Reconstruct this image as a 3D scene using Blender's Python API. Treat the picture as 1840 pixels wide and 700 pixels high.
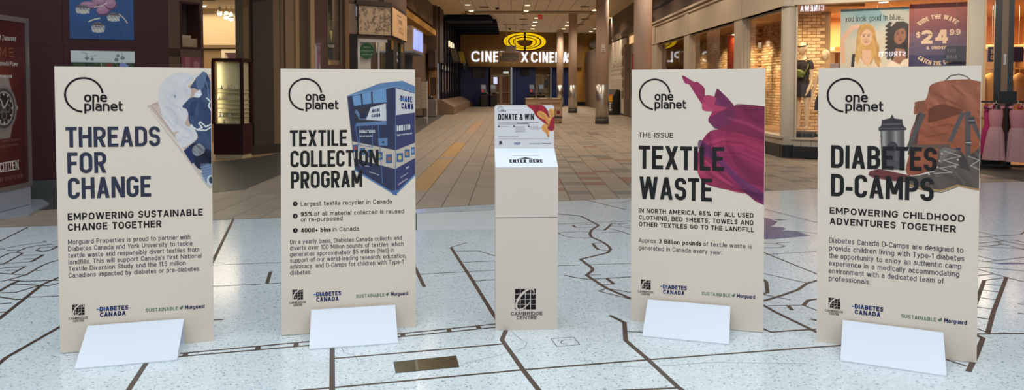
import bpy, math, random
import numpy as np
from mathutils import Matrix, Vector
R = math.radians
rnd = random.Random(7)
sc = bpy.context.scene
for o in list(bpy.data.objects):
    bpy.data.objects.remove(o)
COL = sc.collection

# ---------------------------------------------------------------- camera, world, light, exposure
cam = bpy.data.cameras.new('camera')
cam.sensor_width = 36.0
cam.lens = 36.0 * 1345.0 / 1840.0
cam.shift_y = -143.3 / 1840.0
cam.clip_end = 200
cam_o = bpy.data.objects.new('camera', cam)
COL.objects.link(cam_o)
cam_o.location = (0, 0, 1.5)
cam_o.rotation_euler = (R(90 - 2.2), 0, 0)
sc.camera = cam_o

world = bpy.data.worlds.new('daylight')
sc.world = world
world.use_nodes = True
bg = world.node_tree.nodes['Background']
bg.inputs[0].default_value = (0.86, 0.93, 1.0, 1)
bg.inputs[1].default_value = 0.22

sc.view_settings.view_transform = 'Standard'
sc.view_settings.look = 'None'
sc.view_settings.gamma = 1
sc.view_settings.use_curve_mapping = False
sc.view_settings.exposure = 0.0

def area(name, loc, sx, sy, power, col, rot=(0, 0, 0)):
    l = bpy.data.lights.new(name, 'AREA')
    l.shape = 'RECTANGLE'; l.size = sx; l.size_y = sy
    l.energy = power; l.color = col
    o = bpy.data.objects.new(name, l); COL.objects.link(o)
    o.location = loc; o.rotation_euler = rot
    return o
def spot(name, loc, target, power, col, size=60, blend=.6, rad=.06):
    l = bpy.data.lights.new(name, 'SPOT')
    l.energy = power; l.color = col; l.spot_size = R(size); l.spot_blend = blend; l.shadow_soft_size = rad
    o = bpy.data.objects.new(name, l); COL.objects.link(o)
    o.location = loc
    o.rotation_euler = (Vector(target) - Vector(loc)).to_track_quat('-Z', 'Y').to_euler()
    return o

SKY = (0.87, 0.94, 1.0)
WARM = (1.0, 0.74, 0.46)
area('skylight', (0.0, -0.5, 7.5), 15, 15, 1400, SKY)                    # the glazed roof over the court
area('jeweller_ceiling_light', (-8.3, 18.6, 3.45), 3.5, 3.0, 110, (1.0, .84, .62))
area('shop_ceiling_light', (-5.2, 23.0, 3.2), 2.2, 3.5, 150, (.97, .98, 1.0))
area('fashion_store_light', (9.6, 18.3, 3.3), 3.6, 3.4, 650, (1.0, .77, .50))

# ---------------------------------------------------------------- colours and materials
def lin(c):
    c = c / 255.0
    return c / 12.92 if c <= .04045 else ((c + .055) / 1.055) ** 2.4
def S(r, g, b):
    return (lin(r), lin(g), lin(b), 1.0)
MATS = {}
def mat(name, col, rough=.6, metal=0.0, noise=0.0, nscale=8.0, emit=None, estr=1.0, bump=0.0, spec=.5, coat=0.0):
    if name in MATS: return MATS[name]
    m = bpy.data.materials.new(name); m.use_nodes = True
    nt = m.node_tree; b = nt.nodes['Principled BSDF']
    b.inputs['Base Color'].default_value = col
    b.inputs['Roughness'].default_value = rough
    b.inputs['Metallic'].default_value = metal
    b.inputs['Specular IOR Level'].default_value = spec
    b.inputs['Coat Weight'].default_value = coat
    if noise or bump:
        tc = nt.nodes.new('ShaderNodeTexCoord')
        n = nt.nodes.new('ShaderNodeTexNoise'); n.inputs['Scale'].default_value = nscale; n.inputs['Detail'].default_value = 4
        nt.links.new(tc.outputs['Object'], n.inputs['Vector'])
        if noise:
            mx = nt.nodes.new('ShaderNodeMix'); mx.data_type = 'RGBA'
            mx.inputs[6].default_value = tuple(c * (1 - noise) for c in col[:3]) + (1,)
            mx.inputs[7].default_value = tuple(min(1, c * (1 + noise)) for c in col[:3]) + (1,)
            nt.links.new(n.outputs['Fac'], mx.inputs[0]); nt.links.new(mx.outputs[2], b.inputs['Base Color'])
        if bump:
            bp = nt.nodes.new('ShaderNodeBump'); bp.inputs['Strength'].default_value = bump; bp.inputs['Distance'].default_value = .01
            nt.links.new(n.outputs['Fac'], bp.inputs['Height']); nt.links.new(bp.outputs['Normal'], b.inputs['Normal'])
    if emit:
        b.inputs['Emission Color'].default_value = emit; b.inputs['Emission Strength'].default_value = estr
    MATS[name] = m
    return m
def vmat(name, rough=.5, spec=.3, emit=0.0):
    """flat print: colour from the mesh's colour attribute"""
    if name in MATS: return MATS[name]
    m = bpy.data.materials.new(name); m.use_nodes = True
    nt = m.node_tree; b = nt.nodes['Principled BSDF']
    a = nt.nodes.new('ShaderNodeVertexColor'); a.layer_name = 'print'
    nt.links.new(a.outputs['Color'], b.inputs['Base Color'])
    b.inputs['Roughness'].default_value = rough; b.inputs['Specular IOR Level'].default_value = spec
    if emit:
        nt.links.new(a.outputs['Color'], b.inputs['Emission Color']); b.inputs['Emission Strength'].default_value = emit
    MATS[name] = m
    return m
def glass(name, tint=(1, 1, 1, 1), refl=.09):
    """thin window pane: clear with a mirror layer that grows at grazing angles"""
    if name in MATS: return MATS[name]
    m = bpy.data.materials.new(name); m.use_nodes = True
    nt = m.node_tree; nt.nodes.clear()
    out = nt.nodes.new('ShaderNodeOutputMaterial'); mx = nt.nodes.new('ShaderNodeMixShader')
    t = nt.nodes.new('ShaderNodeBsdfTransparent'); t.inputs[0].default_value = tint
    g = nt.nodes.new('ShaderNodeBsdfGlossy'); g.inputs['Roughness'].default_value = 0.0
    lw = nt.nodes.new('ShaderNodeLayerWeight'); lw.inputs['Blend'].default_value = .25
    mr = nt.nodes.new('ShaderNodeMapRange'); mr.inputs['To Min'].default_value = refl * .5; mr.inputs['To Max'].default_value = .55
    nt.links.new(lw.outputs['Fresnel'], mr.inputs['Value']); nt.links.new(mr.outputs[0], mx.inputs[0])
    nt.links.new(t.outputs[0], mx.inputs[1]); nt.links.new(g.outputs[0], mx.inputs[2]); nt.links.new(mx.outputs[0], out.inputs[0])
    MATS[name] = m
    return m
def terrazzo():
    m = bpy.data.materials.new('terrazzo'); m.use_nodes = True
    nt = m.node_tree; b = nt.nodes['Principled BSDF']; N = nt.nodes.new; L = nt.links.new
    tc = N('ShaderNodeTexCoord')
    v = N('ShaderNodeTexVoronoi'); v.inputs['Scale'].default_value = 110; L(tc.outputs['Object'], v.inputs['Vector'])
    sep = N('ShaderNodeSeparateColor'); L(v.outputs['Color'], sep.inputs[0])
    cr = N('ShaderNodeValToRGB'); L(sep.outputs[0], cr.inputs[0])
    e = cr.color_ramp.elements
    e[0].position = 0.0; e[0].color = S(172, 184, 187)
    e[1].position = 1.0; e[1].color = S(222, 230, 231)
    for p, c in ((.03, S(140, 152, 157)), (.07, S(200, 211, 214)), (.5, S(211, 221, 224))):
        x = e.new(p); x.color = c
    v2 = N('ShaderNodeTexVoronoi'); v2.inputs['Scale'].default_value = 62; L(tc.outputs['Object'], v2.inputs['Vector'])
    s2 = N('ShaderNodeSeparateColor'); L(v2.outputs['Color'], s2.inputs[0])
    lt = N('ShaderNodeMath'); lt.operation = 'LESS_THAN'; lt.inputs[1].default_value = .16; L(s2.outputs[1], lt.inputs[0])
    ds = N('ShaderNodeMath'); ds.operation = 'LESS_THAN'; ds.inputs[1].default_value = .26; L(v2.outputs['Distance'], ds.inputs[0])
    mu = N('ShaderNodeMath'); mu.operation = 'MULTIPLY'; L(lt.outputs[0], mu.inputs[0]); L(ds.outputs[0], mu.inputs[1])
    m2 = N('ShaderNodeMath'); m2.operation = 'MULTIPLY'; m2.inputs[1].default_value = .30; L(mu.outputs[0], m2.inputs[0])
    mx = N('ShaderNodeMix'); mx.data_type = 'RGBA'; L(m2.outputs[0], mx.inputs[0]); L(cr.outputs[0], mx.inputs[6]); mx.inputs[7].default_value = S(132, 146, 154)
    n = N('ShaderNodeTexNoise'); n.inputs['Scale'].default_value = .9; n.inputs['Detail'].default_value = 3; L(tc.outputs['Object'], n.inputs['Vector'])
    mr = N('ShaderNodeMapRange'); mr.inputs['To Min'].default_value = .90; mr.inputs['To Max'].default_value = 1.08; L(n.outputs['Fac'], mr.inputs['Value'])
    mm = N('ShaderNodeMix'); mm.data_type = 'RGBA'; mm.blend_type = 'MULTIPLY'; mm.inputs[0].default_value = 1
    cc = N('ShaderNodeCombineColor'); [L(mr.outputs[0], cc.inputs[i]) for i in range(3)]
    L(mx.outputs[2], mm.inputs[6]); L(cc.outputs[0], mm.inputs[7]); L(mm.outputs[2], b.inputs['Base Color'])
    b.inputs['Roughness'].default_value = .15
    b.inputs['Specular IOR Level'].default_value = .5
    n3 = N('ShaderNodeTexNoise'); n3.inputs['Scale'].default_value = 2.5; L(tc.outputs['Object'], n3.inputs['Vector'])
    bp = N('ShaderNodeBump'); bp.inputs['Strength'].default_value = .05; bp.inputs['Distance'].default_value = .02
    L(n3.outputs['Fac'], bp.inputs['Height']); L(bp.outputs['Normal'], b.inputs['Normal'])
    return m

# ---------------------------------------------------------------- mesh helper
class MB:
    def __init__(s): s.v = []; s.f = []
    def add(s, vs, fs):
        o = len(s.v); s.v += [tuple(p) for p in vs]; s.f += [tuple(i + o for i in f) for f in fs]; return s
    def box(s, x0, x1, y0, y1, z0, z1):
        return s.add([(x0,y0,z0),(x1,y0,z0),(x1,y1,z0),(x0,y1,z0),(x0,y0,z1),(x1,y0,z1),(x1,y1,z1),(x0,y1,z1)],
                     [(0,3,2,1),(4,5,6,7),(0,1,5,4),(1,2,6,5),(2,3,7,6),(3,0,4,7)])
    def bbox(s, x0, x1, y0, y1, z0, z1, b):
        """box with bevelled vertical and top edges (chamfer b)"""
        def ring(i, z): return [(x0+i+b*(1-0),y0+i,z),(x1-i-b,y0+i,z),(x1-i,y0+i+b,z),(x1-i,y1-i-b,z),(x1-i-b,y1-i,z),(x0+i+b,y1-i,z),(x0+i,y1-i-b,z),(x0+i,y0+i+b,z)]
        r = ring(0, z0) + ring(0, z1 - b) + ring(b, z1)
        fs = [tuple(range(7, -1, -1)), tuple(range(16, 24))]
        for k in range(2):
            for i in range(8):
                j = (i + 1) % 8; fs.append((k*8+i, k*8+j, k*8+8+j, k*8+8+i))
        return s.add(r, fs)
    def prism(s, pts, z0, z1):
        n = len(pts)
        return s.add([(x,y,z0) for x,y in pts] + [(x,y,z1) for x,y in pts],
                     [tuple(range(n-1,-1,-1)), tuple(range(n, 2*n))] + [(i,(i+1)%n,n+(i+1)%n,n+i) for i in range(n)])
    def prism_y(s, pts, y0, y1):
        """outline in x-z, extruded in y"""
        n = len(pts)
        return s.add([(x,y0,z) for x,z in pts] + [(x,y1,z) for x,z in pts],
                     [tuple(range(n)), tuple(range(2*n-1, n-1, -1))] + [(i,n+i,n+(i+1)%n,(i+1)%n) for i in range(n)])
    def lathe(s, prof, n=24, c=(0,0), cap=True):
        o = []
        for r, z in prof:
            for k in range(n):
                a = 2*math.pi*k/n; o.append((c[0]+r*math.cos(a), c[1]+r*math.sin(a), z))
        fs = [(i*n+k, i*n+(k+1)%n, (i+1)*n+(k+1)%n, (i+1)*n+k) for i in range(len(prof)-1) for k in range(n)]
        if cap: fs += [tuple(range(n-1,-1,-1)), tuple(range((len(prof)-1)*n, len(prof)*n))]
        return s.add(o, fs)
    def tube(s, path, r, n=8):
        path = [Vector(p) for p in path]; rings = []
        rr = r if isinstance(r, (list, tuple)) else [r]*len(path)
        for i, p in enumerate(path):
            d = (path[min(i+1,len(path)-1)] - path[max(i-1,0)]).normalized()
            a = d.cross(Vector((0,0,1)));
            if a.length < 1e-3: a = Vector((1,0,0))
            a.normalize(); b = d.cross(a)
            rings += [tuple(p + (a*math.cos(2*math.pi*k/n) + b*math.sin(2*math.pi*k/n))*rr[i]) for k in range(n)]
        m = len(path)
        return s.add(rings, [(i*n+k, (i+1)*n+k, (i+1)*n+(k+1)%n, i*n+(k+1)%n) for i in range(m-1) for k in range(n)] + [tuple(range(n)), tuple(range(m*n-1,(m-1)*n-1,-1))])
    def ball(s, c, rx, ry=None, rz=None, n=16, m=10):
        ry = ry or rx; rz = rz or rx; vs = []
        for i in range(m+1):
            t = math.pi*i/m
            for k in range(n):
                a = 2*math.pi*k/n; vs.append((c[0]+rx*math.sin(t)*math.cos(a), c[1]+ry*math.sin(t)*math.sin(a), c[2]-rz*math.cos(t)))
        return s.add(vs, [(i*n+k, i*n+(k+1)%n, (i+1)*n+(k+1)%n, (i+1)*n+k) for i in range(m) for k in range(n)])
    def build(s, name, m, parent=None, smooth=False, loc=None, rot=None):
        me = bpy.data.meshes.new(name); me.from_pydata(s.v, [], s.f); me.validate(); me.update()
        if smooth:
            for p in me.polygons: p.use_smooth = True
        return link(name, me, m, parent, loc, rot)
def link(name, me, m, parent=None, loc=None, rot=None):
    if m and not me.materials: me.materials.append(m)
    o = bpy.data.objects.new(name, me); COL.objects.link(o)
    if parent: o.parent = parent
    if loc: o.location = loc
    if rot: o.rotation_euler = rot
    return o
def empty(name, loc=(0,0,0), rz=0.0, parent=None):
    o = bpy.data.objects.new(name, None); COL.objects.link(o); o.empty_display_size = .1
    o.location = loc; o.rotation_euler = (0,0,rz)
    if parent: o.parent = parent
    return o
def tag(o, label=None, cat=None, group=None, kind=None):
    if label: o['label'] = label
    if cat: o['category'] = cat
    if group: o['group'] = group
    if kind: o['kind'] = kind
    return o
def thing(name, loc, rz, label, cat, group=None): return tag(empty(name, loc, rz), label, cat, group)
def struct(o): o['kind'] = 'structure'; return o
def box(name, m, x0, x1, y0, y1, z0, z1, parent=None): return MB().box(x0,x1,y0,y1,z0,z1).build(name, m, parent)
def kids(o): return [c for c in bpy.data.objects if c.parent == o]
def copy_tree(o, parent=None):
    c = o.copy(); COL.objects.link(c)
    if parent: c.parent = parent
    for ch in kids(o): copy_tree(ch, c)
    return c

# ---------------------------------------------------------------- stroke lettering (flat print, one mesh per block)
def fillet(pts, closed, seg):
    out = []; n = len(pts)
    for i, p in enumerate(pts):
        r = p[2] if len(p) > 2 else 0
        if r <= 0 or (not closed and i in (0, n-1)): out.append((p[0], p[1])); continue
        a = pts[i-1]; b = pts[(i+1) % n]
        ax, ay, bx, by = a[0]-p[0], a[1]-p[1], b[0]-p[0], b[1]-p[1]
        la, lb = math.hypot(ax, ay), math.hypot(bx, by)
        if la < 1e-6 or lb < 1e-6: out.append((p[0], p[1])); continue
        d = min(r, la*.999, lb*.999)
        for k in range(seg+1):
            t = k/seg*math.pi/2
            u = 1-math.sin(t); w = 1-math.cos(t)
            out.append((p[0]+ax/la*d*u+bx/lb*d*w, p[1]+ay/la*d*u+by/lb*d*w))
    res = [out[0]]
    for q in out[1:]:
        if math.hypot(q[0]-res[-1][0], q[1]-res[-1][1]) > 1e-5: res.append(q)
    return res
def sweep(P, t, closed=False):
    n = len(P); h = t/2; Lf = []; Rt = []
    for i in range(n):
        if closed or 0 < i < n-1: a, b, c = P[i-1], P[i], P[(i+1) % n]
        elif i == 0: a = b = P[0]; c = P[1]
        else: a, b = P[-2], P[-1]; c = b
        d1 = (b[0]-a[0], b[1]-a[1]); d2 = (c[0]-b[0], c[1]-b[1])
        l1 = math.hypot(*d1); l2 = math.hypot(*d2)
        n1 = (-d1[1]/l1, d1[0]/l1) if l1 > 1e-9 else None
        n2 = (-d2[1]/l2, d2[0]/l2) if l2 > 1e-9 else n1
        n1 = n1 or n2
        mx, my = n1[0]+n2[0], n1[1]+n2[1]; q = mx*mx+my*my
        if q < .2: mx, my = n1; k = 1
        else: k = 2/q
        k *= h
        Lf.append((P[i][0]+mx*k, P[i][1]+my*k)); Rt.append((P[i][0]-mx*k, P[i][1]-my*k))
    return [[Rt[i], Rt[(i+1) % n], Lf[(i+1) % n], Lf[i]] for i in range(n if closed else n-1)]
WID = dict(A=.62,B=.57,C=.55,D=.58,E=.50,F=.48,G=.58,H=.6,I=0,J=.42,K=.57,L=.46,M=.72,N=.63,O=.60,P=.55,Q=.6,R=.57,S=.54,T=.52,U=.58,V=.58,W=.9,X=.58,Y=.56,Z=.5,
  a=.46,b=.49,c=.43,d=.49,e=.49,f=.30,g=.49,h=.47,i=0,j=.14,k=.45,l=0,m=.76,n=.47,o=.5,p=.49,q=.49,r=.31,s=.43,t=.31,u=.47,v=.46,w=.70,x=.44,y=.46,z=.42)
WID.update({'0':.54,'1':.26,'2':.5,'3':.5,'4':.54,'5':.5,'6':.52,'7':.48,'8':.53,'9':.52,'.':0,',':0,'-':.3,'+':.44,'%':.78,'$':.54,'&':.62,'(':.2,')':.2,':':0,"'":0,'/':.3})
def glyph(ch, w, t):
    L, Rr, B, T = t/2, w-t/2, t/2, 1-t/2
    M = .52; r = max(.01, min((Rr-L)/2, .46)); X = .73-t/2; D = -.24+t/2; th = t*1.08
    P = lambda *p: ('p', p, False)
    st = lambda x, y0=0, y1=1: ('r', x-t/2, y0, x+t/2, y1)
    d = lambda x0, x1, y0=0, y1=1: ('d', x0, x1, y0, y1)
    rb = min(r, (X-B)/2); H = ('r',)
    if ch == 'A': return [d(th/2, w/2), d(w-th/2, w/2), ('r', w*.2, .2, w*.8, .2+t*.9)]
    if ch == 'B': return [st(L), P((L,T),(Rr-.03*w,T,min(r,(T-M)/2)),(Rr-.03*w,M,min(r,(T-M)/2)),(L,M)), P((L,M),(Rr,M,min(r,(M-B)/2)),(Rr,B,min(r,(M-B)/2)),(L,B))]
    if ch == 'C': return [P((Rr,.70),(Rr,T,r),(L,T,r),(L,B,r),(Rr,B,r),(Rr,.30))]
    if ch == 'D': return [st(L), P((L,T),(Rr,T,r*1.05),(Rr,B,r*1.05),(L,B))]
    if ch == 'E': return [st(L), ('r',0,1-t,w,1), ('r',0,0,w,t), ('r',0,M-t/2,w*.9,M+t/2)]
    if ch == 'F': return [st(L), ('r',0,1-t,w,1), ('r',0,.48-t/2,w*.9,.48+t/2)]
    if ch == 'G': return [P((Rr,.72),(Rr,T,r),(L,T,r),(L,B,r),(Rr,B,r),(Rr,.48),(w*.55,.48))]
    if ch == 'H': return [st(L), st(Rr), ('r',0,M-t/2,w,M+t/2)]
    if ch == 'I': return [st(t/2)]
    if ch == 'J': return [P((Rr,1),(Rr,B,r),(L,B,r),(L,.25))]
    if ch == 'K': return [st(L), d(L+t*.5, w-th/2, .36, 1), d(w-th/2, L+t*1.1, 0, .62)]
    if ch == 'L': return [st(L), ('r',0,0,w,t)]
    if ch == 'M': return [st(L), st(Rr), d(w/2, th/2, .22, 1), d(w/2, w-th/2, .22, 1)]
    if ch == 'N': return [st(L), st(Rr), d(w-th/2, th/2)]
    if ch in 'O0': return [('p', ((L,T,r),(Rr,T,r),(Rr,B,r),(L,B,r)), True)]
    if ch == 'Q': return [('p', ((L,T,r),(Rr,T,r),(Rr,B,r),(L,B,r)), True), d(w, w*.55, -.03, .28)]
    if ch == 'P': return [st(L), P((L,T),(Rr,T,min(r,.27)),(Rr,.44,min(r,.27)),(L,.44))]
    if ch == 'R': return [st(L), P((L,T),(Rr,T,min(r,.25)),(Rr,.46,min(r,.25)),(L,.46)), d(w-th/2, w*.5, 0, .46)]
    if ch in 'S5' and ch == 'S': return [P((Rr,.72),(Rr,T,min(r,.24)),(L,T,min(r,.24)),(L,M,min(r,.24)),(Rr,M,min(r,.24)),(Rr,B,min(r,.24)),(L,B,min(r,.24)),(L,.28))]
    if ch == 'T': return [st(w/2), ('r',0,1-t,w,1)]
    if ch == 'U': return [P((L,1),(L,B,r),(Rr,B,r),(Rr,1))]
    if ch == 'V': return [d(w/2, th/2), d(w/2, w-th/2)]
    if ch == 'W': return [d(w*.28, th/2), d(w*.28, w/2), d(w*.72, w/2), d(w*.72, w-th/2)]
    if ch == 'X': return [d(th/2, w-th/2), d(w-th/2, th/2)]
    if ch == 'Y': return [d(w/2, th/2, .4, 1), d(w/2, w-th/2, .4, 1), st(w/2, 0, .45)]
    if ch == 'Z': return [('r',0,1-t,w,1), ('r',0,0,w,t), d(th/2, w-th/2)]
    if ch == 'a': return [P((L+.02,X-.1),(L+.02,X,rb),(Rr,X,rb),(Rr,0)), P((Rr,.43),(L,.43,(.43-B)/2),(L,B,(.43-B)/2),(Rr,B))]
    if ch == 'b': return [st(L), P((L,X),(Rr,X,rb),(Rr,B,rb),(L,B))]
    if ch == 'c': return [P((Rr,.52),(Rr,X,rb),(L,X,rb),(L,B,rb),(Rr,B,rb),(Rr,.21))]
    if ch == 'd': return [st(Rr), P((Rr,X),(L,X,rb),(L,B,rb),(Rr,B))]
    if ch == 'e': return [P((L,.36),(Rr,.36),(Rr,X,rb),(L,X,rb),(L,B,rb),(Rr,B,rb),(Rr,.19))]
    if ch == 'f': return [P((w,T),(w*.38,T,.12),(w*.38,0)), ('r',0,X-t/2,w*.95,X+t/2)]
    if ch == 'g': return [P((Rr,X),(L,X,rb),(L,B,rb),(Rr,B)), P((Rr,.73),(Rr,D,rb),(L,D))]
    if ch == 'h': return [st(L), P((L,X),(Rr,X,rb),(Rr,0))]
    if ch == 'i': return [st(t/2,0,.73), st(t/2,.86,.86+t*1.15)]
    if ch == 'j': return [P((Rr,.73),(Rr,D,.08),(L-.05,D)), st(Rr,.86,.86+t*1.15)]
    if ch == 'k': return [st(L), d(L+t*.5, w-th/2, .25, .73), d(w-th/2, L+t*1.1, 0, .47)]
    if ch == 'l': return [st(t/2)]
    if ch == 'm': c = w/2; r3 = min(rb, (Rr-L)/4); return [st(L,0,.73), P((L,X),(c,X,r3),(c,0)), P((c,X),(Rr,X,r3),(Rr,0))]
    if ch == 'n': return [st(L,0,.73), P((L,X),(Rr,X,rb),(Rr,0))]
    if ch == 'o': return [('p', ((L,X,rb),(Rr,X,rb),(Rr,B,rb),(L,B,rb)), True)]
    if ch == 'p': return [st(L,-.24,.73), P((L,X),(Rr,X,rb),(Rr,B,rb),(L,B))]
    if ch == 'q': return [st(Rr,-.24,.73), P((Rr,X),(L,X,rb),(L,B,rb),(Rr,B))]
    if ch == 'r': return [st(L,0,.73), P((L,.45),(L,X,.16),(w,X))]
    if ch == 's': q = min(rb,.17); return [P((Rr,.55),(Rr,X,q),(L,X,q),(L,.37,q),(Rr,.37,q),(Rr,B,q),(L,B,q),(L,.19))]
    if ch == 't': return [P((w*.32,.95),(w*.32,B,.12),(w,B)), ('r',0,X-t/2,w*.95,X+t/2)]
    if ch == 'u': return [P((L,.73),(L,B,rb),(Rr,B,rb)), st(Rr,0,.73)]
    if ch == 'v': return [d(w/2,th/2,0,.73), d(w/2,w-th/2,0,.73)]
    if ch == 'w': return [d(w*.28,th/2,0,.73), d(w*.28,w/2,0,.73), d(w*.72,w/2,0,.73), d(w*.72,w-th/2,0,.73)]
    if ch == 'x': return [d(th/2,w-th/2,0,.73), d(w-th/2,th/2,0,.73)]
    if ch == 'y': return [d(w/2,th/2,0,.73), d(w*.2,w-th/2,-.24,.73)]
    if ch == 'z': return [('r',0,.73-t,w,.73), ('r',0,0,w,t), d(th/2,w-th/2,0,.73)]
    if ch == '1': return [st(Rr), d(L, Rr-t*.2, .74, .97)]
    if ch == '2': return [P((L,.7),(L,T,r),(Rr,T,r),(Rr,.52,.2),(L+t*.2,B+t*.3)), ('r',0,0,w,t)]
    if ch == '3': return [P((L,.72),(L,T,r),(Rr,T,.24),(Rr,M,.24),(w*.4,M)), P((w*.4,M),(Rr,M,.24),(Rr,B,.24),(L,B,r),(L,.28))]
    if ch == '4': return [st(w*.74), ('r',0,.2,w,.2+t), d(th*.5, w*.6, .2, 1)]
    if ch == '5': return [('r',t*.3,1-t,w*.94,1), ('r',t*.3,.5,t*1.3,1), P((t*.5,.6),(Rr,.6,.28),(Rr,B,.28),(L,B,r),(L,.24))]
    if ch == '6': return [P((Rr,.76),(Rr,T,r),(L,T,r),(L,B,r),(Rr,B,r),(Rr,.58,r),(L,.58))]
    if ch == '7': return [('r',0,1-t,w,1), d(w*.3, w-th/2)]
    if ch == '8': return [('p', ((L+.02,T,.22),(Rr-.02,T,.22),(Rr-.02,.53,.22),(L+.02,.53,.22)), True), ('p', ((L,.53,.25),(Rr,.53,.25),(Rr,B,.25),(L,B,.25)), True)]
    if ch == '9': return [P((L,.24),(L,B,r),(Rr,B,r),(Rr,T,r),(L,T,r),(L,.42,r),(Rr,.42))]
    if ch == '.': return [st(t/2,0,t*1.15)]
    if ch == ',': return [st(t/2,0,t*1.15), d(-t*.1,t*.5,-.16,.02)]
    if ch == ':': return [st(t/2,0,t*1.15), st(t/2,.45,.45+t*1.15)]
    if ch == '-': return [('r',0,.36-t/2,w,.36+t/2)]
    if ch == '+': return [('r',0,.4-t/2,w,.4+t/2), ('r',w/2-t/2,.4-w/2,w/2+t/2,.4+w/2)]
    if ch == "'": return [st(t/2,.72,1)]
    if ch == '/': return [d(0, w)]
    if ch == '(': return [P((w,1.05),(L,1.05,.2),(L,-.15,.2),(w,-.15))]
    if ch == ')': return [P((0,1.05),(Rr,1.05,.2),(Rr,-.15,.2),(0,-.15))]
    if ch == '%':
        a = w*.42; q = lambda x, y: ('p', ((x+L,y+.42-t/2,a/2-L),(x+a-L,y+.42-t/2,a/2-L),(x+a-L,y+t/2,a/2-L),(x+L,y+t/2,a/2-L)), True)
        return [q(0,.58), q(w-a,0), d(w*.3, w*.7)]
    if ch == '$': return glyph('S', w, t) + [('r', w/2-t*.4, -.12, w/2+t*.4, 1.12)]
    if ch == '&': return [P((w,0),(L+.06,.80),(L+.06,T,.12),(w*.66,T,.12),(w*.66,.66,.1),(L,.36,.15),(L,B,.2),(w*.8,B,.2),(w*.92,.45))]
    return []
def gwidth(ch, wf, t):
    if ch == ' ': return .26*wf
    b = WID.get(ch, .5)
    return t if b == 0 else max(b*wf, t*1.2)
def advance(s, wf, t, tr): return sum(gwidth(c, wf, t) + tr*wf for c in s) - tr*wf
def text(mb, s, x, z, h, t=.12, x1=None, wf=1.0, tr=.12, y=0.0, seg=3, serif=False, align='l', warp=None, mirror=False, slant=0.0):
    """letters as flat polygons in the x-z plane; h = cap height; x1 fits the block to a right edge"""
    if x1 is not None:
        target = (x1-x)/h; lo, hi = .15, 5.0
        for _ in range(40):
            mid = (lo+hi)/2
            if advance(s, mid, t, tr) > target: hi = mid
            else: lo = mid
        wf = lo
    W = advance(s, wf, t, tr); cx = {'l': 0, 'c': -W/2, 'r': -W}[align]
    ww = warp or (lambda a, b: (x+a*h, z+b*h))
    for ch in s:
        w = gwidth(ch, wf, t)
        for gi, p in enumerate(glyph(ch, w, t)):
            if p[0] == 'p': polys = sweep(fillet(p[1], p[2], seg), t, p[2])
            elif p[0] == 'r':
                polys = [[(p[1],p[2]),(p[3],p[2]),(p[3],p[4]),(p[1],p[4])]]
                if serif and p[3]-p[1] < t*1.3 and p[4]-p[2] > .3:
                    c = (p[1]+p[3])/2
                    for yy in (p[2], p[4]-.06): polys.append([(c-t*1.3,yy),(c+t*1.3,yy),(c+t*1.3,yy+.06),(c-t*1.3,yy+.06)])
            else:
                hw = t*.5*math.sqrt(1+(min(1.2,abs(p[2]-p[1])/max(.1,p[4]-p[3])))**2)
                polys = [[(p[1]-hw,p[3]),(p[1]+hw,p[3]),(p[2]+hw,p[4]),(p[2]-hw,p[4])]]
                if serif:
                    for xx, yy in ((p[1],p[3]),(p[2],p[4]-.06)):
                        if yy in (0, .94): polys.append([(xx-t*1.1,yy),(xx+t*1.1,yy),(xx+t*1.1,yy+.06),(xx-t*1.1,yy+.06)])
            for q in polys:
                pts = [ww((cx+a+slant*b) if not mirror else -(cx+a), b) for a, b in q]
                mb.add([(px, y - gi*4e-5, pz) for px, pz in pts], [tuple(range(len(pts)))])
        cx += w + tr*wf
    return mb
def disc(mb, x, z, rx, rz, y, n=24, a0=0, a1=360):
    vs = [(x+rx*math.cos(R(a0+(a1-a0)*k/n)), y, z+rz*math.sin(R(a0+(a1-a0)*k/n))) for k in range(n + (a1-a0 < 360))]
    return mb.add(vs, [tuple(range(len(vs)))])
def ringp(mb, x, z, r, t, y, a0=0, a1=360, n=48):
    P = [(x+r*math.cos(R(a0+(a1-a0)*k/n)), z+r*math.sin(R(a0+(a1-a0)*k/n))) for k in range(n+1)]
    for q in sweep(P, t): mb.add([(a, y, b) for a, b in q], [(0,1,2,3)])
    return mb
def poly2(mb, pts, y): return mb.add([(a, y, b) for a, b in pts], [tuple(range(len(pts)))])
def line2(mb, pts, t, y):
    for q in sweep(pts, t): mb.add([(a, y, b) for a, b in q], [(0,1,2,3)])
    return mb

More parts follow.
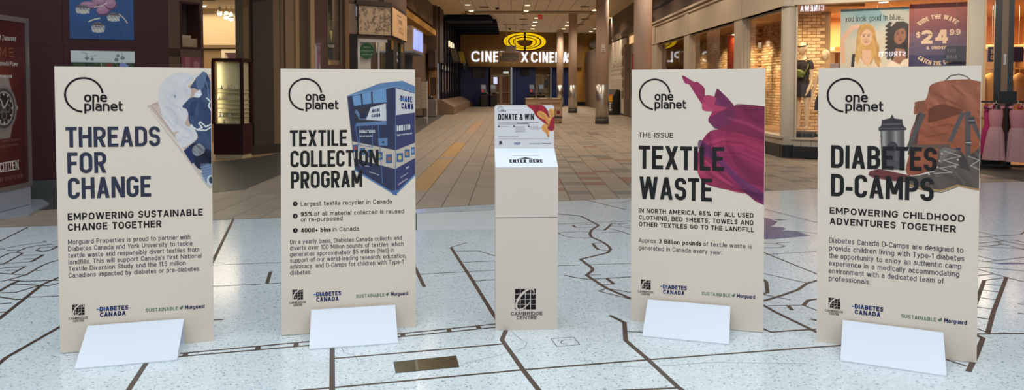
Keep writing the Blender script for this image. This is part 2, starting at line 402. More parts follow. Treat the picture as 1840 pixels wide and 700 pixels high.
# ---------------------------------------------------------------- printed pictures: a fine grid of print dots coloured per vertex
class Print:
    def __init__(s, x0, x1, z0, z1, step, bgc):
        s.nx = int((x1-x0)/step)+1; s.nz = int((z1-z0)/step)+1
        s.X, s.Z = np.meshgrid(np.linspace(x0, x1, s.nx), np.linspace(z0, z1, s.nz))
        s.C = np.zeros(s.X.shape+(3,)); s.C[:] = np.array(bgc[:3]); s.rng = np.random.RandomState(5); s.used = np.zeros(s.X.shape, bool)
    def inside(s, pts):
        m = np.zeros(s.X.shape, bool); n = len(pts)
        for i in range(n):
            x1, y1 = pts[i]; x2, y2 = pts[(i+1) % n]
            if y1 == y2: continue
            c = ((y1 > s.Z) != (y2 > s.Z)) & (s.X < (x2-x1)*(s.Z-y1)/(y2-y1)+x1)
            m ^= c
        return m
    def put(s, m, col, a=1.0):
        col = np.array(col[:3]) if not isinstance(col, np.ndarray) else col
        if col.ndim > 1: s.C[m] = s.C[m]*(1-a) + col[m]*a
        else: s.C[m] = s.C[m]*(1-a) + col*a
        s.used |= m; return m
    def poly(s, pts, col, a=1.0): return s.put(s.inside(pts), col, a)
    def ell(s, cx, cz, rx, rz, col, rot=0, a=1.0):
        c, q = math.cos(R(rot)), math.sin(R(rot)); dx, dz = s.X-cx, s.Z-cz
        return s.put(((dx*c+dz*q)/rx)**2 + ((-dx*q+dz*c)/rz)**2 < 1, col, a)
    def ringe(s, cx, cz, rx, rz, k, col):
        d = np.sqrt(((s.X-cx)/rx)**2 + ((s.Z-cz)/rz)**2); return s.put((d < 1) & (d > k), col)
    def line(s, pts, w, col, a=1.0):
        D = np.full(s.X.shape, 1e9)
        for (x1, z1), (x2, z2) in zip(pts, pts[1:]):
            dx, dz = x2-x1, z2-z1; l = dx*dx+dz*dz+1e-12
            t = np.clip(((s.X-x1)*dx+(s.Z-z1)*dz)/l, 0, 1)
            D = np.minimum(D, (s.X-x1-t*dx)**2+(s.Z-z1-t*dz)**2)
        if a < 1:      # soft crease, only over what is printed already
            k = (a*np.exp(-D/(w*.7)**2)*s.used)[..., None]; s.C = s.C*(1-k) + np.array(col)*k; return
        return s.put(D < (w/2)**2, col, a)
    def noise(s, f, seed=0): return s.noise_uv(s.X*f, s.Z*f, seed)
    def noise_uv(s, U, V, seed=0, octs=4):
        r = np.random.RandomState(seed); out = np.zeros(s.X.shape)
        for o in range(octs):
            g = r.rand(64, 64); k = 2**o
            u, v = (U*k) % 63, (V*k) % 63; i, j = u.astype(int), v.astype(int); fu, fv = u-i, v-j
            fu = fu*fu*(3-2*fu); fv = fv*fv*(3-2*fv); i1, j1 = (i+1) % 64, (j+1) % 64
            out += (g[j,i]*(1-fu)*(1-fv)+g[j,i1]*fu*(1-fv)+g[j1,i]*(1-fu)*fv+g[j1,i1]*fu*fv-.5)/2**o
        return out
    def folds(s, m, ang, freq, amp, seed=1, warp=.5):
        """pictured cloth: creases running across the angle, shaded as the photograph on the print is"""
        c, q = math.cos(R(ang)), math.sin(R(ang)); u, v = s.X*c+s.Z*q, -s.X*q+s.Z*c
        w = s.noise_uv(u*freq*.45+9, v*freq*.3+5, seed, 2)
        H = s.noise_uv(u*freq+20+2.2*w*warp*2, v*freq*.28+11+.8*w, seed+1, 3)
        H = .6*H - .8*np.abs(H) + .25*s.noise_uv(u*freq*2.3+3, v*freq*.8+7, seed+2, 2)
        gz, gx = np.gradient(H); G = gx*.75 + gz*.65; k = G[m].std() + 1e-9
        f = np.tanh(.8*G/k) + .5*(H-H[m].mean())/(H[m].std()+1e-9)*.6
        s.C[m] *= np.clip(1+amp*f[m], .25, 1.9)[:, None]
    def blob(s, pts, col, a=1.0):
        """like poly with the outline rounded through its points"""
        out = []; n = len(pts)
        for i in range(n):
            p0, p1, p2, p3 = (np.array(pts[(i+d) % n]) for d in (-1, 0, 1, 2))
            if np.hypot(*(p2-p1)) > .22 or max(p1[0], p2[0]) >= .40: out.append(tuple(p1)); continue
            for t in (0, .2, .4, .6, .8):
                out.append(tuple(.5*((2*p1)+(p2-p0)*t+(2*p0-5*p1+4*p2-p3)*t*t+(3*p1-p0-3*p2+p3)*t**3)))
        return s.poly([(min(x, .4015) if s.X.max() < .41 else x, z) for x, z in out], col, a)
    def grad(s, m, c0, c1, t):
        t = np.clip(t, 0, 1)[..., None]; s.put(m, np.array(c0[:3])*(1-t)+np.array(c1[:3])*t)
    def build(s, name, m, y, parent, only_used=True, rot=None, loc=None):
        c = np.pad(s.C, ((1,1),(1,1),(0,0)), 'edge'); s.C = (4*c[1:-1,1:-1]+c[:-2,1:-1]+c[2:,1:-1]+c[1:-1,:-2]+c[1:-1,2:])/8
        idx = -np.ones(s.X.shape, int); keep = s.used.copy()
        if only_used:
            k = keep.copy(); k[1:] |= keep[:-1]; k[:-1] |= keep[1:]; k[:,1:] |= keep[:,:-1]; k[:,:-1] |= keep[:,1:]
            cell = k[:-1,:-1] & k[1:,:-1] & k[1:,1:] & k[:-1,1:]
        else: cell = np.ones((s.nz-1, s.nx-1), bool)
        vm = np.zeros(s.X.shape, bool); vm[:-1,:-1] |= cell; vm[1:,:-1] |= cell; vm[1:,1:] |= cell; vm[:-1,1:] |= cell
        idx[vm] = np.arange(vm.sum())
        V = np.stack([s.X[vm], np.full(vm.sum(), y), s.Z[vm]], 1)
        F = np.stack([idx[:-1,:-1][cell], idx[:-1,1:][cell], idx[1:,1:][cell], idx[1:,:-1][cell]], 1)
        me = bpy.data.meshes.new(name)
        me.vertices.add(len(V)); me.vertices.foreach_set('co', V.ravel().astype(np.float32))
        me.loops.add(F.size); me.loops.foreach_set('vertex_index', F.ravel().astype(np.int32))
        me.polygons.add(len(F)); me.polygons.foreach_set('loop_start', np.arange(0, F.size, 4, dtype=np.int32))
        me.update(); me.validate()
        at = me.color_attributes.new('print', 'FLOAT_COLOR', 'POINT')
        C = np.concatenate([np.clip(s.C[vm], 0, 1), np.ones((vm.sum(), 1))], 1)
        at.data.foreach_set('color', C.ravel().astype(np.float32))
        return link(name, me, m, parent, loc, rot)
INLAY = [
(0.028,[(-2.724,3.762),(-2.802,4.095),(-2.825,4.625),(-2.835,4.835)]),
(0.019,[(-2.192,4.041),(-1.851,4.108),(-1.175,4.287),(-0.684,4.434),(-0.052,4.63)]),
(0.019,[(-2.219,4.091),(-1.855,4.16),(-1.193,4.354),(-0.692,4.487),(-0.053,4.696)]),
(0.028,[(-1.825,4.113),(-1.835,4.165)]),
(0.028,[(-1.45,4.214),(-1.466,4.269)]),
(0.028,[(-1.249,4.269),(-1.262,4.325)]),
(0.028,[(-0.652,4.442),(-0.666,4.493)]),
(0.028,[(-0.379,4.519),(-0.392,4.576)]),
(0.028,[(-0.205,4.587),(-0.216,4.641)]),
(0.028,[(-2.051,4.269),(-1.982,3.991),(-1.898,3.65),(-1.823,3.35)]),
(0.028,[(-1.075,4.422),(-0.89,3.65),(-0.822,3.367)]),
(0.019,[(-0.986,4.078),(-0.536,4.187),(-0.058,4.311)]),
(0.019,[(-1.641,3.506),(-0.993,3.656),(-0.899,3.677),(0.053,3.912),(0.734,4.057),(1.905,4.287),(2.088,4.335)]),
(0.028,[(-0.571,6.934),(-0.3,5.715),(-0.113,4.835),(-0.038,4.555),(-0.06,4.383),(0.059,3.912),(0.132,3.65),(0.183,3.469)]),
(0.013,[(-0.571,6.934),(-0.429,7.158)]),
(0.013,[(-0.538,6.768),(-0.305,6.791),(-0.158,6.589),(0.191,6.357)]),
(0.013,[(-0.442,6.336),(-0.153,6.387),(0.193,6.439)]),
(0.013,[(-2.245,5.57),(-1.761,5.666),(-0.799,5.92),(-0.146,6.065),(0.378,6.217),(1.005,6.296),(2.252,6.633),(2.774,6.768),(3.324,6.934)]),
(0.013,[(-0.305,5.715),(-0.138,5.765),(0.175,5.833)]),
(0.028,[(-0.912,6.611),(-0.843,6.316),(-0.657,5.555)]),
(0.028,[(-1.959,6.019),(-1.868,5.656)]),
(0.013,[(-2.691,6.188),(-2.511,6.237),(-1.967,6.336),(-1.365,6.502)]),
(0.028,[(-3.167,8.468),(-2.575,6.398),(-2.428,5.885)]),
(0.019,[(-1.966,4.753),(-1.858,4.77)]),
(0.03,[(0.266,8.883),(0.524,8.765),(0.794,8.629),(0.939,8.044),(0.832,7.774),(0.796,7.596),(0.789,7.426),(0.879,7.158),(0.91,6.982),(0.907,6.838),(0.858,6.7),(0.595,6.452),(0.663,6.14),(0.66,6.065),(0.593,5.902),(0.704,5.516),(0.84,5.252),(1.038,4.931)]),
(0.019,[(0.421,5.902),(0.49,5.833),(0.594,5.773),(0.935,5.85),(1.247,5.938)]),
(0.013,[(0.593,5.902),(0.711,5.92)]),
(0.028,[(0.741,5.807),(0.774,5.634)]),
(0.013,[(0.774,5.634),(0.637,5.618)]),
(0.013,[(0.637,5.439),(0.704,5.516),(0.864,5.403)]),
(0.013,[(0.637,5.439),(0.837,5.232)]),
(0.013,[(0.241,8.057),(0.485,8.103),(0.967,8.237),(1.034,8.223),(1.325,8.312)]),
(0.013,[(0.657,8.057),(0.912,8.122)]),
(0.028,[(0.657,8.057),(0.681,7.916)]),
(0.013,[(0.681,7.916),(0.891,7.941)]),
(0.013,[(0.804,7.672),(0.691,7.696),(0.468,7.625),(0.525,7.453),(0.618,7.371),(0.784,7.371)]),
(0.028,[(0.772,7.107),(0.779,6.934),(0.798,6.829)]),
(0.013,[(0.772,7.107),(0.867,7.148)]),
(0.013,[(0.798,6.829),(0.885,6.791)]),
(0.013,[(0.869,7.792),(0.964,7.762)]),
(0.028,[(0.964,7.762),(1.047,7.992),(1.084,8.136)]),
(0.013,[(1.059,7.992),(1.148,7.992),(1.256,7.878)]),
(0.013,[(1.084,8.136),(1.165,8.109),(1.276,8.005)]),
(0.013,[(1.155,8.122),(1.272,8.176)]),
(0.013,[(1.028,7.847),(1.132,7.713),(1.195,7.527)]),
(0.013,[(0.921,7.642),(1.054,7.654),(1.136,7.702)]),
(0.019,[(0.986,9.847),(1.232,9.366),(1.379,9.085)]),
(0.013,[(1.161,9.591),(1.396,9.628),(1.563,9.818)]),
(0.028,[(0.641,4.858),(0.715,4.708),(0.672,4.373),(0.747,4.066),(0.826,3.698),(0.845,3.636),(0.876,3.493)]),
(0.013,[(0.703,4.534),(0.796,4.519),(1.273,4.452)]),
(0.019,[(0.438,3.629),(0.626,3.653),(0.825,3.674)]),
(0.019,[(1.501,4.696),(1.558,4.581),(1.585,4.52),(1.712,4.55),(1.887,4.576)]),
(0.028,[(1.646,5.345),(1.726,5.084),(1.753,4.931),(1.862,4.524),(1.944,4.232)]),
(0.028,[(1.926,4.783),(1.987,4.719)]),
(0.013,[(1.753,5.07),(2.001,5.084)]),
(0.028,[(2.285,5.245),(2.146,5.232),(2.08,5.204),(2.001,5.084)]),
(0.013,[(2.001,5.084),(2.043,4.968),(2.103,4.823)]),
(0.028,[(1.89,5.07),(1.882,4.968)]),
(0.028,[(1.617,5.123),(1.783,5.204),(1.945,5.33),(2.114,5.478),(2.247,5.65),(2.353,5.732),(2.673,5.938)]),
(0.013,[(1.916,6.084),(2.019,5.956),(2.254,5.666)]),
(0.028,[(1.92,5.816),(1.955,5.765),(1.954,5.699),(1.862,5.403),(1.781,5.33)]),
(0.013,[(1.814,5.345),(1.96,5.218)]),
(0.019,[(2.182,7.107),(2.277,6.723),(2.439,5.956),(2.536,5.539)]),
(0.013,[(2.931,9.564),(3.084,9.126),(3.359,8.223),(3.539,7.625)]),
(0.013,[(2.244,7.133),(2.416,7.12),(2.525,7.097),(2.569,7.146),(2.675,7.158)]),
(0.013,[(2.525,7.097),(2.571,6.99),(2.489,6.922),(2.345,6.91),(2.182,6.934)]),
(0.013,[(2.834,7.743),(2.95,7.713),(3.114,7.596),(3.404,7.453)]),
(0.028,[(3.901,5.85),(3.206,4.931),(2.896,4.503)]),
(0.028,[(3.661,5.748),(3.285,5.232),(2.836,4.609)]),
(0.013,[(3.653,5.74),(3.886,5.833)]),
(0.013,[(3.569,5.634),(3.698,5.592)]),
(0.013,[(3.459,5.478),(3.559,5.411)]),
(0.013,[(3.319,5.279),(3.409,5.211)]),
(0.013,[(3.151,5.052),(3.246,4.994)]),
(0.013,[(2.991,4.829),(3.085,4.776)]),
(0.013,[(2.869,4.652),(2.904,4.514)]),
(0.013,[(3.67,6.276),(3.873,6.178),(4.167,6.039),(4.378,5.956)]),
(0.013,[(3.788,6.316),(3.831,6.102),(3.886,5.833),(3.935,5.699),(4.019,5.463)]),
(0.013,[(3.695,5.885),(3.864,5.949)]),
(0.013,[(4.071,6.791),(4.128,6.58),(4.181,6.418)]),
(0.013,[(3.886,6.481),(4.022,6.41),(4.06,6.357),(4.498,6.524),(4.904,6.677)]),
(0.013,[(4.747,7.928),(4.82,7.684),(4.873,7.467)]),
(0.013,[(4.383,7.316),(4.642,7.398),(4.748,7.434),(5.158,7.538),(5.323,7.713),(5.549,7.804)]),
(0.013,[(4.748,7.426),(4.778,7.226),(4.846,7.032),(4.953,6.745)]),
(0.013,[(4.214,7.032),(4.467,7.117),(4.784,7.226)]),
(0.013,[(4.9,7.263),(4.932,7.158),(5.004,6.958)]),
(0.013,[(4.675,7.184),(4.677,7.072),(4.713,6.838),(4.772,6.633)]),
(0.013,[(4.456,6.982),(4.677,7.072)]),
(0.013,[(4.383,6.982),(4.455,6.948),(4.73,6.862)]),
(0.013,[(4.303,6.862),(4.381,6.815)]),
(0.019,[(2.628,4.478),(2.819,4.486),(3.113,4.496),(3.392,4.508)]),
(0.028,[(2.787,4.545),(2.804,4.462),(2.81,4.412),(2.606,4.143),(2.404,3.889)]),
(0.013,[(2.364,4.074),(2.385,4.066),(2.44,3.967)]),
(0.013,[(3.499,5.123),(3.528,5.103),(3.678,4.994)]),
(0.013,[(3.353,4.907),(3.381,4.888),(3.536,4.799)]),
(0.019,[(-4.852,6.745),(-4.968,7.21),(-5.162,7.928)]),
(0.013,[(-4.785,6.723),(-4.72,6.848),(-4.656,7.007),(-4.578,7.107),(-4.511,7.158),(-4.39,7.184),(-4.158,7.21)]),
(0.03,[(-4.543,7.2),(-4.518,7.2)]),
(0.013,[(-4.693,6.85),(-4.608,6.803),(-4.521,6.815)]),
(0.019,[(-4.429,6.217),(-4.498,6.524),(-4.528,6.677),(-4.498,6.745),(-4.519,6.91),(-4.482,7.007),(-4.328,7.082),(-4.099,7.107)]),
(0.019,[(-4.489,6.732),(-4.403,6.684),(-4.296,6.276),(-4.396,6.237)]),
(0.013,[(-4.366,6.597),(-4.18,6.624)]),
(0.028,[(-4.18,6.624),(-4.117,6.357)]),
(0.013,[(-4.117,6.357),(-4.329,6.276)]),
(0.013,[(-4.256,6.46),(-4.158,6.473)]),
(0.013,[(-4.358,6.803),(-4.389,6.91),(-4.29,6.958),(-4.274,6.992)]),
(0.019,[(-4.358,6.803),(-4.269,6.759),(-4.233,6.815),(-4.277,7.032)]),
(0.019,[(-3.899,6.502),(-3.941,6.326),(-3.939,6.217),(-3.871,5.911),(-3.914,5.748),(-3.955,5.666)]),
(0.013,[(-3.903,6.054),(-3.841,6.054)]),
(0.019,[(-4.243,6.084),(-4.185,6.159),(-4.056,6.186),(-4.007,5.938),(-4.167,5.974)]),
(0.013,[(-4.132,6.054),(-4.044,6.065)]),
(0.013,[(-4.009,5.938),(-3.866,5.902)]),
(0.019,[(-3.92,5.757),(-3.757,5.715),(-3.503,5.748)]),
(0.019,[(-3.815,5.642),(-3.797,5.723)]),
(0.028,[(-3.248,4.545),(-3.317,4.795),(-3.446,5.232),(-3.559,5.618),(-3.562,5.833),(-3.559,6.084)]),
(0.019,[(-3.797,5.612),(-3.681,5.618),(-3.493,5.58),(-3.453,5.666)]),
(0.028,[(-3.733,5.288),(-3.763,5.448),(-3.797,5.612),(-3.811,5.732)]),
(0.019,[(-3.763,5.388),(-3.619,5.403),(-3.561,5.602)]),
(0.019,[(-3.703,5.302),(-3.491,5.222),(-3.446,5.232)]),
(0.013,[(-3.57,5.11),(-3.469,5.136)]),
(0.013,[(-3.438,4.919),(-3.369,4.931)]),
(0.013,[(-3.445,5.278),(-3.238,5.31)])]
LAKES = [[(2.894,8.54),(2.927,8.432),(2.947,8.257),(2.839,8.057),(2.764,7.96),(2.893,7.938),(2.885,7.835),(2.817,7.743),(2.95,7.713),(3.008,7.481),(2.803,7.398),(2.586,7.316),(2.478,7.306),(2.282,7.343),(2.384,7.866),(2.735,8.504)],[(2.927,8.432),(3.104,8.375),(2.99,8.326)],[(4.064,6.363),(4.148,6.316),(4.261,6.336),(4.357,6.316),(4.626,6.296),(4.369,6.266),(4.25,6.27),(4.137,6.262),(4.091,6.308)]]
# ---------------------------------------------------------------- floor of the court: terrazzo with a map of inlaid brass strips
EDGE = [(-12, 6.1), (-7.5, 7.3), (-5.46, 7.93), (-4.6, 8.09), (-3.31, 8.36), (-2.67, 8.5), (-1.16, 9.13), (-0.21, 9.52), (1.61, 10.04), (3.63, 10.69), (4.22, 10.86), (7, 11.6), (12, 12.4)]
floor_o = struct(MB().prism(EDGE + [(12, -18), (-18, -18), (-18, 4.5)], -.1, 0).build('floor', terrazzo()))
brass = mat('brown_brass', S(86, 70, 60), .42, .25, noise=.15, nscale=6)
def strip_mesh(pts, w, z):
    m = MB()
    for q in sweep(pts, w): m.add([(a, b, z) for a, b in q], [(0, 1, 2, 3)])
    m.v = m.v; return m
for i, (w, pts) in enumerate(INLAY):
    strip_mesh(pts, w, .0005 + .00001*i).build('inlay_strip', brass, floor_o)
lake_m = mat('blue_terrazzo', S(84, 98, 140), .2, noise=.2, nscale=60)
for l in LAKES:
    MB().add([(a, b, .0004) for a, b in l], [tuple(range(len(l)))]).build('lake_inlay', lake_m, floor_o)
MB().add([(-1.132, 8.804, .0003), (-.203, 9.044, .0003), (-.175, 7.804, .0003), (-1.0, 7.774, .0003)], [(0,1,2,3)]).build('pale_slab', mat('pale_terrazzo', S(205, 212, 212), .35, noise=.1, nscale=40), floor_o)
joint = mat('dark_joint', S(62, 58, 58), .6)
strip_mesh(EDGE, .022, .0006).build('edge_strip', mat('edge_brass', S(120, 104, 92), .5, .2), floor_o)
for q in ([(-1.132, 8.804), (-1.0, 7.774)], [(-1.132, 8.81), (-.203, 9.05)], [(-.66, 8.92), (-.60, 8.935)]):
    strip_mesh(q, .012, .0006).build('slab_joint', joint, floor_o)
# fine cracks in the terrazzo
crack = mat('crack_line', S(128, 138, 140), .6)
for q in ([(.0, 4.52), (.05, 4.40), (.09, 4.33), (.07, 4.25), (.02, 4.17)], [(-.28, 3.98), (-.20, 4.05), (-.08, 4.12), (.0, 4.2), (.06, 4.24)],
          [(-.61, 3.87), (-.62, 3.80), (-.68, 3.76)], [(-.98, 4.25), (-.95, 4.17), (-.88, 4.13), (-.85, 4.06)], [(.30, 3.98), (.7, 3.95), (1.1, 4.02), (1.6, 4.0)]):
    strip_mesh(q, .0035, .0004).build('hairline_crack', crack, floor_o)
# engraved emblem in the floor
em = MB()
cs = [(.232, 4.403), (.369, 4.432), (.395, 4.302), (.26, 4.269)]
for i in range(4):
    for q in sweep([cs[i], cs[(i+1) % 4]], .005): em.add([(a, b, .0006) for a, b in q], [(0,1,2,3)])
ux, uy = (.137, .029), (.027, -.132)
def eu(u, v): return (.232 + ux[0]*u + uy[0]*v, 4.403 + ux[1]*u + uy[1]*v)
def swoosh(n=18):
    L1 = []; L2 = []
    for k in range(n+1):
        t = k/n; a = R(55 + 260*t); w = .04*math.sin(math.pi*t)+.004
        cx, cz = .5+.17*math.cos(a)+.10*math.sin(a), .5-.24*math.sin(a)
        L1.append((cx, cz)); L2.append((cx+w*math.cos(a), cz-w*math.sin(a)))
    return L1, L2
a_, b_ = swoosh()
for k in range(len(a_)-1):
    em.add([eu(*p)+(.0006,) for p in (a_[k], a_[k+1], b_[k+1], b_[k])], [(0,1,2,3)])
text(em, 'CAMBRIDGE', 0, 0, .09, t=.2, warp=lambda a, b: (0, 0)) if False else None
em.build('engraved_emblem', mat('engraving', S(84, 90, 94), .6), floor_o)
# brass access plate let into the floor
pl = thing('floor_plate', (0, 0, 0), 0, 'tarnished brass access plate set into the pale terrazzo floor', 'plate')
pp = [(-.643, 4.024), (-.313, 4.117), (-.284, 3.951), (-.607, 3.869)]
MB().prism(pp, -.0, .0012).build('plate', mat('tarnished_brass', S(112, 101, 72), .3, .75, noise=.25, nscale=14), pl)
MB().prism([(-.535, 4.052), (-.522, 4.056), (-.492, 3.899), (-.505, 3.896)], .0012, .0016).build('scratched_stripe', mat('worn_brass', S(150, 136, 110), .4, .6), pl)
m = MB()
for i in range(4):
    for q in sweep([pp[i], pp[(i+1) % 4]], .006): m.add([(a, b, .0018) for a, b in q], [(0,1,2,3)])
m.build('plate_joint', mat('plate_edge', S(86, 84, 74), .6), pl)

# ---------------------------------------------------------------- tiled floor of the corridor
TS = .3319; TX0 = -1.215; TY0 = 10.38
tile_floor = struct(MB().box(-13, 16, 6.0, 64, -.12, -.012).build('floor', mat('grout', S(72, 66, 60), .8)))
TCOL = {'a': (150, 137, 121), 'b': (153, 140, 124), 'c': (147, 134, 118), 'd': (157, 142, 123), 'y': (176, 136, 70), 'r': (136, 92, 76), 'g': (112, 110, 104), 'o': (172, 138, 100)}
TM = {k: mat('tile_' + k, S(*c), .42, noise=.06, nscale=5, spec=.5) for k, c in TCOL.items()}
def tile_key(c, r):
    y = TY0 + r*TS
    if c == -1 and (10.6 < y < 15.2 or 16.0 < y < 19.7): return 'y'
    if c == -1 and 24 < y < 32: return 'o'
    L = {(5,1):'r',(5,3):'r',(5,4):'r',(7,3):'r',(7,5):'r',(7,7):'r',(8,8):'r',(9,4):'r',(9,5):'r',(6,3):'g',(6,0):'g',(8,0):'g',(9,9):'g',(9,8):'g',(7,16):'g',(7,22):'g',(9,17):'g',(9,27):'g',(2,17):'g',(2,26):'g',(10,12):'g',(11,3):'g',(11,6):'r',(12,5):'g'}
    if (c, r) in L: return L[(c, r)]
    h = random.Random(c*917 + r*7919).random()
    if c >= 5 and r > 6:
        if h < .09: return 'g'
        if h < .11 and c > 8: return 'r'
        if h > .95: return 'd'
    if c >= 9 and 0 <= r < 12 and h < .16: return 'g'
    return 'abcd'[int(h*3971) % 4] if h > .1 else 'a'
tile_meshes = {}
def tile_mesh(k):
    if k not in tile_meshes:
        h = TS/2 - .0020; g = TS/2 - .0006; b = .003
        me = bpy.data.meshes.new('tile'); v = [(-h,-g,-.012),(h,-g,-.012),(h,g,-.012),(-h,g,-.012),(-h+b,-g+.001,-.002),(h-b,-g+.001,-.002),(h-b,g-.001,-.002),(-h+b,g-.001,-.002)]
        me.from_pydata(v, [], [(4,5,6,7),(0,1,5,4),(1,2,6,5),(2,3,7,6),(3,0,4,7)]); me.materials.append(TM[k]); tile_meshes[k] = me
    return tile_meshes[k]
def edge_y(x):
    for (x1, y1), (x2, y2) in zip(EDGE, EDGE[1:]):
        if x1 <= x <= x2: return y1 + (y2-y1)*(x-x1)/(x2-x1)
    return 0
cells = []
for c in range(-21, 28):
    x = TX0 + (c+.5)*TS
    for r in range(-12, 148):
        y = TY0 + (r+.5)*TS
        if y < edge_y(x) - .2 or abs(x - .9) > .85*y: continue
        if x > 6.1 + max(0, 15.6-y)*1.6 or (x < -4.6 and y > 15) or (y > 23 and (x < -4.4 or x > 5.8)): continue
        cells.append((y + abs(x)*.25, c, r, x, y))
cells.sort()
rest = {}
vis = [c for c in cells if abs(c[3]) < .70*c[4]]
for d, c, r, x, y in vis[:290]:
    link('tile', tile_mesh(tile_key(c, r)), None, tile_floor, (x, y, 0))
near = set((c, r) for d, c, r, x, y in vis[:290])
for d, c, r, x, y in cells:
    if (c, r) in near: continue
    rest.setdefault(tile_key(c, r), []).append((x, y))
rv = []; rf = []; ri = []; ks = list(rest)
for k in ks:
    me = tile_mesh(k)
    for x, y in rest[k]:
        o = len(rv); rv += [(v.co.x+x, v.co.y+y, v.co.z) for v in me.vertices]
        rf.append(tuple(o+i for i in (4,5,6,7))); ri.append(ks.index(k))
        for a in ((0,1,5,4),(1,2,6,5),(2,3,7,6),(3,0,4,7)): rf.append(tuple(o+i for i in a)); ri.append(ks.index(k))
me = bpy.data.meshes.new('far_tiles'); me.from_pydata(rv, [], rf)
for k in ks: me.materials.append(TM[k])
me.polygons.foreach_set('material_index', ri); me.update()
tag(link('far_tiles', me, None, tile_floor), kind='stuff')
# darker slate in front of the shops on the left
slate = mat('slate_tile', S(74, 74, 70), .42, noise=.12, nscale=4)
dark = struct(MB().prism([(-13, 7.6), (-5.9, 8.88), (-5.575, 9.126), (-4.3, 10.5), (-3.895, 10.86), (-3.94, 12.57), (-3.35, 18.5), (-3.04, 23.7), (-3.35, 32), (-3.62, 43), (-3.2, 54), (-3.2, 62), (-13, 62)], -.004, .002).build('floor', slate))
sj = mat('slate_joint', S(96, 96, 90), .6)
for q in ([(-6.2, 11.7), (-3.92, 11.7)], [(-6.3, 12.9), (-3.93, 12.9)], [(-6.4, 14.1), (-3.8, 14.1)], [(-5.2, 10), (-5.2, 16)], [(-4.4, 10.6), (-4.4, 16.5)], [(-6, 9), (-6, 16)]):
    strip_mesh(q, .008, .0024).build('slate_joint', sj, dark)
struct(MB().prism([(-12, 15.0), (-6.6, 14.2), (-5.7, 15.2), (-5.3, 16.2), (-5.3, 23), (-12, 23)], -.003, .004).build('floor', mat('store_parquet', S(160, 132, 98), .4, noise=.15, nscale=3)))

# ---------------------------------------------------------------- the four display boards
BW, BH = .805, 1.606
BOARD = S(233, 217, 199)
board_m = mat('printed_board_stock', BOARD, .55, spec=.25)
core_m = mat('white_foam_core', S(226, 226, 224), .6)
white_m = mat('white_card', S(221, 227, 236), .55, spec=.3)
ink = mat('black_ink', S(33, 27, 31), .6, spec=.2)
ink_navy = mat('navy_ink', S(56, 58, 76), .6, spec=.2)
ink_black = mat('headline_ink', S(38, 36, 37), .6, spec=.2)
ink_blue = mat('logo_navy_ink', S(30, 36, 92), .6, spec=.2)
ink_sky = mat('logo_blue_ink', S(62, 122, 190), .6, spec=.2)
ink_green = mat('logo_green_ink', S(92, 128, 96), .6, spec=.2)
print_m = vmat('picture_print', .55, .25)
YT, YP = -.0012, -.0006
def planet_logo(par, k=1.0, x=0.0, z=0.0):
    f = lambda a: x + a*k; g = lambda b: z + b*k
    m = MB(); ringp(m, f(-.258), g(1.449), .094*k, .0105*k, YT, 6, 264); m.build('logo_ring', ink, par)
    m = MB()
    text(m, 'one', f(-.258), g(1.409), .059*k, t=.172, x1=f(-.142), seg=8, tr=.06, y=YT)
    text(m, 'planet', f(-.258), g(1.359), .057*k, t=.172, x1=f(-.0625), seg=8, tr=.06, y=YT)
    m.build('logo_lettering', ink, par)
def centre_logo(par, x0, z0, s, y=YT, inkm=None, bgm=None):
    """square of grid blocks with a curved sweep across it"""
    m = MB(); n = 4; g = .035
    for i in range(n):
        for j in range(n):
            a, b = i/n + g*(i > 0)*.5, (i+1)/n - g*(i < n-1)*.5
            c, d = j/n + g*(j > 0)*.5, (j+1)/n - g*(j < n-1)*.5
            poly2(m, [(x0+a*s, z0+c*s), (x0+b*s, z0+c*s), (x0+b*s, z0+d*s), (x0+a*s, z0+d*s)], y)
    m.build('centre_emblem', inkm or ink, par)
    m = MB(); A = []; B = []
    for k in range(25):
        t = k/24; a = R(-25 + 320*t); w = .055*math.sin(math.pi*t)+.02
        def el(ra, rb): u, v = ra*math.cos(a-R(20)), rb*math.sin(a-R(20)); return (x0+s*(.5+.64*u-.77*v*.8), z0+s*(.5+.77*u+.64*v))
        A.append(el(.56, .27)); B.append(el(.56+w*1.6, .27+w*1.6))
    for k in range(24): poly2(m, [A[k], A[k+1], B[k+1], B[k]], y-.0004)
    m.build('emblem_sweep', bgm or board_m, par)
def footer(par):
    centre_logo(par, -.339, .209, .062)
    m = MB(); text(m, 'CAMBRIDGE', -.358, .187, .0125, t=.15, x1=-.260, serif=True, y=YT); text(m, 'CENTRE', -.336, .1715, .0125, t=.15, x1=-.281, serif=True, y=YT); m.build('centre_name', ink, par)
    m = MB(); text(m, 'DIABETES', -.200, .2225, .0265, t=.22, x1=-.052, tr=.1, y=YT); text(m, 'CANADA', -.199, .1905, .0265, t=.22, x1=-.066, tr=.1, y=YT); m.build('sponsor_name', ink_blue, par)
    m = MB(); poly2(m, [(-.214, .2335), (-.150, .2335), (-.150, .2365), (-.214, .2365)], YT-.0005); disc(m, -.212, .235, .004, .0045, YT-.0005, 10); poly2(m, [(-.140, .233), (-.12, .233), (-.12, .2355), (-.14, .2355)], YT-.0005); m.build('sponsor_stroke', ink_sky, par)
    m = MB(); text(m, 'SUSTAINABLE', .038, .2005, .021, t=.15, x1=.210, y=YT)
    poly2(m, [(.222, .203), (.230, .203), (.236, .212), (.237, .225), (.229, .222), (.222, .213)], YT); poly2(m, [(.220, .206), (.217, .213), (.221, .219), (.223, .212)], YT); m.build('green_slogan', ink_green, par)
    m = MB(); text(m, 'Morguard', .2475, .2015, .024, t=.17, x1=.354, y=YT, tr=.08); m.build('owner_name', ink_blue, par)
def block(par, name, lines, m, t, seg=3):
    b = MB()
    for s, x, x1, z, h in lines: text(b, s, x, z, h, t=t, x1=x1, y=YT, seg=seg)
    return b.build(name, m, par)
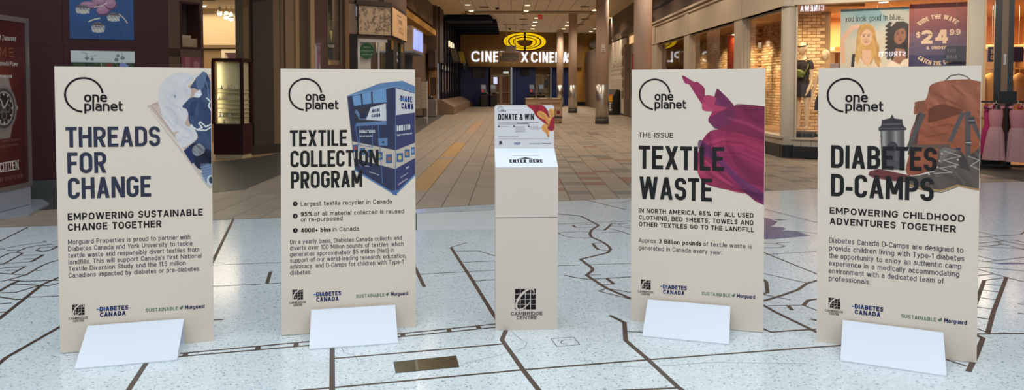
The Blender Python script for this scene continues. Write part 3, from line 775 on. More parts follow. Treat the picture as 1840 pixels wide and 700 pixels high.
def board(x, y, yaw, lean, roll, foot, label):
    root = thing('display_board', (x, y, .0), R(yaw), label, 'sign board', 'display boards standing in a row')
    l, r = R(lean), R(roll)
    e = Vector((1, 0, 0)); up = Vector((0, math.sin(l), math.cos(l)))
    e2 = e*math.cos(r) - up*math.sin(r); u2 = up*math.cos(r) + e*math.sin(r); n2 = u2.cross(e2)
    pan = MB().box(-BW/2, BW/2, 0, .002, 0, BH).build('panel', board_m, root)
    pan.rotation_euler = Matrix((e2, n2, u2)).transposed().to_euler(); pan.location = (0, 0, .002)
    core = MB().box(-BW/2, BW/2, .002, .010, 0, BH).build('foam_core', core_m, pan)
    ft = MB(); a, b = foot; yf, zt = -.286, .1525
    ft.prism_y([(0, 0)], 0, 0) if False else None
    th = .006
    def slab(p, q):   # thin sheet between two points in the y-z plane
        d = Vector((q[0]-p[0], q[1]-p[1])); nn = Vector((-d.y, d.x)).normalized()*th
        P = [p, q, (q[0]+nn.x, q[1]+nn.y), (p[0]+nn.x, p[1]+nn.y)]
        ft.add([(a, u, v) for u, v in P] + [(b, u, v) for u, v in P], [(0,1,2,3),(7,6,5,4),(0,4,5,1),(1,5,6,2),(2,6,7,3),(3,7,4,0)])
    slab((-.018, zt), (yf, .001)); slab((yf, .001), (-.014, .001)); slab((-.014, .001), (-.014, zt))
    f = ft.build('folded_foot', white_m, root); f['label'] = 'white folded card foot'
    planet_logo(pan); footer(pan)
    return root, pan

# 1 --- threads for change
b1, p = board(-2.1476, 4.2558, 15.284, -.921, .336, (-.258, .245), 'tall beige board headed THREADS FOR CHANGE, with denim picture')
b = MB(); text(b, 'THREADS', -.354, 1.157, .114, t=.165, x1=.128, y=YT, seg=8, tr=.085); text(b, 'FOR', -.348, 1.011, .118, t=.165, x1=-.152, y=YT, seg=8, tr=.085); text(b, 'CHANGE', -.348, .869, .119, t=.165, x1=.076, y=YT, seg=8, tr=.085)
b.build('headline', ink_navy, p)
block(p, 'subheading', [('EMPOWERING SUSTAINABLE', -.352, .350, .749, .040), ('CHANGE TOGETHER', -.352, .129, .690, .040)], ink, .185)
block(p, 'body_text', [(s, -.353, x1, .614-.0378*i, .0265) for i, (s, x1) in enumerate((('Morguard Properties is proud to partner with', .281), ('Diabetes Canada and York University to tackle', .292), ('textile waste and responsibly divert textiles from', .328), ("landfills. This will support Canada's first National", .341), ('Textile Diversion Study and the 11.5 million', .254), ('Canadians impacted by diabetes or pre-diabetes.', .333)))], ink_navy, .115)
P = Print(.05, .4015, .90, 1.595, .0014, BOARD)
def c3(r, g, b_): return (lin(r), lin(g), lin(b_))
sh = P.poly([(.06,1.385),(.13,1.40),(.402,.99),(.402,.905),(.385,.905)], c3(188,178,172), .7)
P.poly([(.066,1.391),(.125,1.413),(.366,1.554),(.402,1.575),(.402,.905),(.077,1.358)], c3(208,186,172))
P.poly([(.082,1.394),(.132,1.388),(.258,1.141),(.345,.985),(.402,.925),(.402,1.57),(.36,1.546)], c3(196,166,152))
P.line([(.072,1.375),(.402,.925)], .006, c3(230,218,208)); P.line([(.085,1.388),(.395,.95)], .003, c3(160,130,120))
den = P.blob([(.328,1.554),(.357,1.586),(.385,1.57),(.402,1.524),(.402,1.005),(.37,1.047),(.332,1.022),(.295,1.069),(.263,1.13),(.286,1.16),(.324,1.195),(.325,1.226),(.295,1.266),(.279,1.312),(.277,1.35),(.247,1.385),(.291,1.433),(.337,1.438),(.351,1.463),(.318,1.488),(.292,1.493)], c3(62,76,108))
P.folds(den, 35, 11, .30, 2)
P.poly([(.318,1.556),(.357,1.586),(.382,1.57),(.365,1.50),(.345,1.47),(.325,1.50)], c3(92,108,138)); P.poly([(.34,1.43),(.40,1.36),(.40,1.27),(.33,1.30)], c3(50,62,94), .7); P.poly([(.29,1.41),(.33,1.42),(.31,1.33),(.285,1.33)], c3(44,56,88), .7)
P.line([(.36,1.57),(.385,1.5),(.39,1.43)], .004, c3(110,124,150))
wh = P.blob([(.121,1.408),(.124,1.473),(.143,1.522),(.189,1.563),(.245,1.578),(.31,1.566),(.357,1.584),(.328,1.554),(.277,1.508),(.295,1.483),(.29,1.438),(.247,1.385),(.27,1.368),(.277,1.332),(.26,1.282),(.286,1.267),(.297,1.282),(.325,1.221),(.315,1.19),(.277,1.16),(.244,1.149),(.221,1.181),(.208,1.217),(.227,1.242),(.194,1.24),(.167,1.283),(.14,1.328),(.132,1.373)], c3(214,209,208))
P.folds(wh, 55, 9, .085, 4, .9)
for q in ([(.30,1.55),(.26,1.51),(.27,1.47)], [(.19,1.44),(.215,1.47),(.21,1.44)], [(.16,1.38),(.2,1.36),(.22,1.31),(.21,1.27)], [(.24,1.37),(.19,1.40),(.17,1.43)], [(.2,1.3),(.25,1.27),(.29,1.24),(.3,1.21)], [(.23,1.19),(.25,1.21),(.28,1.20)]): P.line(q, .010, c3(176,176,194), .35)
P.poly([(.205,1.452),(.215,1.445),(.212,1.43),(.203,1.44)], c3(120,124,160), .8)
for q in ([(.318,1.463),(.345,1.482),(.354,1.453),(.338,1.435),(.308,1.441)],): P.folds(P.poly(q, c3(222,222,226)), 80, 60, .12, 6)
dk = P.blob([(.282,1.155),(.334,1.17),(.371,1.139),(.402,1.128),(.402,1.046),(.341,1.017),(.304,1.069)], c3(34,38,58)); P.folds(dk, 20, 12, .4, 9)
gp = P.blob([(.296,1.14),(.334,1.17),(.366,1.139),(.352,1.108),(.314,1.099)], c3(128,128,132)); P.folds(gp, 50, 18, .35, 8)
P.poly([(.25,1.13),(.29,1.15),(.31,1.08),(.295,1.05)], c3(38,50,92))
pq = P.poly([(.351,1.037),(.379,1.052),(.402,1.046),(.402,.925),(.369,.945),(.346,.996)], c3(76,96,132))
for k in range(7): P.line([(.345+.009*k, 1.05), (.36+.009*k, .92)], .0028, c3(150,166,190), .7); P.line([(.34, 1.03-.016*k), (.402, 1.045-.016*k)], .0028, c3(150,166,190), .7)
P.ell(.395, .955, .02, .03, c3(200,204,210)); P.ell(.398, .955, .012, .02, c3(44,56,84))
for q in ([(.292,1.272),(.325,1.251),(.353,1.261),(.335,1.286),(.344,1.296),(.372,1.266),(.402,1.281)], [(.325,1.249),(.372,1.246),(.402,1.266)], [(.379,1.433),(.398,1.413),(.388,1.388),(.402,1.362)]): P.line(q, .007, c3(226,224,220))
P.build('clothes_picture', print_m, YP, p)

# 2 --- textile collection program
b2, p = board(-.9937, 4.5377, 12.269, 2.025, .241, (-.228, .274), 'tall beige board headed TEXTILE COLLECTION PROGRAM, with blue bin picture')
b = MB(); text(b, 'TEXTILE', -.350, 1.135, .098, t=.165, x1=-.013, y=YT, seg=8, tr=.085); text(b, 'COLLECTION', -.347, 1.009, .101, t=.165, x1=.177, y=YT, seg=8, tr=.085); text(b, 'PROGRAM', -.345, .881, .104, t=.165, x1=.077, y=YT, seg=8, tr=.085)
b.build('headline', ink_black, p)
for n_, z in (('1', .789), ('2', .715), ('3', .628)):
    disc(MB(), 0, 0, 1, 1, 0); m = MB(); disc(m, -.3205, z, .0145, .0145, YT); m.build('bullet', ink, p)
    m = MB(); text(m, n_, -.3205, z-.006, .012, t=.24, y=YT-.0005, align='c'); m.build('bullet_number', board_m, p)
block(p, 'list_text', [('Largest textile recycler in Canada', -.288, .256, .775, .026), ('of all material collected is reused', -.209, .331, .7125, .026), ('or re-purposed', -.288, -.042, .680, .026), ('in Canada', -.101, .057, .614, .026)], ink, .125)
block(p, 'list_bold_text', [('95%', -.288, -.219, .7125, .026), ('4000+ bins', -.288, -.111, .614, .026)], ink, .2)
block(p, 'body_text', [(s, -.352, x1, .5465-.0371*i, .0265) for i, (s, x1) in enumerate((('On a yearly basis, Diabetes Canada collects and', .316), ('diverts over 100 Million pounds of textiles, which', .328), ('generates approximately $5 million (Net) in', .268), ('support of our world-leading research, education,', .343), ('advocacy, and D-Camps for children with Type-1', .326), ('diabetes.', -.228)))], ink_navy, .115)
P = Print(-.02, .4015, .815, 1.54, .0014, BOARD)
fr = P.poly([(-.011,1.439),(.283,1.501),(.278,.836),(.034,.989)], c3(56,58,84)); P.C[fr] *= (1+.15*P.noise(3, 2)[fr])[:, None]
sd = P.poly([(.283,1.501),(.402,1.465),(.402,.95),(.278,.836)], c3(64,64,102))
P.poly([(-.011,1.442),(.186,1.519),(.325,1.535),(.402,1.502),(.402,1.463),(.283,1.501)], c3(98,128,166)); P.line([(-.011,1.439),(.283,1.499),(.402,1.463)], .005, c3(126,154,188))
for q in ([(.02,1.439),(.069,1.449),(.074,1.386),(.029,1.378)], [(.079,1.452),(.131,1.465),(.134,1.395),(.084,1.388)], [(.141,1.467),(.223,1.485),(.226,1.401),(.144,1.396)]): P.poly(q, c3(112,150,190))
P.poly([(.033,1.37),(.225,1.395),(.225,1.27),(.04,1.255)], c3(56,56,66)); P.poly([(.035,1.344),(.06,1.30),(.223,1.286),(.225,1.30),(.07,1.315),(.045,1.36)], c3(104,128,160))
P.poly([(.129,1.369),(.223,1.395),(.225,1.286),(.103,1.293)], c3(206,206,206)); P.poly([(.041,1.274),(.225,1.286),(.225,1.262),(.041,1.255)], c3(96,122,160))
P.poly([(.06,1.33),(.10,1.335),(.10,1.30),(.06,1.30)], c3(40,44,70)); P.line([(.06,1.33),(.06,1.30),(.10,1.30)], .003, c3(120,146,180))
P.poly([(.283,1.49),(.402,1.455),(.402,1.338),(.28,1.321)], c3(205,200,196))
for q in ([(.016,1.163),(.281,1.103),(.278,.988),(.025,1.059)], [(.281,1.103),(.402,1.15),(.402,1.055),(.278,.988)]): P.poly(q, c3(196,182,166))
for cx, cz, w, h, col in ((.037,1.12,.015,.022,(150,70,66)),(.08,1.1,.015,.022,(120,140,120)),(.127,1.085,.018,.024,(160,120,90)),(.184,1.07,.018,.025,(170,160,90)),(.241,1.052,.019,.028,(150,100,80)),(.307,1.058,.019,.028,(196,186,120)),(.352,1.083,.016,.026,(180,140,90)),(.388,1.098,.011,.024,(150,170,190))):
    P.poly([(cx-w,cz+h*.96),(cx+w,cz+h*1.02),(cx+w,cz-h*.96),(cx-w,cz-h)], c3(62,98,142)); P.ell(cx, cz, w*.6, h*.55, c3(*col))
P.line([(.283,1.50),(.279,.836)], .004, c3(96,126,170)); P.line([(.034,.985),(.278,.830),(.402,.95)], .010, c3(94,130,172)); P.poly([(.253,.852),(.293,.859),(.288,.823),(.26,.83)], c3(80,112,156))
for q in ([(.063,1.261),(.06,1.141),(.14,1.123),(.138,1.267)], [(.175,1.26),(.20,.90)], [(.037,1.26),(.075,1.0)]): P.line(q, .0045, c3(84,112,156))
P.poly([(.174,1.178),(.231,1.181),(.231,1.132),(.178,1.135)], c3(98,128,164)); P.ell(.205, 1.155, .008, .007, c3(50,56,80)); P.line([(-.011,1.439),(.034,.989)], .004, c3(110,104,104))
P.build('bin_picture', print_m, YP, p)
def sl(x0, z0, kx, kz, s, h, t, w, mb, x1lim=.4015):   # skewed lettering on the pictured bin
    text(mb, s, 0, 0, 1, t=t, wf=w, warp=lambda a, c: (x0+a*h*kx, z0+c*h+a*h*kz), y=YP-.0003)
m = MB(); sl(.061, 1.213, 1, .0, 'DONATIONS', .018, .18, .9, m); sl(.063, 1.19, 1, 0, 'Safe and secure drop', .008, .14, .9, m); sl(.289, 1.222, .86, .10, 'DONATIO', .034, .18, .62, m); sl(.289, 1.193, .9, .1, 'Support people living with', .011, .13, .72, m)
sl(.06, 1.015, 1, -.2, 'www.diabetes.ca', .008, .13, .9, m); sl(.12, .97, 1, -.35, 'thank you for your', .008, .13, .8, m); sl(.345, .985, .9, .5, '100%', .012, .15, .7, m); sl(.31, .93, .9, .55, 'of proceeds go to', .008, .13, .7, m); sl(.295, .885, .9, .55, '1-800-505-5525', .010, .14, .8, m)
m.build('bin_lettering', mat('white_ink', S(214, 214, 214), .6), p)
m = MB(); sl(.312, 1.408, .9, -.10, 'DIABE', .036, .2, .74, m); sl(.318, 1.362, .9, -.07, 'CANA', .036, .2, .82, m); sl(.140, 1.338, 1, .17, 'DIABE', .020, .2, .75, m); sl(.135, 1.308, 1, .1, 'CANAD', .020, .2, .75, m); m.build('bin_sign_lettering', ink_blue, p)
m = MB(); line2(m, [(.302, 1.422), (.36, 1.417)], .006, YP-.0006); m.build('bin_sign_stroke', ink_sky, p)

# 3 --- textile waste
b3, p = board(1.1460, 4.6263, -17.346, .69, -.231, (-.293, .209), 'tall beige board headed TEXTILE WASTE, with crimson cloth picture')
b = MB(); text(b, 'TEXTILE', -.356, .977, .147, t=.165, x1=.166, y=YT, seg=8, tr=.085); text(b, 'WASTE', -.352, .786, .142, t=.165, x1=.096, y=YT, seg=8, tr=.085); b.build('headline', ink_black, p)
block(p, 'kicker', [('THE ISSUE', -.356, -.142, 1.177, .031)], ink, .16)
block(p, 'subheading', [('IN NORTH AMERICA, 85% OF ALL USED', -.354, .341, .697, .028), ('CLOTHING, BED SHEETS, TOWELS AND', -.353, .341, .653, .028), ('OTHER TEXTILES GO TO THE LANDFILL', -.353, .344, .610, .028)], ink, .175)
block(p, 'body_text', [('Approx.', -.354, -.238, .508, .027), ('of textile waste is', .045, .333, .508, .027), ('generated in Canada every year.', -.354, .160, .461, .027)], ink_navy, .115)
block(p, 'body_bold_text', [('3 Billion pounds', -.227, .034, .508, .027)], ink, .18)
P = Print(-.095, .4015, .76, 1.575, .0014, BOARD)
tl = P.blob([(-.089,1.557),(-.079,1.565),(-.017,1.527),(.007,1.525),(.046,1.488),(.049,1.451),(.067,1.432),(.114,1.441),(.117,1.475),(.138,1.473),(.179,1.426),(.224,1.378),(.284,1.388),(.402,1.376),(.402,.776),(.352,.798),(.288,.846),(.189,.862),(.124,.874),(.052,.896),(.016,.945),(.001,1.006),(.001,1.056),(.021,1.118),(.044,1.18),(.086,1.224),(.127,1.235),(.092,1.257),(.071,1.291),(.076,1.31),(.091,1.343),(.047,1.35),(.037,1.377),(-.017,1.463),(-.047,1.51),(-.072,1.519)], c3(148,48,84))
P.blob([(.117,1.475),(.138,1.473),(.224,1.378),(.179,1.368),(.109,1.40)], c3(116,50,84)); P.blob([(.224,1.378),(.284,1.388),(.402,1.376),(.402,1.17),(.25,1.214),(.127,1.235),(.21,1.28)], c3(126,42,72), .9)
P.blob([(.071,1.291),(.092,1.257),(.127,1.235),(.21,1.28),(.23,1.36),(.12,1.33)], c3(110,46,80), .9)
P.blob([(.049,1.439),(.114,1.429),(.109,1.383),(.179,1.368),(.132,1.347),(.037,1.352)], c3(176,66,96)); P.blob([(-.06,1.54),(.0,1.51),(.04,1.45),(.0,1.45)], c3(156,58,90), .7)
P.blob([(.128,1.181),(.25,1.214),(.402,1.168),(.402,1.078),(.286,1.117),(.169,1.139),(.093,1.119)], c3(164,52,86), .9)
P.blob([(.001,1.006),(.04,.921),(.183,.864),(.288,.844),(.206,.902),(.111,.985),(.051,1.045)], c3(178,62,94), .95)
P.blob([(.027,1.167),(.134,1.071),(.252,.952),(.402,.85),(.402,.776),(.288,.856),(.146,1.01),(.02,1.10)], c3(104,48,92), .9)
P.blob([(.15,1.06),(.28,1.06),(.402,1.0),(.402,.86),(.26,.95)], c3(124,42,76), .6)
for q in ([(.05,1.12),(.16,1.16),(.27,1.15),(.402,1.09)], [(.09,1.08),(.25,1.09),(.402,1.03)], [(.06,1.05),(.18,.97),(.33,.86)], [(.03,1.13),(.14,1.03),(.26,.92)], [(.13,1.33),(.22,1.375),(.33,1.35),(.39,1.36)]): P.line(q, .007, c3(92,34,62), .45)
for q in ([(.07,1.15),(.2,1.18),(.33,1.16),(.402,1.13)], [(.02,1.0),(.07,.94),(.18,.89)], [(.2,1.30),(.3,1.27),(.4,1.22)]): P.line(q, .012, c3(188,78,108), .35)
P.folds(tl, 70, 6, .26, 3, .9)
P.build('cloth_picture', print_m, YP, p)

# 4 --- diabetes d-camps
b4, p = board(2.1555, 4.1781, -25.979, -.626, -.434, (-.263, .242), 'tall beige board with an orange backpack and boots picture')
b = MB(); text(b, 'DIABETES', -.332, 1.031, .131, t=.165, x1=.202, y=YT, seg=8, tr=.085); text(b, 'D-CAMPS', -.331, .866, .130, t=.165, x1=.189, y=YT, seg=8, tr=.085); b.build('headline', ink_black, p)
block(p, 'subheading', [('EMPOWERING CHILDHOOD', -.336, .336, .763, .038), ('ADVENTURES TOGETHER', -.336, .298, .702, .038)], ink, .185)
block(p, 'body_text', [(s, -.338, x1, .594-.0446*i, .030) for i, (s, x1) in enumerate((('Diabetes Canada D-Camps are designed to', .333), ('provide children living with Type-1 diabetes', .338), ('the opportunity to enjoy an authentic camp', .325), ('experience in a medically accommodating', .315), ('environment with a dedicated team of', .243), ('professionals.', -.120)))], ink_navy, .115)
P = Print(-.14, .4015, .91, 1.57, .0014, BOARD)
P.line([(.236,1.526),(.26,1.553),(.301,1.561),(.334,1.549),(.356,1.527)], .007, c3(112,106,104))
pk = P.blob([(.097,1.41),(.142,1.422),(.158,1.47),(.17,1.506),(.236,1.528),(.35,1.533),(.402,1.52),(.402,1.047),(.34,1.035),(.209,1.039),(.083,1.004),(.052,1.032),(.066,1.121),(.071,1.238),(.109,1.345),(.089,1.344)], c3(156,88,62)); P.folds(pk, 70, 8, .20, 3)
lid = P.blob([(.158,1.47),(.17,1.506),(.236,1.528),(.35,1.533),(.402,1.52),(.402,1.385),(.368,1.347),(.324,1.37),(.287,1.384),(.229,1.401),(.196,1.393),(.155,1.374)], c3(160,96,72)); P.folds(lid, 35, 9, .20, 5)
P.poly([(.159,1.374),(.196,1.393),(.229,1.401),(.324,1.37),(.304,1.346),(.23,1.317),(.156,1.297)], c3(104,58,44), .85)
P.poly([(.09,1.41),(.142,1.422),(.135,1.34),(.10,1.345)], c3(140,88,68)); P.poly([(.06,1.12),(.10,1.34),(.125,1.36),(.10,1.12)], c3(92,66,60))
for q in ([(.18,1.46),(.25,1.42),(.31,1.39)], [(.27,1.5),(.33,1.44)], [(.17,1.27),(.25,1.29),(.31,1.27)], [(.15,1.22),(.25,1.24)]): P.line(q, .006, c3(112,62,48), .6)
P.poly([(.081,1.175),(.265,1.184),(.265,1.161),(.081,1.15)], c3(108,84,72))
st_c = c3(92,84,82)
for q in ([(.312,1.361),(.332,1.351),(.273,1.194),(.252,1.198)], [(.33,1.361),(.356,1.361),(.361,1.045),(.336,1.044)], [(.345,1.328),(.369,1.338),(.402,1.235),(.402,1.197)], [(.121,1.35),(.147,1.345),(.072,1.15),(.051,1.149),(.088,1.267)]): P.poly(q, st_c)
P.poly([(.345,1.325),(.375,1.33),(.378,1.295),(.348,1.292)], c3(70,66,68)); P.poly([(.335,1.205),(.362,1.205),(.362,1.18),(.335,1.18)], c3(70,66,68)); P.line([(.338,1.193),(.36,1.193)], .004, c3(190,184,178)); P.line([(.35,1.31),(.374,1.312)], .004, c3(150,144,140))
P.poly([(.29,1.165),(.315,1.165),(.312,1.145),(.29,1.145)], c3(60,62,84))
jr = P.poly([(-.075,1.249),(.041,1.256),(.046,1.032),(-.066,1.032)], c3(120,112,110))
for x, w, c in ((-.06,.014,(180,174,168)),(-.03,.02,(82,76,78)),(.0,.012,(164,158,152)),(.03,.012,(84,80,82))): P.line([(x, 1.245), (x+.004, 1.09)], w, c3(*c), .8)
P.poly([(-.072,1.14),(.043,1.14),(.045,1.032),(-.068,1.032)], c3(70,64,68), .75); P.ell(-.015, 1.16, .026, .03, c3(70,66,70))
P.line([(-.075,1.249),(-.066,1.032)], .004, c3(86,80,80)); P.line([(.041,1.25),(.046,1.032)], .004, c3(86,80,80))
P.poly([(-.07,1.309),(-.025,1.322),(.032,1.315),(.037,1.281),(.054,1.266),(.052,1.255),(-.085,1.249),(-.087,1.266),(-.072,1.279)], c3(66,62,64)); P.line([(-.066,1.285),(.03,1.29)], .005, c3(112,106,106)); P.line([(-.08,1.262),(.048,1.266)], .004, c3(104,98,98)); P.poly([(-.029,1.318),(-.019,1.344),(-.007,1.318)], c3(70,66,66))
P.poly([(-.128,1.02),(-.083,1.035),(.013,1.016),(.074,1.004),(.066,.964),(-.03,.97),(-.119,.985),(-.137,.999)], c3(116,62,62)); P.line([(-.125,1.0),(-.03,.985),(.066,.975)], .006, c3(92,50,52))
bt = P.blob([(.212,1.154),(.241,1.167),(.315,1.148),(.339,1.111),(.402,1.169),(.402,.945),(.342,.95),(.293,.961),(.227,.924),(.151,.928),(.066,.955),(.031,.992),(.108,1.005),(.192,1.038),(.204,1.116)], c3(96,84,76)); P.folds(bt, 30, 12, .2, 7)
P.poly([(.212,1.15),(.241,1.165),(.30,1.15),(.25,1.12),(.22,1.07)], c3(122,112,104)); P.poly([(.315,1.148),(.339,1.111),(.36,1.04),(.30,1.06)], c3(74,66,62))
P.line([(.066,.951),(.151,.930),(.227,.928),(.301,.960),(.342,.951),(.402,.940)], .010, c3(176,136,92)); P.line([(.07,.943),(.151,.922),(.227,.918),(.301,.952)], .004, c3(84,70,60))
for q in ([(.235,1.145),(.315,1.119),(.233,1.095),(.305,1.072),(.215,1.05),(.275,1.03),(.19,1.02)], [(.35,1.12),(.40,1.10),(.36,1.07),(.40,1.05)]): P.line(q, .0045, c3(168,160,152))
for x, z in ((.225,1.13),(.215,1.09),(.205,1.055),(.185,1.03),(.165,1.015),(.30,1.10),(.29,1.06)): P.ell(x, z, .005, .005, c3(190,184,176))
P.build('backpack_picture', print_m, YP, p)

# ---------------------------------------------------------------- ballot box
bx = thing('ballot_box', (.0905, 4.563, 0), R(2.4), 'white cardboard ballot stand with a DONATE & WIN header card', 'ballot box')
bcard = mat('box_card', S(226, 210, 196), .55, spec=.25)
hw = .1925
MB().box(-hw+.0015, hw-.0015, .001, .25, 0, .694).build('lower_box', bcard, bx)
ub = MB(); ub.add([(-hw, 0, .6985), (hw, 0, .6985), (hw, .252, .6985), (-hw, .252, .6985), (-hw, 0, 1.003), (hw, 0, 1.003), (hw, .252, 1.100), (-hw, .252, 1.100)], [(0,3,2,1),(0,1,5,4),(1,2,6,5),(2,3,7,6),(3,0,4,7),(4,5,6,7)]); ub.build('upper_box', bcard, bx)
MB().box(-hw+.004, hw-.004, .004, .247, .694, .6985).build('seam', mat('seam_dark', S(60, 52, 52), .8), bx)
top = empty('sloping_lid', (0, 0, 1.003), 0, bx); top.rotation_euler = (math.atan2(.097, .252), 0, 0); top.name = 'lid_frame'
lid_m = MB().box(-hw, hw, 0, .27, 0, .003).build('sloping_lid', white_m, bx, loc=(0, 0, 1.0035), rot=(math.atan2(.097, .252), 0, 0))
bpy.data.objects.remove(top)
slot = MB().box(-.083, .083, .160, .167, .003, .0036).build('slot', mat('slot_dark', S(40, 38, 48), .7), lid_m)
m = MB(); text(m, 'ENTER HERE', -.103, .062, .043, t=.2, x1=.103, y=-.0036, seg=5); poly2(m, [(-.046, .116), (.046, .116), (.0, .136)], -.0036)
e_ = m.build('entry_lettering', ink, lid_m, rot=(R(-90), 0, 0)); 
for v in e_.data.vertices: v.co.z *= -1; v.co.y *= -1
e_.rotation_euler = (R(90), 0, 0); 
for v in e_.data.vertices:
    x_, y_, z_ = v.co; v.co = (x_, abs(y_), z_)
hc_pts = []
for cx, cz, a0 in ((-hw+.015, 1.364, 180), (hw-.017, 1.364, 90)):
    for k in range(7): a = R(a0 - 15*k); hc_pts.append((cx+.015*math.cos(a), cz+.015*math.sin(a)))
head = MB().prism_y([(-hw, 1.095)] + hc_pts + [(hw-.002, 1.095)], .246, .252).build('header_card', board_m if False else mat('header_stock', S(226, 222, 222), .5), bx)
hp = empty('header_print', (0, .246, 1.10), 0, None); bpy.data.objects.remove(hp)
def HX(u): return -.1915 + (u-35)*.000672
def HZ(v): return 1.10 + (460-v)*.000672
YH = .246 - .0008
m = MB(); text(m, 'DONATE & WIN', HX(68), HZ(186), .0395, t=.165, tr=.085, x1=HX(412), y=YH, seg=5); m.build('header_title', ink, head)
m = MB(); ringp(m, HX(91), HZ(84), .0165, .0018, YH, 6, 264, 24); text(m, 'one', HX(92), HZ(94), .0085, t=.2, x1=HX(122), y=YH, seg=2); text(m, 'planet', HX(92), HZ(106), .0085, t=.2, x1=HX(143), y=YH, seg=2)
text(m, 'FOLLOW THE STEPS BELOW TO ENTER IT TO WIN', HX(68), HZ(212), .005, t=.15, x1=HX(318), y=YH, seg=1); text(m, '$500 MONETARY PRIZE', HX(323), HZ(212), .005, t=.24, x1=HX(455), y=YH, seg=1)
text(m, 'PLUS, ENTER THE MONTHLY DRAW FOR A', HX(68), HZ(227), .0048, t=.15, x1=HX(248), y=YH, seg=1); text(m, '$250 SHOPPING SPREE', HX(252), HZ(227), .0048, t=.24, x1=HX(365), y=YH, seg=1)
for i_, (u, ls) in enumerate(((74, ('Scan the QR code',)), (219, ('Enter the unique', 'number shown on', 'the card and fill', 'in your name and', 'registration form')), (359, ('Drop your card', 'into the ballot slot', 'to enter the draw')))):
    disc(m, HX(u), HZ(247), .0055, .0055, YH, 12)
    for k, s in enumerate(ls): text(m, s, HX(u+12), HZ(252+12.5*k), .0052, t=.13, x1=HX(u+12+len(s)*5.7), y=YH, seg=1)
text(m, 'Full terms and conditions at the customer service desk', HX(72), HZ(346), .0045, t=.13, x1=HX(258), y=YH, seg=1)
text(m, 'No purchase necessary. Must be a resident and of legal age. Draw takes place at the end of the month. Odds depend on entries.', HX(72), HZ(368), .0042, t=.12, x1=HX(558), y=YH, seg=1)
text(m, 'CAMBRIDGE', HX(68), HZ(424), .004, t=.16, x1=HX(112), y=YH, seg=1); m.build('header_small_print', ink, head)
m = MB()
for i_ in range(3):
    for j_ in range(3): poly2(m, [(HX(78+9.3*i_), HZ(415-9.3*j_)), (HX(86.5+9.3*i_), HZ(415-9.3*j_)), (HX(86.5+9.3*i_), HZ(406.5-9.3*j_)), (HX(78+9.3*i_), HZ(406.5-9.3*j_))], YH)
m.build('header_emblem', ink, head)
m = MB(); text(m, 'DIABETES', HX(221), HZ(410), .0075, t=.24, x1=HX(283), y=YH, seg=1); text(m, 'CANADA', HX(224), HZ(422), .0075, t=.24, x1=HX(278), y=YH, seg=1); m.build('header_sponsor', mat('sponsor_blue', S(52, 92, 150), .6), head)
m = MB(); text(m, 'SUSTAINABLE', HX(370), HZ(418), .0072, t=.16, x1=HX(480), y=YH, seg=1); disc(m, HX(491), HZ(411), .003, .005, YH, 8); m.build('header_slogan', ink_green, head)
m = MB(); text(m, 'Morguard', HX(503), HZ(418), .0085, t=.2, x1=HX(573), y=YH, seg=1); m.build('header_owner', ink_blue, head)
P = Print(HX(340), HX(607), HZ(360), HZ(42), .0011, S(226, 222, 222))
def hz(l): return [(HX(a), HZ(b_)) for a, b_ in l]
rd = P.blob(hz([(345,45),(480,42),(540,90),(560,150),(606,160),(606,275),(560,290),(540,250),(500,210),(430,150),(400,95)]), c3(160,36,52)); P.folds(rd, 40, 22, .22, 3)
og = P.blob(hz([(440,118),(470,98),(520,125),(560,170),(552,90),(585,78),(606,95),(606,140),(570,190),(560,240),(590,265),(560,300),(558,345),(545,350),(520,310),(490,280),(487,245),(520,220),(545,235),(520,190),(480,170),(455,150)]), c3(222,156,86)); P.folds(og, 60, 26, .22, 5)
P.poly(hz([(540,250),(560,240),(595,262),(590,285),(548,285)]), c3(140,40,60))
for q in ([(450,120),(500,150),(545,200)], [(570,100),(590,130),(575,180)], [(500,250),(530,290),(548,340)]): P.line(hz(q), .004, c3(182,98,48), .6)
P.build('header_picture', print_m, YH+.0003, head)
centre_logo(bx, -.072, .128, .128, -.0005, ink, bcard)
m = MB(); text(m, 'CAMBRIDGE', -.098, .092, .021, t=.16, x1=.098, serif=True, y=-.0007); text(m, 'CENTRE', -.062, .067, .021, t=.16, x1=.063, serif=True, y=-.0007); m.build('centre_name', ink, bx)
# ================================================================ the mall around the court
def frame(name, x, y, th, kind=True, parent=None):
    o = empty(name, (x, y, 0), R(th), parent)
    if kind: o['kind'] = 'structure'
    return o
maroon = mat('maroon_laminate', S(62, 31, 31), .5, noise=.06, nscale=2, spec=.18)
maroon_b = mat('brown_laminate', S(84, 60, 46), .5, noise=.1, nscale=2)
dkbase = mat('slate_base', S(60, 62, 60), .5)
tan = mat('tan_wall', S(158, 130, 98), .7, noise=.04, nscale=2)
tan_d = mat('taupe_wall', S(112, 92, 74), .7, noise=.05, nscale=2)
brown_w = mat('brown_wall', S(98, 78, 66), .7, noise=.05, nscale=2)
black_m = mat('black_metal', S(28, 28, 29), .4)
white_p = mat('white_paint', S(222, 216, 206), .5)
cream = mat('cream_paint', S(196, 180, 158), .55, noise=.03, nscale=1)
steel = mat('brushed_steel', S(196, 190, 184), .3, 1.0)
clear = glass('window_glass', refl=.10)
soft_glass = glass('case_glass', refl=.03)
navy = mat('navy_paint', S(18, 38, 92), .55, noise=.1, nscale=3)
GOLD = S(232, 190, 20)

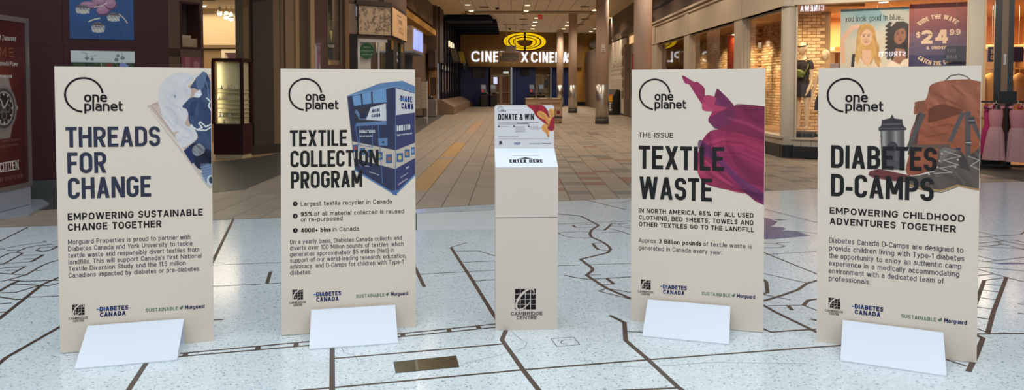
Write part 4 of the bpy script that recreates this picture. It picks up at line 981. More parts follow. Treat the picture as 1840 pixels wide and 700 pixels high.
# ---------------------------------------------------------------- jeweller's shop on the left
th1 = math.degrees(math.atan2(.78, 1.57))
wl = frame('wall_left', -6.5, 10.0, th1)
for x0, x1 in ((-3.2, -1.6), (-1.6, -.4), (-.4, .444), (.446, 1.753)):
    for z0, z1 in ((.24, 2.048), (2.05, 4.0), (4.002, 5.6)):
        if x0 == .449 or True: box('wall_panel', maroon, x0+.0006, x1-.0006, 0, .04, z0, z1, wl)
box('wall_core', mat('dark_core', S(36, 26, 26), .8), -3.2, 1.75, .03, .12, 0, 5.6, wl)
box('baseboard', dkbase, -3.2, 1.76, -.015, .03, 0, .235, wl)
wl2 = frame('wall_left', -4.93, 10.78, math.degrees(math.atan2(.5, .28)))
for z0, z1 in ((.24, 1.74), (1.93, 2.05), (2.74, 5.6)): box('wall_panel', maroon_b, 0, .59, 0, .05, z0, z1, wl2)
for x0, x1 in ((0, .19), (.54, .59)): box('wall_panel', maroon_b, x0, x1, 0, .05, 1.74, 2.74, wl2)
box('baseboard', dkbase, 0, .59, -.015, .05, 0, .235, wl2); box('return_wall', maroon_b, .55, .60, .05, 1.2, 0, 5.6, wl2)
box('wall_core', mat('dark_core', S(36, 26, 26), .8), .0, .55, .32, .36, 0, 5.6, wl2)
def on(fr, lx, ly, z=0):   # point in a wall's own frame -> world
    t = fr.rotation_euler.z; return (fr.location.x + lx*math.cos(t) - ly*math.sin(t), fr.location.y + lx*math.sin(t) + ly*math.cos(t), z)
def on_thing(name, fr, lx, ly, z, label, cat, group=None):
    return thing(name, on(fr, lx, ly, z), fr.rotation_euler.z, label, cat, group)
dw = on_thing('display_window', wl2, .365, .0, 2.05, 'small recessed shop window in the brown jeweller wall, tan shelf inside', 'window')
m = MB(); m.box(-.175, .175, -.012, .30, 0, .03); m.box(-.175, .175, -.012, .3, .66, .69); m.box(-.175, -.15, -.012, .3, .03, .66); m.box(.15, .175, -.012, .3, .03, .66); m.build('frame', maroon, dw)
box('shelf_cloth', mat('tan_cloth', S(176, 146, 112), .8), -.15, .15, .05, .28, .03, .16, dw); box('back_panel', mat('dim_back', S(64, 56, 48), .8), -.15, .15, .28, .3, .03, .66, dw); box('riser', mat('pale_cloth', S(206, 176, 136), .7), -.12, .10, .12, .24, .16, .21, dw); box('pane', soft_glass, -.15, .15, .0, .004, .03, .66, dw)
pk = on_thing('shop_poster', wl2, .365, -.006, 1.74, 'pink poster half hidden behind the leftmost beige board', 'poster')
P = Print(-.17, .17, 0, .19, .008, c3(120, 62, 72)); P.used[:] = True; P.poly([(-.1,0),(-.02,0),(-.02,.19),(-.1,.19)], c3(146,84,92)); P.poly([(.04,.02),(.14,.0),(.15,.12),(.05,.14)], c3(150,96,100)); P.build('poster_sheet', vmat('poster_print', .35, .4), 0, pk)
gloss_print = vmat('poster_print', .35, .4)
# blue jewellery poster
jp = on_thing('shop_poster', wl, .92, -.012, 2.15, 'blue poster of rings and pink macarons on the maroon wall', 'poster')
box('backing', black_m, -.39, .39, .002, .012, 0, 1.0, jp)
P = Print(-.39, .39, 0, 1.0, .004, c3(40, 76, 126)); P.used[:] = True
P.C *= (1 + .25*P.noise(3, 1))[..., None]; P.C *= (.85 + .35*P.Z)[..., None]
mc = [(-.15,.60,.11,.05,8),(.0,.52,.12,.055,-5),(.02,.42,.09,.075,30),(.10,.51,.07,.09,20),(-.16,.47,.10,.05,0)]
for cx, cz, rx, rz, rot in mc:
    P.ell(cx, cz-.012, rx*1.02, rz*1.05, c3(92,58,86), rot); P.ell(cx, cz, rx, rz*.85, c3(158,112,138), rot); P.ell(cx-.01, cz+.015, rx*.7, rz*.4, c3(182,140,160), rot, .6)
def ringp2(cx, cz, w, h):
    P.ell(cx, cz, w, h, c3(150,150,150)); P.ell(cx, cz+h*.5, w*.92, h*.42, c3(92,84,90)); P.ell(cx, cz-h*.55, w*.9, h*.3, c3(196,190,170))
    for k in range(15):
        for q in range(5): P.ell(cx-w*.88+k*w*.125, cz-h*.75+q*h*.26, .0045, .005, c3(*((206,204,196) if (k*7+q*3) % 4 else (86,88,98))))
ringp2(-.23, .40, .085, .062); ringp2(.14, .31, .08, .062); ringp2(-.05, .16, .082, .075)
P.line([(-.16,.24),(-.10,.27),(-.03,.29)], .016, c3(210,200,170)); P.line([(.21,.36),(.27,.30),(.31,.235)], .014, c3(200,180,168)); P.line([(-.09,.44),(0,.46),(.06,.50)], .014, c3(206,190,180))
P.ringe(.22, .075, .018, .018, .7, c3(24,40,70))
P.build('poster_sheet', gloss_print, 0, jp)
wp = on_thing('shop_poster', wl, .925, -.012, 1.55, 'white jewellery poster with a garden photo below, under the blue poster', 'poster')
box('backing', black_m, -.39, .39, .002, .012, 0, .44, wp)
P = Print(-.39, .39, 0, .44, .006, c3(196, 202, 196)); P.used[:] = True
P.poly([(-.4,0),(.4,0),(.4,.28),(-.4,.28)], c3(60, 70, 48)); gm = P.Z < .28; P.folds(gm, 30, 12, .5, 3)
P.poly([(.17,.0),(.32,.0),(.31,.24),(.26,.28),(.2,.27)], c3(126,136,182)); P.ell(.07, .24, .04, .03, c3(130,54,44)); P.line([(-.03,.28),(-.02,.2)], .008, c3(190,190,176))
for cx, cz, r_ in ((-.20,.335,.022),(-.135,.325,.018),(.16,.32,.024),(.18,.375,.022),(.235,.345,.025)): P.ell(cx, cz, r_, r_, c3(74,76,90)); P.ell(cx, cz, r_*.45, r_*.45, c3(150,152,160))
for q in ([(-.26,.42),(-.20,.40),(-.20,.34)], [(-.16,.36),(-.09,.375)], [(.23,.42),(.235,.36)], [(-.21,.40),(-.19,.36)]): P.line(q, .007, c3(120,124,140))
P.build('poster_sheet', gloss_print, 0, wp)

# watch advertisement on a floor stand
ps = thing('poster_stand', (-5.99, 8.15, 0), R(92.5), 'aluminium floor stand with a dark red wristwatch poster', 'sign stand')
alu = mat('aluminium', S(164, 160, 160), .35, .8)
m = MB(); m.box(0, 1.2, -.03, .03, 2.28, 2.34); m.box(0, 1.2, -.03, .03, .26, .31); m.box(0, .05, -.03, .03, .31, 2.28); m.box(1.15, 1.2, -.03, .03, .31, 2.28); m.build('frame', alu, ps)
box('lower_panel', mat('grey_panel', S(150, 152, 160), .5), .02, 1.18, -.015, .015, .03, .26, ps)
MB().prism([(.45, -.42), (1.25, -.20), (1.62, .10), (1.66, .34), (.3, .34), (.2, -.3)], 0, .025).build('base_plate', mat('pale_steel', S(176, 180, 188), .4, .5), ps)
P = Print(.05, 1.15, .31, 2.28, .008, c3(84, 30, 30)); P.used[:] = True
P.C[:] = np.array(c3(78,28,28))*(1 + .5*P.noise(2.2, 4))[..., None]; P.C += np.array(c3(120,52,34))*(.7*np.exp(-((P.X-.6)**2/.06+(P.Z-1.45)**2/.25)))[..., None]
P.poly([(1.0,.31),(1.15,.31),(1.15,1.6),(1.05,1.6)], c3(58,30,32), .5)
wx, wz = .70, 1.24
P.poly([(wx-.1,wz+.36),(wx+.1,wz+.36),(wx+.15,wz+.22),(wx-.15,wz+.22)], c3(150,138,130)); P.poly([(wx-.1,wz-.36),(wx+.1,wz-.36),(wx+.15,wz-.22),(wx-.15,wz-.22)], c3(142,130,122))
P.ell(wx, wz, .245, .27, c3(128,120,116)); P.ell(wx, wz, .21, .235, c3(70,66,66)); P.ell(wx, wz, .18, .20, c3(42,38,40)); P.ringe(wx, wz, .18, .2, .92, c3(176,170,164))
for a in range(0, 360, 30): P.ell(wx+.15*math.cos(R(a)), wz+.168*math.sin(R(a)), .012, .013, c3(206,200,192))
for cx, cz in ((-.07,.0),(.07,.0),(0,-.085)): P.ell(wx+cx, wz+cz, .052, .055, c3(120,112,108)); P.ell(wx+cx, wz+cz, .038, .04, c3(56,50,52))
P.line([(wx,wz),(wx+.09,wz+.10)], .012, c3(220,214,206)); P.line([(wx,wz),(wx-.06,wz+.11)], .014, c3(220,214,206)); P.poly([(wx+.235,wz-.02),(wx+.27,wz-.02),(wx+.27,wz+.03),(wx+.235,wz+.03)], c3(150,142,136))
P.build('poster_sheet', gloss_print, -.012, ps)
ivory = mat('ivory_ink', S(226, 218, 210), .5); bronze = mat('bronze_ink', S(150, 92, 60), .5); dim = mat('dim_red_ink', S(150, 110, 104), .5)
m = MB(); text(m, 'CITIZEN', .585, .49, .115, t=.13, x1=.945, serif=True, y=-.016, seg=4); m.build('brand_lettering', ivory, ps)
m = MB(); text(m, 'That Transcend', .555, 2.045, .062, t=.1, x1=.945, y=-.016, slant=.2); text(m, 'A Purposeful Power', .50, 1.745, .055, t=.1, x1=.98, y=-.016, slant=.2); text(m, 'PROMASTER', .63, 1.60, .034, t=.22, x1=.86, y=-.016, slant=.15); m.build('slogan_lettering', ivory, ps)
m = MB(); text(m, 'TIME', .42, 1.85, .11, t=.11, x1=.90, y=-.016, tr=.4); m.build('time_lettering', bronze, ps)
m = MB(); text(m, '35TH ANNIVERSARY', .48, .84, .03, t=.13, x1=.98, y=-.016, tr=.35); text(m, 'FLYING CHRONO', .52, .78, .03, t=.13, x1=.95, y=-.016, tr=.35); text(m, 'BETTER STARTS NOW', .45, .385, .042, t=.12, x1=1.02, y=-.016, tr=.3); m.build('small_lettering', dim, ps)

# ---------------------------------------------------------------- the jeweller's open interior
wb = frame('wall_back', -11, 20.2, 0)
box('upper_wall', mat('lit_beige', S(216, 192, 152), .7), 0, 6.0, 0, .1, 2.61, 3.6, wb); box('shelf_band', mat('olive_band', S(120, 98, 66), .6), 0, 6.0, -.10, .1, 2.52, 2.61, wb); box('lower_wall', mat('tan_store', S(150, 122, 84), .7), 0, 6.0, 0, .1, 0, 2.52, wb)
cl = struct(box('ceiling', mat('store_ceiling', S(214, 204, 182), .7), -12, -5.2, 15.9, 20.3, 3.58, 3.68)); box('dropped_edge', mat('dark_slot', S(60, 50, 40), .7), -8.6, -7.2, 17.9, 18.3, 3.572, 3.58, cl)
struct(box('wall_right', tan, -5.35, -5.25, 17.2, 20.2, 0, 5.6))
fp = thing('framed_poster', (-7.42, 20.195, 1.4), 0, 'cream framed picture with a purple wedge, above the jewellery tower', 'picture')
m = MB(); m.box(-.38, .38, -.06, 0, 1.0, 1.09); m.box(-.38, .38, -.06, 0, 0, .09); m.box(-.38, -.29, -.06, 0, .09, 1.0); m.box(.29, .38, -.06, 0, .09, 1.0); m.build('frame', mat('cream_frame', S(232, 218, 186), .5), fp)
P = Print(-.29, .29, .09, 1.0, .02, c3(214, 196, 172)); P.used[:] = True; P.poly([(-.27,.98),(.27,.98),(.0,.3)], c3(96,66,76)); P.build('picture_sheet', gloss_print, -.03, fp)
bulb_m = mat('lit_bulb', S(255, 244, 214), .5, emit=S(255, 236, 196), estr=9)
for i, (x, z) in enumerate(((-7.62, 3.46), (-7.45, 3.36), (-7.33, 3.32))):
    sl_ = thing('track_spotlight', (x, 19.6, z), 0, ['chrome ceiling spotlight inside the jeweller, leftmost of three', 'chrome ceiling spotlight inside the jeweller, middle one of three', 'chrome ceiling spotlight inside the jeweller, rightmost and lowest of three'][i], 'spotlight', 'jeweller spotlights')
    MB().lathe([(.03, .1), (.055, .06), (.07, -.03), (.062, -.05)], 14).build('shade', steel, sl_, True); MB().ball((0, 0, -.06), .062, n=12, m=8).build('bulb', bulb_m, sl_, True); MB().tube([(0, 0, .1), (0, 0, 3.58-z)], .012, 6).build('stem', steel, sl_)
for i, (x, y) in enumerate(((-7.75, 18.6), (-7.95, 19.3))):
    d_ = thing('recessed_light', (x, y, 3.578), 0, ['oval ceiling light in the jeweller, nearer one', 'oval ceiling light in the jeweller, farther one'][i], 'ceiling light')
    MB().lathe([(.13, 0), (.13, -.02), (.10, -.025)], 18, cap=False).build('rim', white_p, d_); MB().lathe([(.10, -.012), (.09, -.035)], 18).build('lens', bulb_m, d_)
# glazed jewellery tower
dc = thing('display_case', (-5.86, 15.85, 0), 0, 'maroon glazed jewellery tower at the shop entrance', 'display case')
o5 = [(-.33, -.36), (.28, -.36), (.33, .08), (.16, .36), (-.33, .36)]
def sc5(k): return [(a*k, b*k) for a, b in o5]
MB().prism(sc5(.93), 0, .09).build('plinth', mat('cream_plinth', S(188, 172, 140), .5), dc); MB().prism(o5, .09, .72).build('cabinet', maroon, dc); MB().prism(sc5(1.03), 2.02, 2.08).build('cap', maroon, dc)
for a, b in o5[:4] + [o5[4]]:
    MB().box(a*.96-.03, a*.96+.03, b*.96-.03, b*.96+.03, .72, 2.02).build('post', maroon, dc)
MB().prism([(-.29, -.22), (.22, -.22), (.27, .06), (.25, .08), (.20, -.20), (-.29, -.20)], .73, 2.0).build('back_panel', mat('linen_panel', S(226, 214, 168), .8, noise=.16, nscale=40), dc)
MB().prism(sc5(.86), .72, .735).build('glazed_floor', mat('linen_panel', S(206, 198, 160), .8), dc)
for z in (.86, .95, 1.04, 1.13, 1.22, 1.36, 1.44): MB().prism([(-.29, -.32), (.24, -.32), (.29, .05), (.25, .05), (.21, -.22), (-.29, -.22)], z, z+.012).build('shelf', mat('shelf_glass', S(236, 230, 204), .2), dc)
cr_ = random.Random(3)
for k in range(16):
    z = (.735, .872, 1.232, 1.452)[k % 4]; x = -.24 + .43*cr_.random(); y = -.285
    MB().lathe([(.022, 0), (.026, .02), (.012, .05), (.012, .065), (.02, .075)], 8, (x, y)).build('jewel_stand', mat('ivory_stand', S(220, 214, 196), .5), dc, loc=(0, 0, z))
m = MB(); A_, B_, C_ = (-.30, -.345), (.26, -.345), (.312, .075)
m.add([(A_[0], A_[1], .73), (B_[0], B_[1], .73), (B_[0], B_[1], 2.01), (A_[0], A_[1], 2.01)], [(0,1,2,3)]); m.add([(B_[0], B_[1], .73), (C_[0], C_[1], .73), (C_[0], C_[1], 2.01), (B_[0], B_[1], 2.01)], [(0,1,2,3)]); m.build('pane', soft_glass, dc)
l_ = bpy.data.lights.new('case_lamp', 'AREA'); l_.energy = 1.4; l_.shape = 'RECTANGLE'; l_.size = .03; l_.size_y = 1.2; l_.color = (1, .93, .74); lo = bpy.data.objects.new('case_lamp', l_); COL.objects.link(lo); lo.location = (-6.13, 15.545, 1.37); lo.rotation_euler = (R(90), 0, R(-38))

# ---------------------------------------------------------------- striped pilaster wall with a shop window
wp_ = frame('wall_left', -5.75, 16.3, math.degrees(math.atan2(2.7, 1.54)))
for x0, x1, y0, c in ((-.10, .09, .0, (120, 98, 68)), (.09, .66, -.08, (58, 50, 44)), (.66, .92, .0, (116, 96, 74)), (.92, 1.08, .06, (72, 68, 56)), (1.08, 1.36, -.02, (134, 108, 84)), (1.36, 1.48, -.05, (154, 126, 94)), (1.48, 1.84, .02, (76, 64, 48)), (1.84, 1.98, -.05, (166, 136, 104)), (1.98, 2.45, .0, (78, 54, 50)), (2.93, 3.05, .0, (78, 54, 50)), (3.05, 3.20, -.04, (116, 88, 62))):
    box('pilaster_strip', mat('strip_%d_%d' % (c[0], int(x0*100)), S(*c), .6), x0, x1, y0, .25, .2 if x0 < 2 else 0, 5.6, wp_)
box('baseboard', mat('dark_base', S(44, 40, 38), .5), -.10, 1.98, -.09, .25, 0, .2, wp_)
box('wall_panel', mat('strip_78_198', S(78, 54, 50), .6), 2.45, 2.93, 0, .25, 0, 2.03, wp_); box('wall_panel', mat('strip_78_198', S(78, 54, 50), .6), 2.45, 2.93, 0, .25, 3.7, 5.6, wp_)
sw = on_thing('shop_window', wp_, 2.69, 0, 2.03, 'narrow tall shop window in a maroon frame, green sign inside', 'window')
box('back_panel', mat('window_back', S(84, 82, 66), .6), -.24, .24, .2, .22, 0, 1.67, sw); box('ledge', mat('straw', S(150, 124, 86), .7), -.24, .24, .03, .2, 0, .12, sw); box('inner_sheet', mat('pale_olive', S(120, 116, 92), .7), -.2, .05, .17, .2, .55, 1.3, sw); box('green_sign', mat('dark_green_sheet', S(34, 62, 42), .6), -.22, .18, .15, .17, .16, .72, sw)
m = MB(); text(m, 'VACLSALID', -.14, .44, .075, t=.22, x1=.17, y=.148); m.build('sign_lettering', ivory, sw)
m = MB(); m.ball((.02, .12, .80), .045, .02, .06, 10, 8); m.tube([(.02, .12, .76), (.03, .12, .60)], [.03, .004], 8); m.build('hanging_ornament', mat('pale_yellow', S(208, 200, 110), .5), sw); box('pane', clear, -.24, .24, .01, .014, 0, 1.67, sw)
for s_ in (-1, 1): box('frame_edge', mat('olive_frame', S(96, 92, 72), .5), -.24 if s_ < 0 else .215, -.215 if s_ < 0 else .24, -.01, .01, 0, 1.67, sw)
ah = thing('acrylic_holder', (-4.02, 15.6, 0), R(8), 'clear acrylic poster holder with a pink sheet on a thin post', 'sign holder')
MB().tube([(0, 0, .0), (0, 0, 1.3)], .02, 8).build('post', steel, ah); MB().lathe([(.16, 0), (.16, .015), (.03, .03)], 16).build('foot', steel, ah); box('sleeve', soft_glass, -.095, .095, -.01, .01, 1.3, 2.5, ah)
P = Print(-.07, .04, 1.32, 2.4, .01, c3(150, 110, 104)); P.used[:] = True; P.folds(P.used, 85, 5, .5, 2); P.poly([(-.02,2.2),(.03,2.1),(.02,1.7),(-.02,1.8)], c3(196,110,110)); P.poly([(-.07,1.32),(-.04,1.32),(-.035,2.3),(-.07,2.4)], c3(226,206,196)); P.poly([(.01,1.32),(.02,1.32),(.03,1.9),(.01,2.0)], c3(232,214,206)); P.build('sheet', gloss_print, -.003, ah)

# ---------------------------------------------------------------- the leaf-panelled shop at the corner
lf = frame('wall_left', -4.0, 19.4, 37.9)
pinkp = mat('pinkish_panel', S(150, 126, 112), .6)
box('side_panel', pinkp, -.45, -.02, .02, .25, 2.85, 3.62, lf); box('black_post', black_m, -.36, -.0, .0, .25, 0, 2.83, lf)
box('upper_wall', brown_w, -.9, 1.0, .1, .35, 3.6, 5.6, lf); box('header', mat('dark_header', S(64, 50, 42), .6), -.02, 1.0, -.02, .2, 3.6, 3.72, lf)
box('lower_lintel', brown_w, 0, .98, .0, .2, 2.74, 2.83, lf)
lp = on_thing('leaf_panel', lf, .49, -.03, 2.83, 'square cream panel printed with dark leaf sprigs over the shop door', 'panel')
m = MB(); m.box(-.49, .49, -.03, .02, 0, .02); m.box(-.49, .49, -.03, .02, .75, .77); m.box(-.49, -.47, -.03, .02, .02, .75); m.box(.47, .49, -.03, .02, .02, .75); m.build('frame', mat('plum_frame', S(46, 32, 38), .5), lp)
box('sheet', mat('cream_sheet', S(190, 166, 138), .6), -.47, .47, -.015, .01, .02, .75, lp)
lm = MB(); dt = MB(); lr = random.Random(11)
def leaf(m, x, z, a, l, w):
    ca, sa = math.cos(a), math.sin(a); o_ = [(0, 0), (.3, .42), (.62, .38), (1, 0), (.62, -.38), (.3, -.42)]
    pts = [(x+(u*l)*ca-(v*w)*sa, z+(u*l)*sa+(v*w)*ca) for u, v in o_]
    line2(m, pts + [pts[0]], .0055, -.0165); line2(m, [pts[0], pts[3]], .004, -.0165)
    for f_ in (.3, .5, .7): line2(m, [(pts[0][0]+(pts[3][0]-pts[0][0])*f_, pts[0][1]+(pts[3][1]-pts[0][1])*f_), ((pts[1][0]+pts[2][0])/2, (pts[1][1]+pts[2][1])/2)], .0035, -.0165)
for gi_ in range(6):
    for gj_ in range(4):
        x, z, a = -.42+.165*gi_+.05*lr.random(), .03+.18*gj_+.04*lr.random(), lr.uniform(45, 125); pts = [(x, z)]
        for k in range(3):
            a += lr.uniform(-18, 18); x += .06*math.cos(R(a)); z += .06*math.sin(R(a))
            if not (-.455 < x < .455 and .035 < z < .735): break
            pts.append((x, z)); sd_ = 1 if (k+gi_) % 2 else -1; aa = R(a + sd_*(46 if k < 2 else 6)); l = .10 + .02*lr.random()
            ex, ez = x + l*math.cos(aa), z + l*math.sin(aa)
            if -.46 < ex < .46 and .03 < ez < .74: leaf(lm, x, z, aa, l, .05)
            bx_, bz_ = x - sd_*.05*math.sin(R(a)), z + sd_*.05*math.cos(R(a))
            if k == 1 and -.45 < bx_ < .45 and .04 < bz_ < .73: disc(dt, bx_, bz_, .010, .010, -.0165, 8)
        if len(pts) > 1: line2(lm, pts, .006, -.0165)
lm.build('leaf_print', mat('leaf_ink', S(66, 60, 62), .6), lp); dt.build('berry_print', mat('berry_ink', S(96, 54, 46), .6), lp)
d1 = struct(empty('door_1', on(lf, .02, .05), R(37.9)))
whitef = mat('white_frame', S(206, 206, 200), .4)
m = MB(); m.box(0, .06, -.04, .04, 0, 2.74); m.box(.60, .63, -.03, .03, 0, 2.70); m.box(0, .94, -.04, .04, 2.66, 2.74); m.build('door_frame', whitef, d1); box('black_post', black_m, .86, .98, -.05, .06, 0, 2.74, d1); box('pane', clear, .06, .60, -.004, .004, 0, 2.66, d1); box('pane', clear, .63, .86, -.004, .004, 0, 2.66, d1)
box('white_board', mat('white_board', S(226, 224, 216), .5), .08, .44, .1, .13, 0, 2.66, d1)
gs = on_thing('round_sticker', lf, .29, .035, 2.25, 'round dark green sticker with white script on the shop door glass', 'sticker')
m = MB(); disc(m, 0, .17, .205, .21, 0, 32); m.build('disc', mat('green_vinyl', S(36, 92, 56), .5), gs)
m = MB(); text(m, 'come in', -.10, .26, .034, t=.1, x1=.10, y=-.002, slant=.3); text(m, 'whatever is', -.17, .165, .034, t=.1, x1=.17, y=-.002, slant=.3); text(m, 'worth it all', -.14, .07, .034, t=.1, x1=.14, y=-.002, slant=.3); m.build('script_lettering', ivory, gs)
m = MB(); disc(m, -.12, -.06, .05, .12, .02, 16); tag(m.build('round_sticker', mat('green_vinyl', S(36, 92, 56), .5), None, loc=on(lf, .16, .0, 2.2), rot=(0, 0, R(37.9))), 'edge of a second green sticker at the left door post', 'sticker')
lf2 = frame('wall_left', -3.23, 20.0, 90.2)
box('upper_wall', brown_w, -.1, 4.2, .15, .4, 3.62, 5.6, lf2); box('header', mat('dark_header', S(64, 50, 42), .6), -.02, 2.8, -.02, .2, 3.6, 3.72, lf2); box('lower_lintel', brown_w, 0, 2.8, .03, .2, 2.76, 2.85, lf2)
for x0, x1 in ((.0, .08), (.55, 1.25), (1.95, 2.75)): box('black_post', black_m, x0, x1, .02, .14, 0, 2.76, lf2)
for x0, x1 in ((.08, .55), (1.25, 1.95)): box('pane', clear, x0, x1, .06, .068, 0, 2.76, lf2)
for x0 in (.14, 1.98): box('gold_fitting', mat('gold_fitting', S(190, 146, 40), .4, .4), x0, x0+.3, -.0, .05, 2.50, 2.74, lf2)
fs = on_thing('fascia_sign', lf2, 1.38, -.03, 2.85, 'lit cream shop sign with handwritten letters, angled away beside the leaf panel', 'sign')
box('sign_box', mat('lit_cream', S(222, 184, 142), .6, emit=S(222, 176, 128), estr=.12), -1.36, 1.36, -.03, .05, 0, .75, fs)
m = MB(); text(m, 'some', -.35, .40, .16, t=.14, x1=.35, y=-.032); text(m, 'you', -.40, .16, .20, t=.13, x1=.45, y=-.032, slant=.2); line2(m, [(-.55, .28), (-.55, .62), (.1, .62)], .02, -.032); line2(m, [(.45, .30), (.45, .0)], .02, -.032); m.build('sign_lettering', mat('dark_ink', S(60, 48, 44), .6), fs)
box('edge_trim', mat('plum_frame', S(46, 32, 38), .5), -1.38, 1.38, -.035, .05, -.02, 0, fs); box('end_trim', mat('plum_frame', S(46, 32, 38), .5), 1.36, 1.39, -.035, .05, -.02, .77, fs)
# inside of that shop
struct(box('wall_back', mat('shop_dark', S(92, 94, 94), .6), -8, -3.4, 25.6, 25.7, 0, 3.6)); struct(box('ceiling', mat('shop_ceiling', S(188, 188, 184), .7), -8, -3.3, 20.4, 25.7, 3.3, 3.4))
sp_ = mat('shop_lamp', S(255, 250, 240), .5, emit=S(255, 248, 236), estr=6)
for i, (x, y) in enumerate(((-4.25, 23.4), (-3.9, 24.2))): tag(MB().lathe([(.16, 3.29), (.14, 3.28)], 16, (x, y)).build('recessed_light', sp_), ['round ceiling light above the green sticker, nearer one', 'round ceiling light above the green sticker, farther one'][i], 'ceiling light')
pl_ = mat('small_bulb', S(255, 246, 230), .5, emit=S(255, 240, 214), estr=4)
for i, (u_, z) in enumerate(((-3.62, 2.62), (-3.62, 2.53))): tag(MB().ball((u_, 24.6, z), .05, n=10, m=6).build('pendant_bulb', pl_, None, True), ['upper of two small bulbs glowing inside the dark shop', 'lower of two small bulbs glowing inside the dark shop'][i], 'lamp')

# ---------------------------------------------------------------- left side of the corridor
wc = frame('wall_left', -4.35, 22.8, 90)
box('wall_plane', brown_w, 0, 15.4, 0, .2, 0, 5.6, wc); box('upper_face', tan_d, -.6, 15.2, -.35, .0, 4.55, 5.6, wc)
so = box('soffit', mat('gold_soffit', S(186, 138, 62), .6), -.6, 15.2, -.50, -.05, 4.06, 4.32, wc)
wf = struct(box('wall_front', brown_w, -5.6, -3.82, 38.2, 38.5, 0, 5.6))
dr = struct(empty('door_2', (-4.03, 38.18, 0), 0)); box('door_leaf', mat('brown_door', S(86, 62, 46), .6), -.13, .16, -.02, .0, 0, 1.95, dr); m = MB(); m.box(-.20, -.13, -.05, 0, 0, 2.3); m.box(.16, .23, -.05, 0, 0, 2.3); m.box(-.13, .16, -.05, 0, 1.95, 2.3); m.build('door_frame', mat('tan_frame', S(158, 124, 84), .6), dr)
bk = struct(box('trim_1', mat('dark_taupe', S(74, 62, 58), .7), -4.15, -3.72, 38.7, 40.8, 2.75, 5.6)); box('lower_block', mat('dark_taupe2', S(84, 74, 68), .7), -4.2, -3.85, 37.7, 38.2, 2.45, 3.35, bk)
bs = thing('light_box_sign', (-3.12, 25.3, 2.62), R(90), 'projecting box sign with glowing blue letters on the left wall', 'sign')
box('housing', mat('tan_housing', S(166, 140, 110), .6), -1.5, 1.35, .04, 1.2, .0, .80, bs); box('under_plate', mat('blue_grey', S(92, 110, 122), .5), -1.5, 1.35, .0, 1.2, -.05, .0, bs)
blue_m = mat('blue_glow', S(150, 166, 255), .5, emit=S(132, 150, 250), estr=1.1)
m = MB()
for x, a_, b_ in ((-1.30, .0, .16), (-1.0, .12, .0), (-.55, .0, .1), (.05, .0, .0), (.42, .0, .0), (.82, .0, .0)): m.prism_y([(x+a_, .08), (x+a_+.21, .06), (x+b_+.21, .74), (x+b_, .72)], .0, .04)
m.build('glowing_letters', blue_m, bs)
tb = thing('waste_bin', (-3.97, 36.95, 0), 0, 'grey litter bin with a black lid heap, by the left wall', 'bin')
MB().bbox(-.24, .24, -.22, .22, .03, .86, .02).build('body', mat('bin_grey', S(128, 122, 116), .6), tb); box('foot', black_m, -.22, .22, -.2, .2, 0, .03, tb)
MB().ball((-.06, 0, .93), .2, .18, .12, 12, 8).build('bag', black_m, tb, True); MB().ball((.08, .02, .98), .12, .12, .07, 10, 6).build('bag_knot', black_m, tb, True); box('label', mat('white_label', S(206, 202, 196), .5), .241, .243, -.08, .06, .12, .62, tb); box('flap', mat('tan_flap', S(150, 116, 90), .6), .1, .235, -.225, -.22, .88, 1.06, tb)
ds_ = thing('directory_stand', (-3.66, 30.0, 0), R(10), 'white framed notice stand with printed sheets beside the litter bin', 'sign stand')
m = MB(); m.box(-.28, -.25, -.015, .015, 0, 1.84); m.box(.25, .28, -.015, .015, 0, 1.72); m.box(-.28, .28, -.015, .015, .22, .26); m.box(-.28, -.25, -.2, .2, 0, .03); m.box(.25, .28, -.2, .2, 0, .03); m.build('frame', mat('white_frame', S(206, 206, 200), .4), ds_)
for i, (x0, x1, z0, z1) in enumerate(((-.25, .0, .62, 1.84), (.02, .25, .62, 1.68))):
    P = Print(x0, x1, z0, z1, .02, c3(176, 164, 146)); P.used[:] = True
    for k in range(9): P.line([(x0+.03, z1-.1-.12*k), (x1-.03, z1-.1-.12*k)], .04, c3(146,134,118), .7)
    P.build('sheet', gloss_print, -.017, ds_)
box('shelf_item', black_m, -.2, .12, -.08, .08, .26, .34, ds_)

# navy slat screen, its posters and sloping bench
scn = thing('slat_screen', (-3.8, 40.9, 0), R(90), 'tall dark navy slatted screen along the left corridor wall', 'screen')
dnavy = mat('dark_navy', S(22, 26, 46), .6, spec=.2)
box('back_board', mat('navy_back', S(18, 20, 34), .6), 0, 16.0, .15, .2, .7, 5.5, scn)
for k in range(10): box('slat', dnavy, .1+1.74*k, .24+1.74*k, .0, .10, .72, 5.45, scn)
for z in (1.05, 2.35, 3.0): box('rail', dnavy, 0, 16, .07, .10, z, z+.1, scn)
cpy = thing('slat_canopy', (-3.9, 43.0, 5.3), 0, 'dark navy slatted canopy under the ceiling before the cinema', 'canopy')
for k in range(9): box('slat', dnavy, 0, 2.75 if k == 0 else 2.98, .0+1.9*k, .22+1.9*k, -.05, .22, cpy)
for x in (.1, 1.3, 2.5): box('bearer', dnavy, x, x+.1, 0, 15.4, .18, .28, cpy)
box('front_board', dnavy, 0, 2.75, .22, 2.0, -.03, .02, cpy); box('back_board', mat('navy_back', S(18, 20, 34), .6), 0, 2.75, 2.0, 15.4, .22, .28, cpy)
bn = struct(frame('trim_2', -3.8, 39.7, 90)); MB().prism_y([(0, 0), (0, 0)], 0, 0) if False else None
m = MB(); prof = [(-.72, 0), (.35, 0), (.35, .78), (-.05, .78), (-.72, .40)]
m.add([(0, a, b_) for a, b_ in prof] + [(17.2, a, b_) for a, b_ in prof], [tuple(range(5)), tuple(range(9, 4, -1))] + [(i, 5+i, 5+(i+1) % 5, (i+1) % 5) for i in range(5)]); m.build('sloping_bench', mat('bench_stone', S(126, 102, 82), .6, noise=.06, nscale=3), bn)
